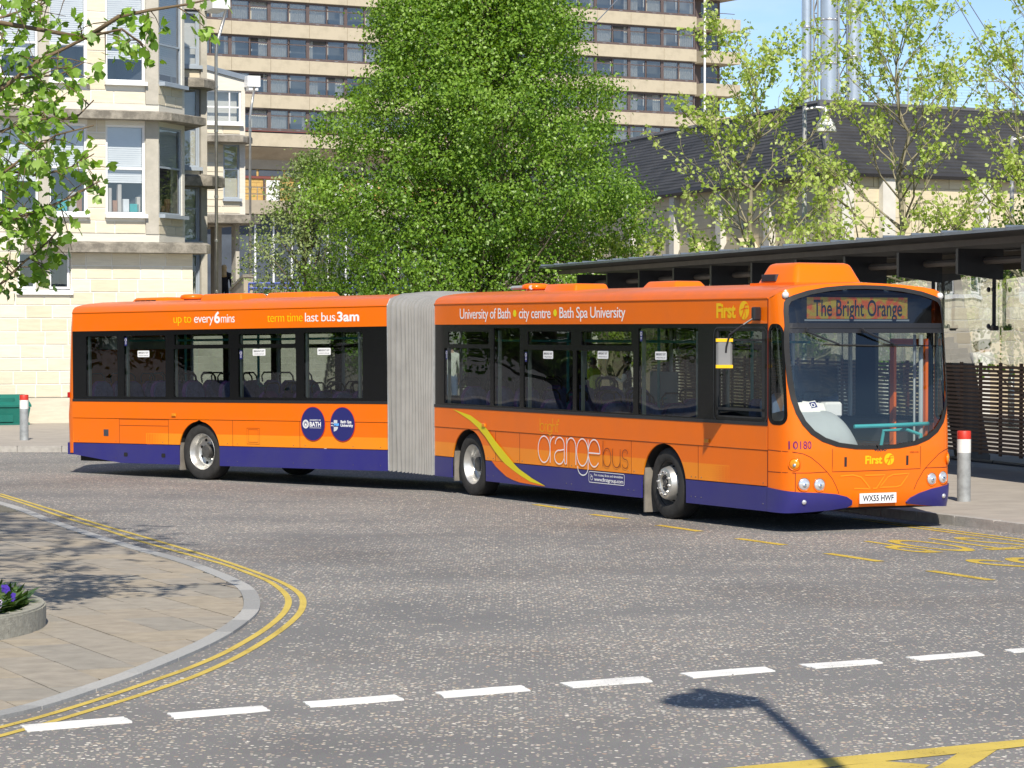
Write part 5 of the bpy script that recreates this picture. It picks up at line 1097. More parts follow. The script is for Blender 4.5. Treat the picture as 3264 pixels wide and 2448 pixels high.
mb = MB(); mb.box(.86, 1.3, -.45, .3, ZZ(10.62), ZZ(10.98)); mb.box(.92, 1.24, -.4, .25, ZZ(10.5), ZZ(10.62)); mb.obj('rain_hopper', 'window_white', s3)
sash(s3, -.45, .77, ZZ(9.42), ZZ(10.5), .06, bars=[ZZ(9.95)], vbars=(-.1, .38), fmat='window_white', room='room_grey'); sash(s3, .146, .71, ZZ(6.9), ZZ(8.7), .06, bars=[ZZ(7.88)], vbars=(), fmat='window_grey', room='room_dark')
slab(s3, [(-1.4, 0), (-1.4, -.8), (.6, -.8), (1.1, -.2), (1.1, 1.0), (.8, 1.0)], ZZ(8.74), ZZ(8.98)); slab(s3, [(-1.4, 0), (-1.4, -.95), (.8, -.95), (1.36, -.2), (1.36, 1.2), (-1.4, 6)], ZZ(6.05), ZZ(6.36))
mb = MB(); mb.tube([(.92, -.5, 0), (.92, -.5, ZZ(9.6)), (.98, -.5, ZZ(10.0)), (1.1, -.4, ZZ(10.6))], .042, 10); pp = mb.obj('drainpipe', 'steel_pipe', s3, smooth=True)
for z in (3.5, 4.6, 5.6, 7.1, 9.0): MB().lathe([(.06, 0), (.06, .06)], Matrix.Translation((.92, -.5, z)), 10).obj('pipe_bracket', 'steel_pipe', pp)
# colonnade posts run back into the passage
for k in range(6):
    x = .62-.155*k; y = -.05+1.6*k; mb = MB(); mb.box(x-.19 if k else x-.07, x+.06, y, y+.5, 0, ZZ(6.1)); mb.obj('column', 'column_concrete', s3)
mb = MB(); mb.box(-1.8, -.9, .3, 14, 0, ZZ(6.1)); mb.box(-1.8, 1.2, 10.5, 11, 0, ZZ(6.1)); mb.obj('passage_wall', 'column_concrete', s3)
mb = MB(); mb.box(-1.4, .7, .32, 11, ZZ(6.0), ZZ(6.05)); mb.obj('passage_ceiling', 'soffit_concrete', s3)
mb = MB(); mb.prism([(-1.4, .32), (.7, .32), (.7, 5), (-1.4, 5)], ZZ(6.4), ZZ(10.7)); mb.obj('core_wall', 'pale_render', s3)
# ---------------------------------------------------------------- raised walk, parapets, rails and steps behind the bus
pm('path_concrete', (.36, .33, .28), .9, var=.15, scale=1.5)
tr = MB(); tr.prism([(-24, 84), (-5.2, 84), (-5.2, 150), (-24, 150)], .1, 3.05); terrace = tag(tr.obj('raised_terrace', 'path_concrete'), kind='structure')
stp = empty('stone_steps', (-7.4, 66, .12), 0, 'broad flight of pale stone steps behind the bus', 'steps')
for k in range(17):
    mb = MB(); mb.bbox(-2.2, 2.7, .55*k*.8, .55*k*.8+.9, -.12 if k == 0 else .172*(k-1), .172*(k+1), .012); mb.obj('step', 'column_concrete', stp)
def parapet(name, label, x0, y0, x1, y1, z0, z1, zz0=0.):
    a = math.atan2(y1-y0, x1-x0); L_ = math.hypot(x1-x0, y1-y0); o = empty(name, (x0, y0, z0), a, label, 'wall'); mb = MB(); mb.prism([(0, -.15), (L_, -.15), (L_, .15), (0, .15)], 0, lambda p: (z1-z0) if p[0] > L_/2 else (zz0 or z1)-z0); mb.obj('wall', 'soffit_concrete', o)
    mb = MB(); mb.prism([(-.04, -.19), (L_+.04, -.19), (L_+.04, .19), (-.04, .19)], lambda p: ((z1-z0) if p[0] > L_/2 else (zz0 or z1)-z0)+.003, lambda p: ((z1-z0) if p[0] > L_/2 else (zz0 or z1)-z0)+.1); mb.obj('coping', 'slab_concrete', o)
parapet('parapet_wall', 'sloping concrete parapet beside the colonnade passage', -9.36, 93, -8.62, 90, 2.9, 4.22, 3.8); parapet('parapet_wall', 'short concrete parapet below the blue rails', -7.7, 88, -6.6, 88, 2.9, 3.7)
br = empty('blue_railing', (-8.6, 90, 3.05), 0, 'blue and white metal railing behind the bus roof', 'railing')
for k in range(4): MB().tube([(1.75*k, 0, 0), (1.75*k, 0, .98)], .03, 6).obj('post', 'blue_rail', br)
for z, m_ in ((.98, 'blue_rail'), (.82, 'blue_rail'), (.6, 'window_white'), (.45, 'window_white')): MB().tube([(0, 0, z), (5.25, 0, z)], .03, 6).obj('rail', m_, br)
# ---------------------------------------------------------------- tall block with brown window bands
TA = math.atan2(.51, .86)
tw = empty('tower_block', ((1000-1632)/8772*205, 205, 3), TA, 'tall residential block with buff concrete bands and brown window strips behind the trees', 'building')
TZ = -3
tops = [26.72+2.645*k for k in (3, 2, 1, 0, -1, -2, -3, -4, -5)]     # heads of the window strips
SP0, SPN, BW = -16.2, 17, 3.165
def tower_meshes():
    sp = MB(); sp.bbox(.012, BW-.012, -.12, .25, 0, .98, .02)
    fr = MB(); h = 1.62
    for a, b, c, d in ((0, .13, 0, h), (BW-.13, BW, 0, h), (.13, BW-.13, 0, .20), (.13, BW-.13, h-.10, h), (BW/2-.05, BW/2+.05, .20, h-.10), (.13, BW-.13, 1.12, 1.19)): fr.box(a, b, .16, .28, c, d)
    pn = MB(); pn.add([(0, 0, 0), (BW/2-.2, 0, 0), (BW/2-.2, 0, .92), (0, 0, .92)], [(0, 1, 2, 3)]); pt = MB(); pt.add([(0, 0, 0), (BW/2-.2, 0, 0), (BW/2-.2, 0, .33), (0, 0, .33)], [(0, 1, 2, 3)])
    cu = []
    for wd in (.35, .75, BW/2-.2):
        c = MB(); n = max(4, int(wd/.09)); c.add([(wd*i/n, .05*(i % 2), z) for z in (0, 1.30) for i in range(n+1)], [(i, i+1, n+2+i, n+1+i) for i in range(n)]); cu.append(c.mesh('curtain', 'curtain_cream'))
    sl = MB(); sl.box(0, BW, .10, .3, -.05, 0); hd = MB(); hd.box(0, .30, 0, .012, 0, .02)
    return sp.mesh('spandrel_panel', 'tower_concrete'), fr.mesh('window', 'brown_frame'), pn.mesh('pane', 'tower_glass'), pt.mesh('pane', 'tower_glass'), cu, sl.mesh('sill', 'red_sill'), hd.mesh('handle', 'window_grey')
pm('tower_room', (.46, .48, .49), .9, var=.25, scale=.5)
tsp, tfr, tpn, tpt, tcu, tsl, thd = tower_meshes(); rt_ = random.Random(5)
for r, zt_ in enumerate(tops):
    z = zt_+TZ
    for k in range(SPN):
        x = SP0+BW*k
        if x+BW > 35.6: continue
        low = r >= 7 and x < 12
        if low: continue
        inst('spandrel_panel', tsp, tw, Matrix.Translation((x, 0, z+.02)))
        wf = inst('window', tfr, tw, Matrix.Translation((x, 0, z-1.63))); inst('sill', tsl, wf)
        for q in range(2):
            xo = .16+q*(BW/2-.02); inst('pane', tpn, wf, Matrix.Translation((xo, .21, .2))); inst('handle', thd, wf, Matrix.Translation((xo+.5, .15, .09)))
            openp = rt_.random() < .18
            inst('pane', tpt, wf, Matrix.Translation((xo, .21, 1.19)) if not openp else Matrix.Translation((xo, .20, 1.19)) @ Matrix.Rotation(R(-22), 4, 'X'))
            u = rt_.random()
            if u < .42: inst('curtain', tcu[2], wf, Matrix.Translation((xo, .36, .2)))
            elif u < .75: inst('curtain', tcu[0 if u < .6 else 1], wf, Matrix.Translation((xo if q == 0 else xo+BW/2-.2-(.35 if u < .6 else .75), .36, .2)))
# lower concrete band and slanted soffit at the left
mb = MB(); mb.box(SP0, 12, -.15, .3, 16.0+TZ, 16.98+TZ); mb.obj('spandrel_band', 'tower_concrete', tw)
mb = MB(); mb.add([(SP0, -.1, 15.95+TZ), (12, -.1, 15.95+TZ), (12, 1.4, 15.1+TZ), (SP0, 1.4, 15.1+TZ), (12, 1.4, 14.4+TZ), (SP0, 1.4, 14.4+TZ)], [(0, 1, 2, 3), (3, 2, 4, 5)]); mb.obj('soffit', 'soffit_concrete', tw)
mb = MB(); mb.box(SP0, 12, 1.5, 1.8, 12.0+TZ, 14.4+TZ); mb.obj('recessed_wall', 'yellow_brick', tw)
for k in range(9):
    a = SP0+8+k*2.2; mb = MB(); mb.box(a, a+2.0, 1.42, 1.5, 13.9+TZ, 14.35+TZ); f_ = mb.obj('strip_window', 'room_dark', tw)
mb = MB(); mb.box(SP0, 12, 1.35, 1.5, 13.7+TZ, 13.88+TZ); mb.obj('strip_sill', 'red_sill', tw)
for k in range(5):
    a = -3.2+k*2.6; mb = MB(); mb.box(a, a+1.1, 1.38, 1.5, 12.1+TZ, 13.6+TZ); mb.obj('white_panel', 'window_white', tw); mb = MB(); mb.box(a-.25, a-.08, 1.36, 1.5, 12.0+TZ, 13.68+TZ); mb.obj('door_jamb', 'brown_frame', tw)
for row in range(6):
    for k in range(14):
        a = -8.6+k*.42+(row % 2)*.21; mb = MB(); mb.box(a+.01, a+.41, 1.47, 1.5, 12.1+row*.26+TZ, 12.34+row*.26+TZ); mb.obj('brick', 'yellow_brick', tw)
mb = MB(); mb.box(SP0, 12, -.6, 1.8, 11.0+TZ, 12.0+TZ); mb.obj('podium_band', 'soffit_concrete', tw); mb = MB(); mb.box(SP0, 12, .8, 1.8, 0, 11.0+TZ); mb.obj('podium_wall', 'room_dark', tw)
for k in range(12): MB().box(-9+k*1.5, -8.88+k*1.5, .7, .8, 3, 11.0+TZ).obj('podium_mullion', 'window_white', tw)
for z in (12.45, 12.95): MB().tube([(SP0, -.4, z+TZ), (12, -.4, z+TZ)], .03, 5).obj('rail', 'steel_pipe', tw)
for k in range(14): MB().tube([(SP0+6+1.8*k, -.4, 12+TZ), (SP0+6+1.8*k, -.4, 13+TZ)], .03, 5).obj('rail_post', 'steel_pipe', tw)
# rooms behind the strips and the corner with recessed balconies
mb = MB(); mb.box(SP0, 35.5, 2.2, 12, 0, 36+TZ); mb.obj('core', 'tower_room', tw)
for r, zt_ in enumerate(tops):
    z = zt_+TZ; mb = MB(); mb.box(35.15, 38.75, -.12, 3.2, z+.02, z+1.0); mb.obj('balcony_wall', 'tower_concrete', tw); mb = MB(); mb.box(35.5, 37.9, 1.6, 1.7, z-1.62, z+.02); mb.obj('balcony_glazing', 'brown_frame', tw)
    mb = MB(); mb.add([(36.0, 1.58, z-1.5), (37.6, 1.58, z-1.5), (37.6, 1.58, z-.15), (36, 1.58, z-.15)], [(0, 1, 2, 3)]); mb.obj('pane', 'house_glass', tw); MB().tube([(35.6, .1, z-1.2), (38.3, .1, z-1.2)], .03, 5).obj('balcony_rail', 'brown_frame', tw)
MB().tube([(35.15, -.2, 0), (35.15, -.2, 36+TZ)], .09, 8).obj('drainpipe', 'window_white', tw)
# ---------------------------------------------------------------- slate-roofed hall at the right
def slate():
    m, nt, b = new_mat('slate'); tc = N(nt, 'ShaderNodeTexCoord'); lk = nt.links.new
    n = N(nt, 'ShaderNodeTexNoise', Scale=.9, Detail=7., Roughness=.7); lk(tc.outputs['Object'], n.inputs['Vector'])
    r = N(nt, 'ShaderNodeValToRGB'); e = r.color_ramp.elements; e[0].position = .3; e[1].position = .7; e[0].color = (.028, .027, .027, 1); e[1].color = (.065, .063, .062, 1); lk(n.outputs[0], r.inputs[0]); lk(r.outputs[0], b.inputs['Base Color']); b.inputs['Roughness'].default_value = .62
slate(); pm('slate_pale', (.10, .10, .105), .7, var=.2); stone_mat('hall_block_a', (.66, .585, .425), .07); stone_mat('hall_block_b', (.63, .55, .39), .07); stone_mat('hall_joint', (.50, .42, .29), .05); pm('hall_pilaster', (.62, .60, .55), .85, var=.08); pm('fascia_dark', (.03, .03, .034), .6, var=.1)
HC = Vector((8.66, 75.0)); dL = Vector((-.287, .958)).normalized(); dR = Vector((.854, .52)).normalized()
hall = empty('slate_roofed_hall', (HC.x, HC.y, .12), 0, 'low hall with dark slate hipped roof and pale block walls at right', 'building')
EZ = 6.88-.12
nL = Vector((-dL.y, dL.x)); nL = nL if nL.dot(Vector((0, -1))) > 0 or nL.x < 0 else -nL
if nL.x > 0: nL = -nL
nR = Vector((dR.y, -dR.x))
LL, LR = 34., 40.
# eave outline overhangs the walls by 0.55
def inter(p, d, q, e):
    t = ((q-p).x*e.y-(q-p).y*e.x)/(d.x*e.y-d.y*e.x); return p+d*t
E0 = Vector((0, 0)); wallc = inter(-nL*.27, dL, -nR*.27, dR)
def wall_run(d, n, L, name, pil, ws_):
    x0 = wallc; 
    a = math.atan2(d.y, d.x); M = Matrix.Translation((x0.x, x0.y, 0)) @ Matrix.Rotation(a, 4, 'Z')
    loc_n = Matrix.Rotation(-a, 2) @ n; sgn = 1 if loc_n.y > 0 else -1
    mb = MB(); mb.box(0, L, -.3*sgn if sgn > 0 else 0, 0 if sgn > 0 else .3, 0, EZ); w0 = mb.obj('wall', 'hall_joint', hall, M)
    k = 0
    for r in range(14):
        z0 = EZ-.42*(r+1)
        if z0 < 2.4: break
        x = .0 if r % 2 else .45; xs = [0]+([.45] if r % 2 == 0 else [])
        x = xs[-1]; first = 0
        while x < ws_:
            e = min(x+.9, ws_); mb = MB(); y0, y1 = (0, .03) if sgn > 0 else (-.03, 0); mb.box(x+.008, e-.008, y0, y1, z0+.006, z0+.414); mb.obj('wall_block', 'hall_block_a' if (k*7) % 3 else 'hall_block_b', w0); x = e; k += 1
    for p in pil:
        mb = MB(); y0, y1 = (0, .22) if sgn > 0 else (-.22, 0); mb.box(p-.22, p+.22, y0, y1, 0, EZ-.06); mb.obj('pilaster', 'hall_pilaster', hall, M)
    return M, sgn
ML, sL = wall_run(dL, nL, LL, 'left', [4.4, 8.3, 12.4, 16.5, 20.6, 24.7], 24.); MR_, sR = wall_run(dR, nR, LR, 'right', [.3, 1.75, 5.2, 8.7, 12.2], 11.)
# arched recess hoods low on the left wall
for p in (10.2, 6.3):
    mb = MB(); prof = [(p+1.0*math.cos(R(a)), 4.35+.75*math.sin(R(a))) for a in range(0, 181, 20)]; prof = [(p+1.0, 3.2)]+prof+[(p-1.0, 3.2)]
    mb.add([(x, .03*sL, z) for x, z in prof]+[(x, .5*sL, z) for x, z in prof], [(i, i+1, len(prof)+i+1, len(prof)+i) for i in range(len(prof)-1)]+[tuple(range(len(prof), 2*len(prof)))]); mb.obj('recess_hood', 'hall_block_b', hall, ML)
# hipped roof: eave corner, ridge corner
RI = Vector((9.19, 82.0))-HC; RZ_ = 9.22-.12
rl, rr_ = RI+dL*30, RI+dR*34
def roof_face(a0, a1, b0, b1, n):
    """courses of slates laid as overlapping strips from eave (a) to ridge (b)"""
    for k in range(n):
        t0, t1 = k/n, (k+1)/n+.012; p = a0.lerp(b0, t0); q = a1.lerp(b1, t0); r = b0.lerp(a0, 1-t1); s = b1.lerp(a1, 1-t1)
        up = Vector((0, 0, .055)); mb = MB(); m = 26; V = []
        for i in range(m+1):
            f = i/m; j = Vector((0, 0, .012*math.sin(i*2.3+k*1.7)+.008*math.sin(i*5.1+k)))
            V += [p.lerp(q, f)+up+j, r.lerp(s, f)+Vector((0, 0, .012)), p.lerp(q, f)-Vector((0, 0, .03))]
        F_ = [(3*i, 3*i+3, 3*i+4, 3*i+1) for i in range(m)]+[(3*i, 3*i+2, 3*i+5, 3*i+3) for i in range(m)]
        mb.add(V, F_); mb.obj('slate_course', 'slate', hall)
v3 = lambda p, z: Vector((p.x, p.y, z))
roof_face(v3(E0, EZ), v3(E0+dL*LL, EZ), v3(RI, RZ_), v3(rl, RZ_), 20); roof_face(v3(E0, EZ), v3(E0+dR*LR, EZ), v3(RI, RZ_), v3(rr_, RZ_), 20)
for a, b in ((E0, E0+dL*LL), (E0, E0+dR*LR)):
    mb = MB(); mb.tube([v3(a, EZ-.08), v3(b, EZ-.08)], .10, 6); mb.obj('gutter', 'fascia_dark', hall)
for a, b, z0, z1 in ((RI, rl, RZ_, RZ_), (RI, rr_, RZ_, RZ_), (E0, RI, EZ, RZ_)):
    mb = MB(); mb.tube([v3(a, z0+.04), v3(b, z1+.04)], .11, 6); mb.obj('ridge_cap', 'slate_pale', hall)
sf = MB(); sf.add([v3(E0, EZ-.1), v3(E0+dL*LL, EZ-.1), v3(E0+dL*LL-nL*1, EZ-.1), v3(wallc, EZ-.1), v3(E0+dR*LR-nR*1, EZ-.1), v3(E0+dR*LR, EZ-.1)], [(0, 1, 2, 3), (0, 3, 4, 5)]); sf.obj('eave_soffit', 'fascia_dark', hall)
bk = MB(); bk.add([v3(RI, RZ_), v3(rl, RZ_), v3(rl, 0), v3(RI+Vector((3, 6)), 0), v3(rr_, 0), v3(rr_, RZ_)], [(0, 1, 2, 3), (0, 3, 4, 5)]); bk.obj('rear_slope', 'slate', hall)
# small openable vents on the left wall
for x, z in ((6.6, 5.35), (15.2, 5.2), (10.9, 5.25)): MB().bbox(x, x+.35, .03 if sL > 0 else -.12, .12 if sL > 0 else -.03, z, z+.16, .02).obj('wall_vent', 'zinc', hall, ML)
# mesh guard rail on the flat roof behind the ridge
gr_ = empty('roof_guard_rail', (12.3, 95, 9.3), 0, 'thin mesh guard rail on the flat roof above the slates', 'railing')
for k in range(6): MB().tube([(1.35*k, 0, -1), (1.35*k, 0, 2.0-.06*k)], .025, 5).obj('post', 'steel_pipe', gr_)
for z in (0, .9, 1.9): MB().tube([(0, 0, z+.05), (6.8, 0, z-.25)], .018, 5).obj('rail', 'steel_pipe', gr_)
mb = MB()
for k in range(68): mb.tube([(.1*k, 0, -.6), (.1*k, 0, 1.95-.0045*k*10)], .004, 3)
for k in range(18): mb.tube([(0, 0, .1*k), (6.8, 0, .1*k-.28)], .004, 3)
tag(mb.obj('wire_mesh', 'steel_pipe', gr_), kind='stuff')
# ---------------------------------------------------------------- boiler flues
pm('flue_steel', (.66, .67, .68), .28, .85, var=.12, scale=1.5)
ft = empty('flue_stack', (13.75, 120, 3), 0, 'group of three shiny steel boiler flues in a lattice mast behind the hall', 'chimney')
for x, y, r in ((-.93, 0, .22), (.02, -.2, .38), (1.12, 0, .33)):
    mb = MB(); mb.tube([(x, y, 0), (x, y, 25)], r, 20); fl_ = mb.obj('flue', 'flue_steel', ft, smooth=True, ang=40)
    for k in range(12): MB().lathe([(r+.012, 0), (r+.02, .05), (r+.012, .1)], Matrix.Translation((x, y, 1.5+1.9*k+.3*x)), 20).obj('flue_band', 'flue_steel', fl_, smooth=True)
for x0, x1, y_ in ((-.6, -.42, .25), (.5, .85, .25)):
    mb = MB()
    for x in (x0, x1): mb.tube([(x, y_, 0), (x, y_, 24)], .045, 5)
    for k in range(34):
        z = .7*k; mb.tube([(x0 if k % 2 else x1, y_, z), (x1 if k % 2 else x0, y_, z+.7)], .03, 4); mb.tube([(x0, y_, z), (x1, y_, z)], .025, 4)
    mb.obj('lattice_mast', 'steel_pipe', ft)

for a, b in (((0, 0, 23.3), (16.5, 0, -2.5)), ((0, .2, 23.3), (15.2, .2, -2.5)), ((0, 0, 23.3), (-25, 0, -2.5))): MB().tube([a, b], .022, 4).obj('guy_wire', 'zinc', ft)
# ================================================================ bus shelter
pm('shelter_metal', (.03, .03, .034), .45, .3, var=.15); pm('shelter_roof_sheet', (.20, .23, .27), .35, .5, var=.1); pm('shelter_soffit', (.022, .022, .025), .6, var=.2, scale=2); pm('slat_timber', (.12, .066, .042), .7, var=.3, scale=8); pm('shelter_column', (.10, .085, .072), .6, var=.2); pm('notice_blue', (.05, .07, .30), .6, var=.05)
glass_mat('shelter_glass', (.70, .75, .71), .04, 0., .4)
SA = math.atan2(.966, -.257)
sh = empty('bus_shelter', (7.66, 41.2, .12), SA, 'long dark bus shelter with overhanging metal roof, hung glass and timber slat screen', 'bus shelter')
S0, S1 = -9.0, 27.2
ro = lambda y: 3.95+.075*y     # roof falls to the back
k = 0; s = S0
while s < S1-.1:
    e = min(s+1.2, S1); mb = MB(); g = .0
    mb.add([(s, 0, ro(0)), (e, 0, ro(0)), (e, -4.4, ro(-4.4)), (s, -4.4, ro(-4.4)), (s, 0, ro(0)-.05), (e, 0, ro(0)-.05)], [(0, 1, 2, 3), (4, 5, 1, 0)]); mb.box(s-.02, s+.02, -4.4, .02, ro(0)-.004, ro(0)+.035)
    mb.obj('roof_sheet', 'shelter_roof_sheet', sh); s = e
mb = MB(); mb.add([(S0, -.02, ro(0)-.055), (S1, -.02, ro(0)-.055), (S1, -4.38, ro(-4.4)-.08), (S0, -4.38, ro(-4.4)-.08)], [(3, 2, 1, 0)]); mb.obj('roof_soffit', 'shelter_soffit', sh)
for y, r in ((-.42, .05), (-2.0, .06), (-3.6, .06)):
    mb = MB(); mb.box(S0, S1-.3, y-r*.6, y+r*.6, ro(y)-.08-2*r, ro(y)-.085); mb.obj('purlin', 'shelter_column', sh)
for i, s in enumerate([S1-1.6-2.45*k for k in range(15)]):
    mb = MB(); mb.prism([(s-.05, -1.3), (s+.05, -1.3), (s+.05, -.5), (s-.05, -.5)], lambda p: 3.20 if p[1] < -.9 else 3.30, ro(-.5)-.2); b_ = mb.obj('bracket', 'shelter_metal', sh)
    mb = MB(); mb.tube([(s-.02, -1.15, 3.4), (s-.02, -1.15, 2.42)], .035, 6); mb.bbox(s-.12, s+.08, -1.2, -1.1, 2.38, 2.46, .02); mb.obj('glass_hanger', 'shelter_metal', b_)
    for z in (3.05, 2.45):
        for dx in (-.11, .07): MB().lathe([(.04, 0), (.045, .02), (.03, .04)], Matrix.Translation((s+dx, -1.11, z)) @ Matrix.Rotation(R(-90), 4, 'X'), 10).obj('spider_fitting', 'shelter_metal', b_)
    if i % 2 == 1:
        mb = MB(); mb.prism([(s+.3, -3.5), (s+.62, -3.5), (s+.62, -3.1), (s+.3, -3.1)], 0, .1); v = [(s+.2, -3.45), (s+.75, -3.45), (s+.75, -3.0), (s+.2, -3.0)]; w_ = [(x+.25, y+.5) for x, y in v]
        mb.add([(x, y, 0) for x, y in v]+[(x, y, ro(-3)-.25) for x, y in w_], [(i_, (i_+1) % 4, 4+(i_+1) % 4, 4+i_) for i_ in range(4)]); mb.obj('leaning_column', 'shelter_column', sh)
    g = MB(); g.add([(s+.03, -1.24, 1.0+1.42), (s+2.42, -1.24, 2.42), (s+2.42, -1.24, 3.35), (s+.03, -1.24, 3.35)], [(0, 1, 2, 3)]); g.obj('glass_pane', 'shelter_glass', sh)
    g = MB(); g.add([(s+.03, -2.42, 1.80), (s+2.42, -2.42, 1.80), (s+2.42, -2.42, 3.1), (s+.03, -2.42, 3.1)], [(0, 1, 2, 3)]); g.obj('glass_pane', 'shelter_glass', sh)
mb = MB(); mb.tube([(S0, -1.0, 3.52), (S1-.6, -1.0, 3.52)], .06, 8); mb.obj('tie_tube', 'shelter_column', sh)
sl_m = MB(); sl_m.bbox(0, 2.40, -.02, .02, 0, .048, .006); sl_me = sl_m.mesh('slat', 'slat_timber'); po = MB(); po.box(-.035, .035, -.06, -.02, 0, 1.62); po_me = po.mesh('slat_post', 'slat_timber')
for k in range(12):
    s = S1-1.6-2.45*(k+1)-.0
    for j in range(22): inst('slat', sl_me, sh, Matrix.Translation((s+.02, -2.38, .24+.0705*j)))
    for dx in (.0, .82, 1.63): inst('slat_post', po_me, sh, Matrix.Translation((s+dx, -2.38, .2)))
    MB().tube([(s+.02, -2.3, .10), (s+2.42, -2.3, .10)], .035, 6).obj('foot_rail', 'shelter_metal', sh)
mb = MB(); mb.box(-1.6, -.4, -2.6, -2.55, .9, 2.3); nb = mb.obj('notice_board', 'notice_blue', sh); MB().box(-1.15, -.85, -2.545, -2.54, 1.75, 2.1).obj('notice_sheet', 'paper', nb)
# ================================================================ bollards
pm('galvanised', (.36, .38, .39), .55, .3, var=.28, scale=7); pm('band_red', (.55, .035, .02), .5, var=.1); pm('band_white', (.78, .78, .76), .5, var=.08)
for x, y, lb in ((-10.574, 59.616, 'grey steel bollard with red and white bands beside the green grit bin'), (6.308, 38.385, 'grey steel bollard with red and white bands at the right, in front of the shelter')):
    b = empty('bollard', (x, y, .12), 0, lb, 'bollard', 'banded steel bollards')
    MB().lathe([(.095, -.02), (.095, .68)], None, 24, caps=False).obj('post', 'galvanised', b, smooth=True); MB().lathe([(.097, .68), (.097, .87)], None, 24, caps=False).obj('white_band', 'band_white', b, smooth=True); MB().lathe([(.097, .87), (.097, .975), (.09, .985), (0, .988)], None, 24).obj('red_cap', 'band_red', b, smooth=True, ang=40)
# ================================================================ green grit bin
pm('bin_green', (.006, .135, .105), .45, var=.12)
gb = empty('grit_bin', (-12.75, 69.35, .12), B22, 'dark green plastic grit bin against the stone wall', 'grit bin')
mb = MB(); mb.prism([(-.85, -.34), (.52, -.34), (.52, .3), (-.85, .3)], 0, .06); v0 = [(-.82, -.31), (.48, -.31), (.48, .28), (-.82, .28)]; v1 = [(-.88, -.36), (.54, -.36), (.54, .30), (-.88, .30)]
mb.add([(x, y, .06) for x, y in v0]+[(x, y, .44) for x, y in v1], [(i, (i+1) % 4, 4+(i+1) % 4, 4+i) for i in range(4)]); mb.box(-.55, .1, -.37, -.30, .08, .26); mb.obj('tub', 'bin_green', gb)
mb = MB(); v0 = [(-.9, -.39), (.56, -.39), (.56, .32), (-.9, .32)]; v1 = [(-.84, -.10), (.46, -.10), (.46, .30), (-.84, .30)]
mb.add([(x, y, .45) for x, y in v0]+[(x, y, .50) for x, y in v0]+[(x, y, .76) for x, y in v1], [(i, (i+1) % 4, 4+(i+1) % 4, 4+i) for i in range(4)]+[(4+i, 4+(i+1) % 4, 8+(i+1) % 4, 8+i) for i in range(4)]+[(8, 9, 10, 11), (3, 2, 1, 0)]); mb.bbox(-.6, .15, -.30, -.16, .56, .70, .02); mb.obj('lid', 'bin_green', gb)
# ================================================================ street lamps with dish reflectors
pm('lamp_steel', (.55, .55, .54), .4, .6, var=.15, scale=3); pm('dish_white', (.8, .8, .8), .5, var=.03)
def lamp(x, y, h, rz, label, dish=.42):
    o = empty('street_lamp', (x, y, .12), rz, label, 'street lamp', 'dish street lamps'); mb = MB(); mb.tube([(0, 0, 0), (0, 0, 1.2), (0, 0, 1.21), (0, 0, h)], [.085, .085, .062, .05], 12); mb.obj('post', 'lamp_steel', o, smooth=True)
    MB().tube([(0, 0, h-.08), (.3, 0, h-.02), (.5, 0, h-.05)], .03, 8).obj('arm', 'lamp_steel', o); MB().lathe([(.07, 0), (.07, -.22), (.05, -.26), (0, -.26)], Matrix.Translation((.52, 0, h)), 14).obj('lamp_body', 'lamp_steel', o, smooth=True)
    MB().lathe([(.05, -.24), (dish*.45, -.30), (dish*.8, -.42), (dish, -.62), (dish*.97, -.63), (dish*.75, -.45), (dish*.4, -.34), (0, -.32)], Matrix.Translation((.52, 0, h)), 24).obj('dish', 'dish_white', o, smooth=True)
lamp(7.22, 68, 7.9, 0, 'tall street lamp with white dish behind the shelter, between the two pale trees', .27); lamp(12.7, 70, 7.3, 0, 'tall street lamp with white dish at the right edge behind the shelter', .27)
lamp(2.2, 11.0, 7.45, R(130), 'street lamp near the camera whose dish shadow falls on the road', .36)
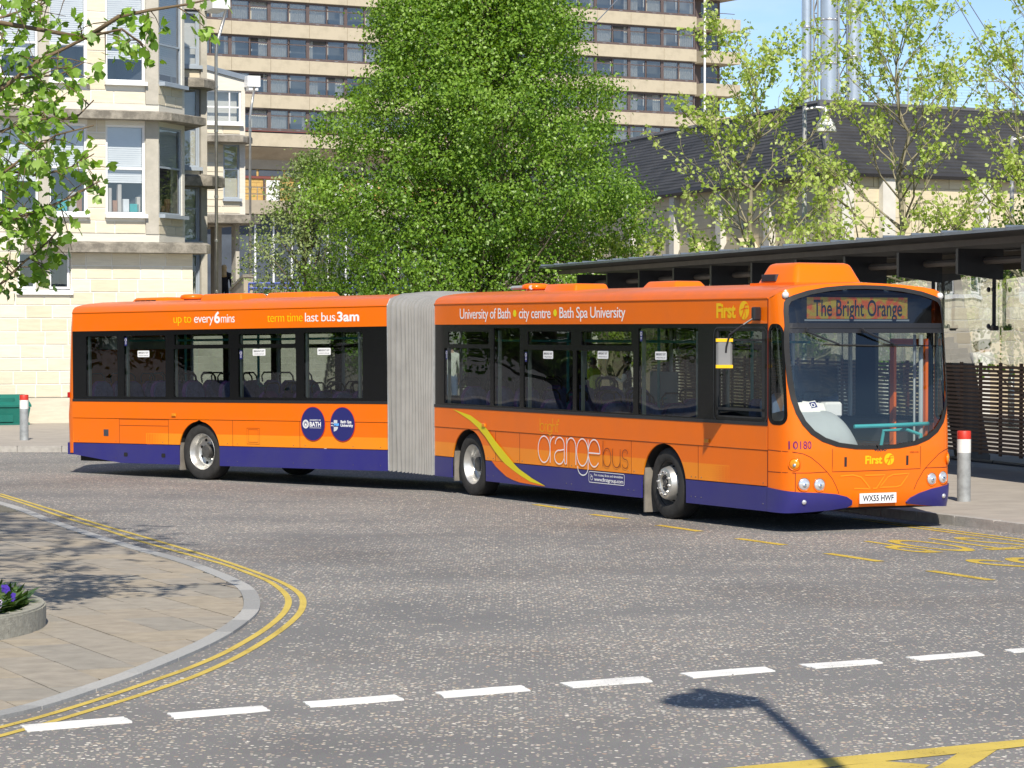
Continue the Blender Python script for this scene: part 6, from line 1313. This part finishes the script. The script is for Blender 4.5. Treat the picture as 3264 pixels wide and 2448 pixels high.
# ================================================================ trees
pm('bark_grey', (.16, .13, .095), .9, var=.3, scale=6, bump=.5, bscale=30); pm('bark_pale', (.24, .215, .14), .85, var=.3, scale=5, bump=.3, bscale=20); pm('twig', (.15, .105, .06), .85, var=.2)
leaf_mat('leaf_mid', [(.05, .12, .010), (.11, .22, .02), (.19, .33, .035), (.30, .45, .09)], .34, .4)
leaf_mat('leaf_pale', [(.22, .34, .05), (.36, .48, .09), (.48, .58, .16), (.58, .66, .28)], .45, .45)
leaf_mat('leaf_silver', [(.13, .20, .05), (.24, .32, .11), (.38, .45, .21)], .35, .5)
leaf_mat('leaf_front', [(.09, .19, .02), (.16, .30, .035), (.25, .42, .06), (.36, .53, .13)], .42, .4)
leaf_mat('leaf_dark', [(.015, .04, .008), (.03, .075, .012), (.055, .115, .02)], .2, .5)
def leaves_mesh(name, P, Nrm, size, mat, shape='oval', seed=1, jit=.5, tint=None):
    """one crown of separate small leaves; each leaf is bent along its midrib"""
    rs = np.random.RandomState(seed); n = len(P); P = np.asarray(P, float)
    d = rs.normal(size=(n, 3)); d[:, 2] -= .5; d /= np.linalg.norm(d, axis=1)[:, None]            # leaf direction, hanging a little
    u = np.asarray(Nrm, float)+rs.normal(size=(n, 3))*jit; u -= d*(u*d).sum(1)[:, None]; u /= np.linalg.norm(u, axis=1)[:, None]+1e-9
    s = np.cross(d, u); L = size*(.65+.7*rs.rand(n))[:, None]
    if shape == 'oval': T = [(0, 0, 0), (.45, .36, .06), (1, 0, -.08), (.45, -.36, .06)]; F = [(0, 1, 2), (0, 2, 3)]
    else: T = [(0, 0, 0), (.12, .30, .05), (.38, .62, .04), (.50, .30, .06), (.72, .40, 0), (1.05, 0, -.1), (.72, -.40, 0), (.50, -.30, .06), (.38, -.62, .04), (.12, -.30, .05), (.45, 0, -.02)]; F = [(0, 10, 2, 1), (2, 10, 3), (3, 10, 5, 4), (0, 9, 8, 10), (8, 7, 10), (7, 6, 5, 10)]
    m = len(T); V = np.empty((n, m, 3))
    for i, (a, b, c) in enumerate(T): V[:, i] = P+(d*a+s*b+u*c)*L
    V = V.reshape(-1, 3); faces = []
    base = np.arange(n)*m
    me = bpy.data.meshes.new(name); nv = n*m
    loops = np.concatenate([np.array(f) for f in F]); lt = np.array([len(f) for f in F]); nl = len(loops)
    me.vertices.add(nv); me.vertices.foreach_set('co', V.ravel()); me.loops.add(n*nl); me.loops.foreach_set('vertex_index', (base[:, None]+loops[None]).ravel().astype(np.int32))
    me.polygons.add(n*len(F)); tot = np.tile(lt, n); st = np.concatenate([[0], np.cumsum(tot)[:-1]]); me.polygons.foreach_set('loop_start', st.astype(np.int32)); me.polygons.foreach_set('loop_total', tot.astype(np.int32))
    me.update(calc_edges=True); t = rs.rand(n) if tint is None else np.clip(np.asarray(tint)+rs.normal(size=n)*.2, 0, 1)
    at = me.attributes.new('rnd', 'FLOAT', 'FACE'); at.data.foreach_set('value', np.repeat(t, len(F)).astype(np.float32)); me.materials.append(MAT[mat]); return me
def limb(mb, a, b, r0, r1, rg, bend=.12, n=6, sides=6):
    a, b = Vector(a), Vector(b); L = (b-a).length; off_ = Vector((rg.gauss(0, 1), rg.gauss(0, 1), rg.gauss(0, .5)))*L*bend; pts = []
    for i in range(n+1):
        t = i/n; pts.append(a.lerp(b, t)+off_*math.sin(math.pi*t)+Vector((rg.gauss(0, 1), rg.gauss(0, 1), rg.gauss(0, 1)))*L*.012)
    mb.tube(pts, [r0+(r1-r0)*i/n for i in range(n+1)], sides); return pts
# ---------------------------------------------------------------- the big dense tree
def dense_tree(base, prof, clumps, per, leaf, mat, label, seed, name='broadleaf_tree', lump=.12, trunk=.24, csize=.46, bark='bark_grey', group=None, squash=1.):
    rg = random.Random(seed); o = empty(name, base, 0, label, 'tree', group); zs = [p[0] for p in prof]; rs_ = [p[1] for p in prof]; top = zs[-1]
    mb = MB(); tp = limb(mb, (0, 0, -.1), (.15, 0, top*.92), trunk, .03, rg, .02, 12, 10)
    P = []; Nn = []; tint = []
    ph = [rg.uniform(0, 6.28) for _ in range(8)]
    for c in range(clumps):
        z = zs[0]+(top-zs[0])*rg.random()**.85; a = rg.uniform(0, 6.283); R0 = interp(z, zs, rs_)
        R0 *= 1+lump*math.sin(3*a+ph[0]+1.3*z)+lump*.8*math.sin(5*a+ph[1]-2.1*z)+lump*.5*math.sin(2.7*z+ph[2])
        q = rg.random(); r = R0*(1-.42*q**1.8) if c % 4 else R0*rg.uniform(.1, .6); cx, cy = r*math.cos(a), r*math.sin(a)*squash
        if c % 9 == 0:
            t = max(.12, min(.9, (z-.6-r*.55)/(top))); s_ = tp[min(12, int(t*12))]; limb(mb, s_, (cx*.93, cy*.93, z-.1), .055*(1-t)+.018, .006, rg, .06, 5, 5)
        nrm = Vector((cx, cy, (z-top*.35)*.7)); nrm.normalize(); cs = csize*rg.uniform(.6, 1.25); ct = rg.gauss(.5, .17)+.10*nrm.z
        for k in range(int(per*rg.uniform(.6, 1.3))):
            v = Vector((rg.gauss(0, 1), rg.gauss(0, 1), rg.gauss(0, .75)))*cs*.55; P.append((cx+v.x, cy+v.y, z+v.z)); Nn.append((nrm.x*.6+v.x/cs*.5, nrm.y*.6+v.y/cs*.5, nrm.z*.5+.55)); tint.append(ct)
    mb.obj('trunk', bark, o, smooth=True); me = leaves_mesh('crown', P, Nn, leaf, mat, 'oval', seed, .45, tint); inst('crown', me, o); return o
big = dense_tree((-.95, 72, .12), [(1.3, 2.6), (2.2, 3.6), (3.5, 4.0), (5.9, 4.0), (7.3, 3.85), (8.5, 3.3), (9.8, 2.65), (11.1, 1.95), (12.6, 1.1), (13.6, .3)], 3300, 70, .09, 'leaf_mid', 'large dense green tree in full leaf directly behind the bus', 11)
dense_tree((-5.75, 77, .12), [(1.0, 1.2), (2.5, 1.6), (4.4, 1.65), (5.6, 1.25), (6.6, .75), (7.2, .25)], 560, 32, .085, 'leaf_silver', 'pale silvery-green small tree between the stone building and the large tree', 12, trunk=.08, csize=.34, lump=.25)
dense_tree((13.2, 68.5, .12), [(1.2, 1.6), (2.4, 2.2), (3.6, 2.0), (4.9, 1.2), (5.6, .3)], 240, 34, .11, 'leaf_mid', 'rounded mid-green bush behind the right end of the shelter roof', 13, trunk=.1, csize=.4)
dense_tree((10.0, 71.0, .12), [(1.2, 1.2), (2.4, 1.7), (3.4, 1.4), (4.5, .3)], 150, 34, .11, 'leaf_mid', 'low green bush between the hall and the shelter', 15, trunk=.1, csize=.4)
# ---------------------------------------------------------------- young plane trees with open, pale crowns
def plane_tree(base, h, spread, label, seed, nl=36, lean=0., per=5, low=.16):
    rg = random.Random(seed); o = empty('plane_tree', base, 0, label, 'tree', 'young plane trees'); mb = MB(); tips = []
    tp = limb(mb, (0, 0, -.1), (lean, 0, h*.93), .115, .014, rg, .012, 14, 8)
    def grow_(p, d, L, r, lev):
        q = p+d*L; pts = limb(mb, p, q, r, max(.005, r*.45), rg, .07, 5, 5 if lev < 2 else 4)
        for t in pts[(2 if lev else 3):]:
            tips.append((t, lev))
        if lev >= 2 or L < .35: return
        for k in range(rg.randint(3, 5) if lev == 0 else rg.randint(2, 3)):
            t = pts[min(5, rg.randint(2, 5))]; nd = (d*1.0+Vector((rg.gauss(0, .5), rg.gauss(0, .5), rg.uniform(.1, .7)))).normalized(); grow_(t, nd, L*rg.uniform(.4, .62), r*.5, lev+1)
    for k in range(nl):
        t = low+(1-low)*(k/nl)**.9; a = k*2.4+rg.uniform(-.3, .3); p = tp[min(13, int(t*14))]; rise = .45+.75*t
        d = Vector((math.cos(a), math.sin(a), rise*rg.uniform(.7, 1.3))).normalized(); L = spread*(1.12-.5*t)*rg.uniform(.7, 1.2); grow_(p, d, L, .034*(1.1-t)+.010, 0)
    P = []; Nn = []; tint = []
    for t, lev in tips:
        if rg.random() < (.36 if lev == 0 else .22): continue
        ct = rg.gauss(.5, .2)
        for k in range(rg.randint(2, per)):
            v = Vector((rg.gauss(0, .075), rg.gauss(0, .075), rg.gauss(-.02, .07))); P.append(tuple(t+v)); Nn.append((rg.gauss(0, .5), rg.gauss(-.4, .5), .8)); tint.append(ct)
    mb.obj('trunk', 'bark_pale', o, smooth=True); inst('crown', leaves_mesh('crown', P, Nn, .088, 'leaf_pale', 'lobed', seed, .6, tint), o); return o
def px(D, Y): return (D*1.47559-1632)/8772*Y
plane_tree((px(1622, 66), 66, .12), 9.5, 2.4, 'young plane tree with pale open crown in front of the slate roof, nearest the tower', 31)
plane_tree((px(1938, 67), 67, .12), 10.6, 2.6, 'young plane tree with pale open crown in the middle of the hall front', 32, 38)
plane_tree((px(2262, 65), 65, .12), 10.8, 2.5, 'young plane tree with pale open crown cut by the right picture edge', 33, 38)
plane_tree((px(1330, 72), 72, .12), 5.4, 1.6, 'small pale plane tree half hidden behind the large tree', 34, 20)
# ---------------------------------------------------------------- near tree at the left whose branches hang into view
def near_tree():
    rg = random.Random(77); o = empty('overhanging_tree', (-7.9, 21.2, .02), 0, 'near broadleaf tree with leafy twigs hanging in at the top left corner', 'tree'); mb = MB(); base = Vector(o.location)
    W2 = lambda x, y, Y: Vector(((x*1.47559-1632)/8772*Y, Y, 2.52+(711.6-y)*1.47559/8772*Y))-base
    tp = limb(mb, (0, 0, -.1), (.4, .3, 13.5), .26, .05, rg, .02, 14, 10)
    limbs = [[(-260, 420), (0, 290), (125, 196), (210, 155), (285, 118), (390, 95), (450, 140), (478, 185)], [(285, 118), (380, 55), (480, 35), (590, 18), (672, 0)], [(-260, 640), (0, 560), (90, 490), (180, 430), (300, 400)], [(-260, 760), (0, 712), (60, 690), (150, 660), (230, 625), (320, 575)], [(-240, 180), (0, 60), (130, 20), (250, -40)], [(-240, 420), (0, 420), (120, 380), (240, 380), (300, 320)], [(-220, 980), (0, 905), (80, 830), (130, 790), (180, 740)], [(-200, 260), (60, 250), (190, 240), (270, 200)], [(-220, 560), (0, 540), (130, 560), (230, 530), (300, 490)]]
    K = 2212/3264*1.0
    segs = []
    for li, L_ in enumerate(limbs):
        # coordinates above are photo positions; each limb hangs at its own distance from the trunk
        Y = 21.4+.22*li; pts = [W2(x*(.68 if li else .68), y*.68, Y+.12*i*rg.uniform(-1, 1)) for i, (x, y) in enumerate(L_)]
        r0 = .017 if li in (0, 1, 3) else .011; mb.tube(pts, [r0*(1-.8*i/(len(pts)-1))+.003 for i in range(len(pts))], 6)
        root = tp[min(13, max(3, int((pts[0].z+.7)/13.5*14)+1))]; limb(mb, root, pts[0], .04, r0, rg, .05, 5, 6)
        for i in range(len(pts)-1):
            for t in (0, .25, .5, .75): segs.append((pts[i].lerp(pts[i+1], t), (pts[i+1]-pts[i]).normalized()))
    P = []; Nn = []; tint = []
    def cluster(p, d, L, dens):
        q = p+d*L; mb.tube([p, p.lerp(q, .5)+Vector((0, 0, .02)), q], [.006, .004, .002], 4); ct = rg.gauss(.5, .2)
        for k in range(dens):
            t = p.lerp(q, rg.uniform(.25, 1.08)); v = Vector((rg.gauss(0, .05), rg.gauss(0, .08), rg.gauss(-.03, .05))); P.append(tuple(t+v)); Nn.append((rg.gauss(0, .5), -.5+rg.gauss(0, .5), .7)); tint.append(ct)
    lim = W2(210, 0, 22).x
    for p, d in segs:
        for k in range(rg.choice((1, 2, 2)) if p.x < W2(120, 0, 22).x else rg.choice((0, 1, 1))):
            dd = (d*rg.uniform(-.2, .7)+Vector((rg.gauss(0, .6), rg.gauss(0, .7), rg.gauss(-.15, .55)))).normalized(); cluster(p, dd, rg.uniform(.14, .42), rg.randint(3, 8))
    # thick leafy mass along the left edge of view
    for k in range(95):
        y = rg.uniform(-40, 560); xm = 120 if y < 420 else 60; x = -150+abs(rg.gauss(0, 1))*0+rg.uniform(0, 150+xm*rg.random()); Y = rg.uniform(21.0, 23.5); p = W2(x, y, Y); dd = Vector((rg.gauss(.3, .5), rg.gauss(0, .6), rg.gauss(-.3, .5))).normalized(); cluster(p, dd, rg.uniform(.15, .35), rg.randint(3, 7))
    P2, N2, t2_ = P, Nn, tint; P, Nn, tint = [], [], []
    # the rest of the crown above and beside the view; it throws the dappled shade on the island
    for k in range(900):
        a = rg.uniform(0, 6.283); z = rg.uniform(7.4, 14.5); r = (3.9 if z < 11 else 3.9-(z-11)*.8)*math.sqrt(rg.random()); p = Vector((.9+r*math.cos(a), .8+r*math.sin(a), z)); cluster(p, Vector((rg.gauss(0, 1), rg.gauss(0, 1), rg.gauss(-.2, .5))).normalized(), .5, rg.randint(4, 9))
    for k in range(26):
        t = tp[rg.randint(5, 13)]; a = rg.uniform(0, 6.283); limb(mb, t, t+Vector((math.cos(a)*3, math.sin(a)*3, rg.uniform(.8, 2.2))), .045, .008, rg, .06, 5, 5)
    mb.obj('trunk', 'twig', o, smooth=True); inst('crown', leaves_mesh('crown', P2, N2, .074, 'leaf_front', 'lobed', 78, .6, t2_), o); inst('upper_crown', leaves_mesh('upper_crown', P, Nn, .15, 'leaf_front', 'oval', 79, .6, tint), o)
near_tree()
# ---------------------------------------------------------------- trees across the road to the left, mirrored in the bus windows
src = [ch for ch in big.children]
for i, (x, y, s_, lb) in enumerate(((-34, 62, 1.25, 'dense tree standing outside the picture, left of the stone building'), (-40, 44, 1.35, 'dense tree outside the picture on the left, opposite the bus tail'), (-46, 28, 1.2, 'dense tree outside the picture at far left'))):
    o = empty('broadleaf_tree', (x, y, 0), 1.1*i, lb, 'tree'); o.scale = (s_*1.3, s_*1.3, s_)
    for ch in src: c_ = ch.copy(); COL.objects.link(c_); c_.parent = o
# ================================================================ people
pm('skin', (.50, .30, .21), .6, var=.08); pm('hair_blond', (.55, .38, .17), .6, var=.3, scale=30); pm('hair_dark', (.025, .018, .014), .55, var=.3, scale=30); pm('cloth_black', (.012, .012, .015), .85, var=.3); pm('cloth_white', (.75, .74, .68), .85, var=.08); pm('cloth_denim', (.10, .15, .26), .9, var=.25, scale=12); pm('cloth_shirt_blue', (.33, .44, .66), .8, var=.1); pm('cloth_navy', (.02, .025, .05), .85, var=.2); pm('cloth_hivis', (.65, .80, .05), .8, var=.08); pm('cloth_grey', (.2, .2, .21), .9, var=.2); pm('shoe', (.03, .025, .02), .6, var=.2)
def person(loc, rz, label, J, mats, hair='hair_dark', long_hair=False, scale=1.):
    """one skinned body grown over posed joints; clothes are zones of the same surface, hair is a child"""
    o = empty('person', loc, rz, label, 'person'); V = []; E = []; Rr = []; Z = []
    def add(p, r, zone, par=None):
        V.append(tuple(Vector(p)*scale)); Rr.append(r*scale); Z.append(zone); i = len(V)-1
        if par is not None: E.append((par, i))
        return i
    pel = add(J['pelvis'], .135, 'legs'); ab = add(J['waist'], .125, 'top', pel); chs = add(J['chest'], .155, 'top', ab); nb = add(J['neck'], .062, 'skin', chs); hb = add(J['head'], .082, 'skin', nb); ht = add(Vector(J['head'])+Vector(J.get('up', (0, 0, 1)))*.12, .072, 'skin', hb)
    fc = add(Vector(J['head'])+Vector((.055, 0, .03)), .055, 'skin', hb); add(Vector(J['head'])+Vector((.105, 0, .025)), .016, 'skin', fc)     # face and nose
    for sd_ in 'lr':
        s = 1 if sd_ == 'l' else -1; sh_ = add(J['sh'+sd_], .072, 'top', chs); el = add(J['el'+sd_], .05, 'sleeve', sh_); wr = add(J['wr'+sd_], .033, 'fore', el); d = (Vector(J['wr'+sd_])-Vector(J['el'+sd_])).normalized()
        pm_ = add(Vector(J['wr'+sd_])+d*.07, .034, 'skin', wr); side = d.cross(Vector((0, 1, 0))); side = side.normalized() if side.length > .1 else Vector((1, 0, 0))
        for k, (f, l) in enumerate(((-.03, .07), (-.01, .085), (.01, .08), (.03, .065))): a = add(Vector(J['wr'+sd_])+d*.10+side*f, .010, 'skin', pm_); add(Vector(J['wr'+sd_])+d*(.10+l)+side*f*1.1+Vector((0, -.02*s, 0)), .008, 'skin', a)
        add(Vector(J['wr'+sd_])+d*.08+side*-.055, .010, 'skin', pm_)
        hp = add(J['hp'+sd_], .098, 'legs', pel); kn = add(J['kn'+sd_], .066, 'legs', hp); an = add(J['an'+sd_], .044, 'legs', kn); add(Vector(J['an'+sd_])+Vector(J.get('toe', (.17, 0, -.06))), .04, 'shoe', an)
    me = bpy.data.meshes.new('body'); me.from_pydata(V, E, []); bo = bpy.data.objects.new('body', me); COL.objects.link(bo)
    sk = bo.modifiers.new('s', 'SKIN'); sk.use_smooth_shade = True; ss = bo.modifiers.new('d', 'SUBSURF'); ss.levels = 1; ss.render_levels = 1
    for i, sv in enumerate(me.skin_vertices[0].data): sv.radius = (Rr[i], Rr[i]); sv.use_root = i == 0
    bpy.context.view_layer.update(); dg = bpy.context.evaluated_depsgraph_get(); nm = bpy.data.meshes.new_from_object(bo.evaluated_get(dg)); bpy.data.objects.remove(bo); nm.name = 'body'
    zones = ['top', 'sleeve', 'fore', 'legs', 'skin', 'shoe']; nm.materials.clear()
    for z in zones: nm.materials.append(MAT[mats.get(z, 'skin')])
    VV = [Vector(v) for v in V]
    par = {b: a for a, b in E}
    for p in nm.polygons:
        c = p.center; best = 9; z = 'top'
        for a, b in E:
            A, B = VV[a], VV[b]; AB = B-A; t = max(0, min(1, (c-A).dot(AB)/AB.length_squared)); d = (c-(A+AB*t)).length-.6*(Rr[a]*(1-t)+Rr[b]*t)
            if d < best: best = d; z = Z[b] if t > (.5 if Z[a] == Z[b] else .35) else Z[a]
        p.material_index = zones.index(z)
    b_ = inst('body', nm, o)
    hd = Vector(J['head'])*scale; mb = MB(); up = Vector(J.get('up', (0, 0, 1)))
    if hair:
        prof = [(.0, .155), (.05, .15), (.085, .12), (.10, .07), (.103, .02), (.09, -.03)]
        if long_hair: prof += [(.105, -.10), (.13, -.2), (.14, -.27), (.09, -.30)]
        n = 16; vs_ = []
        for r, h in prof:
            for k in range(n):
                a = 2*math.pi*k/n; rr = r*scale; bk = -.02
                x = math.cos(a)*rr*(1.0 if math.cos(a) < .2 else .62 if h < .06 else .95); vs_.append(hd+Vector((x+bk*scale, math.sin(a)*rr*(1+.03*math.sin(5*k)), h*scale)))
        mb.add(vs_, [(i*n+k, i*n+(k+1) % n, (i+1)*n+(k+1) % n, (i+1)*n+k) for i in range(len(prof)-1) for k in range(n)]); mb.obj('hair', hair, o, smooth=True)
    for s in (-1, 1): MB().lathe([(0, -.006), (.009, 0), (0, .006)], Matrix.Translation(hd+Vector((.098, .032*s, .045))*scale) @ Matrix.Rotation(R(90), 4, 'Y'), 8).obj('eye', 'hair_dark', o)
    return o
def standing(**k):
    J = dict(pelvis=(0, 0, .95), waist=(0, 0, 1.12), chest=(.01, 0, 1.36), neck=(0, 0, 1.50), head=(.02, 0, 1.61), shl=(0, .19, 1.42), shr=(0, -.19, 1.42), ell=(-.03, .25, 1.14), elr=(-.03, -.25, 1.14), wrl=(.05, .25, .90), wrr=(.05, -.25, .90), hpl=(0, .09, .90), hpr=(0, -.09, .90), knl=(.02, .10, .50), knr=(.02, -.10, .50), anl=(0, .10, .09), anr=(0, -.10, .09)); J.update(k); return J
# woman walking away into the colonnade
wm = person((-10.35, 99.0, 3.05), R(86), 'person with long blond hair and black jacket walking away into the colonnade', standing(knl=(.14, .09, .52), anl=(.05, .09, .12), knr=(-.02, -.09, .50), anr=(-.25, -.09, .13), wrl=(.10, .26, .92)), dict(top='cloth_black', sleeve='cloth_black', fore='cloth_black', legs='cloth_black', shoe='shoe'), 'hair_blond', True, 1.02)
pm('bag_black', (.01, .01, .012), .3, var=.1); bg_ = MB(); bg_.bbox(-.09, .09, -.06, .06, 0, .3, .03); hb_ = tag(bg_.obj('shoulder_bag', 'bag_black'), 'black shoulder bag carried by the blond person', 'bag'); hb_.location = (-10.66, 98.95, 4.0); MB().tube([(0, 0, .28), (.06, -.05, .45), (.16, -.02, .52)], .012, 5).obj('strap', 'bag_black', hb_)
person((-1.35, 60.0, .52), R(80), 'person in white T-shirt and blue jeans seen from behind through the rear-most front window', standing(elr=(-.02, -.25, 1.13), wrr=(.12, -.2, .95)), dict(top='cloth_white', sleeve='cloth_white', fore='skin', legs='cloth_denim', shoe='shoe'), 'hair_dark')
pf = MB(); pf.prism([(-.35, -.4), (.35, -.4), (.35, .4), (-.35, .4)], 0, .4); pfo = tag(pf.obj('stone_block_seat', 'column_concrete'), 'low concrete block under the person in the white T-shirt', 'block'); pfo.location = (-1.35, 60.0, .12)
person((2.75, 65.6, .12), R(170), 'person in dark cap and waistcoat with white sleeves waiting in the shelter', standing(ell=(.08, .24, 1.16), wrl=(.24, .12, 1.22)), dict(top='cloth_navy', sleeve='cloth_white', fore='cloth_white', legs='cloth_grey', shoe='shoe'), 'hair_dark')
person((1.95, 66.4, .12), R(140), 'person in yellow high-visibility top waiting in the shelter', standing(), dict(top='cloth_hivis', sleeve='cloth_hivis', fore='skin', legs='cloth_navy', shoe='shoe'), 'hair_dark', False, .98)
# driver seated in the cab, leaning forward over the wheel
dp = MROOT @ Vector((1.42, .70, .50))
person(dp, BUSA, 'driver in light blue shirt sitting in the bus cab', dict(pelvis=(.02, 0, .62), waist=(.0, 0, .80), chest=(.10, 0, 1.02), neck=(.16, 0, 1.16), head=(.24, 0, 1.24), shl=(.08, .20, 1.08), shr=(.08, -.20, 1.08), ell=(.28, .27, .86), elr=(.26, -.28, .86), wrl=(.50, .18, .78), wrr=(.48, -.20, .78), hpl=(.06, .10, .60), hpr=(.06, -.10, .60), knl=(.48, .13, .62), knr=(.48, -.13, .62), anl=(.56, .13, .12), anr=(.60, -.13, .12)), dict(top='cloth_shirt_blue', sleeve='cloth_shirt_blue', fore='cloth_shirt_blue', legs='cloth_navy', shoe='shoe'), 'hair_dark', False, 1.0)
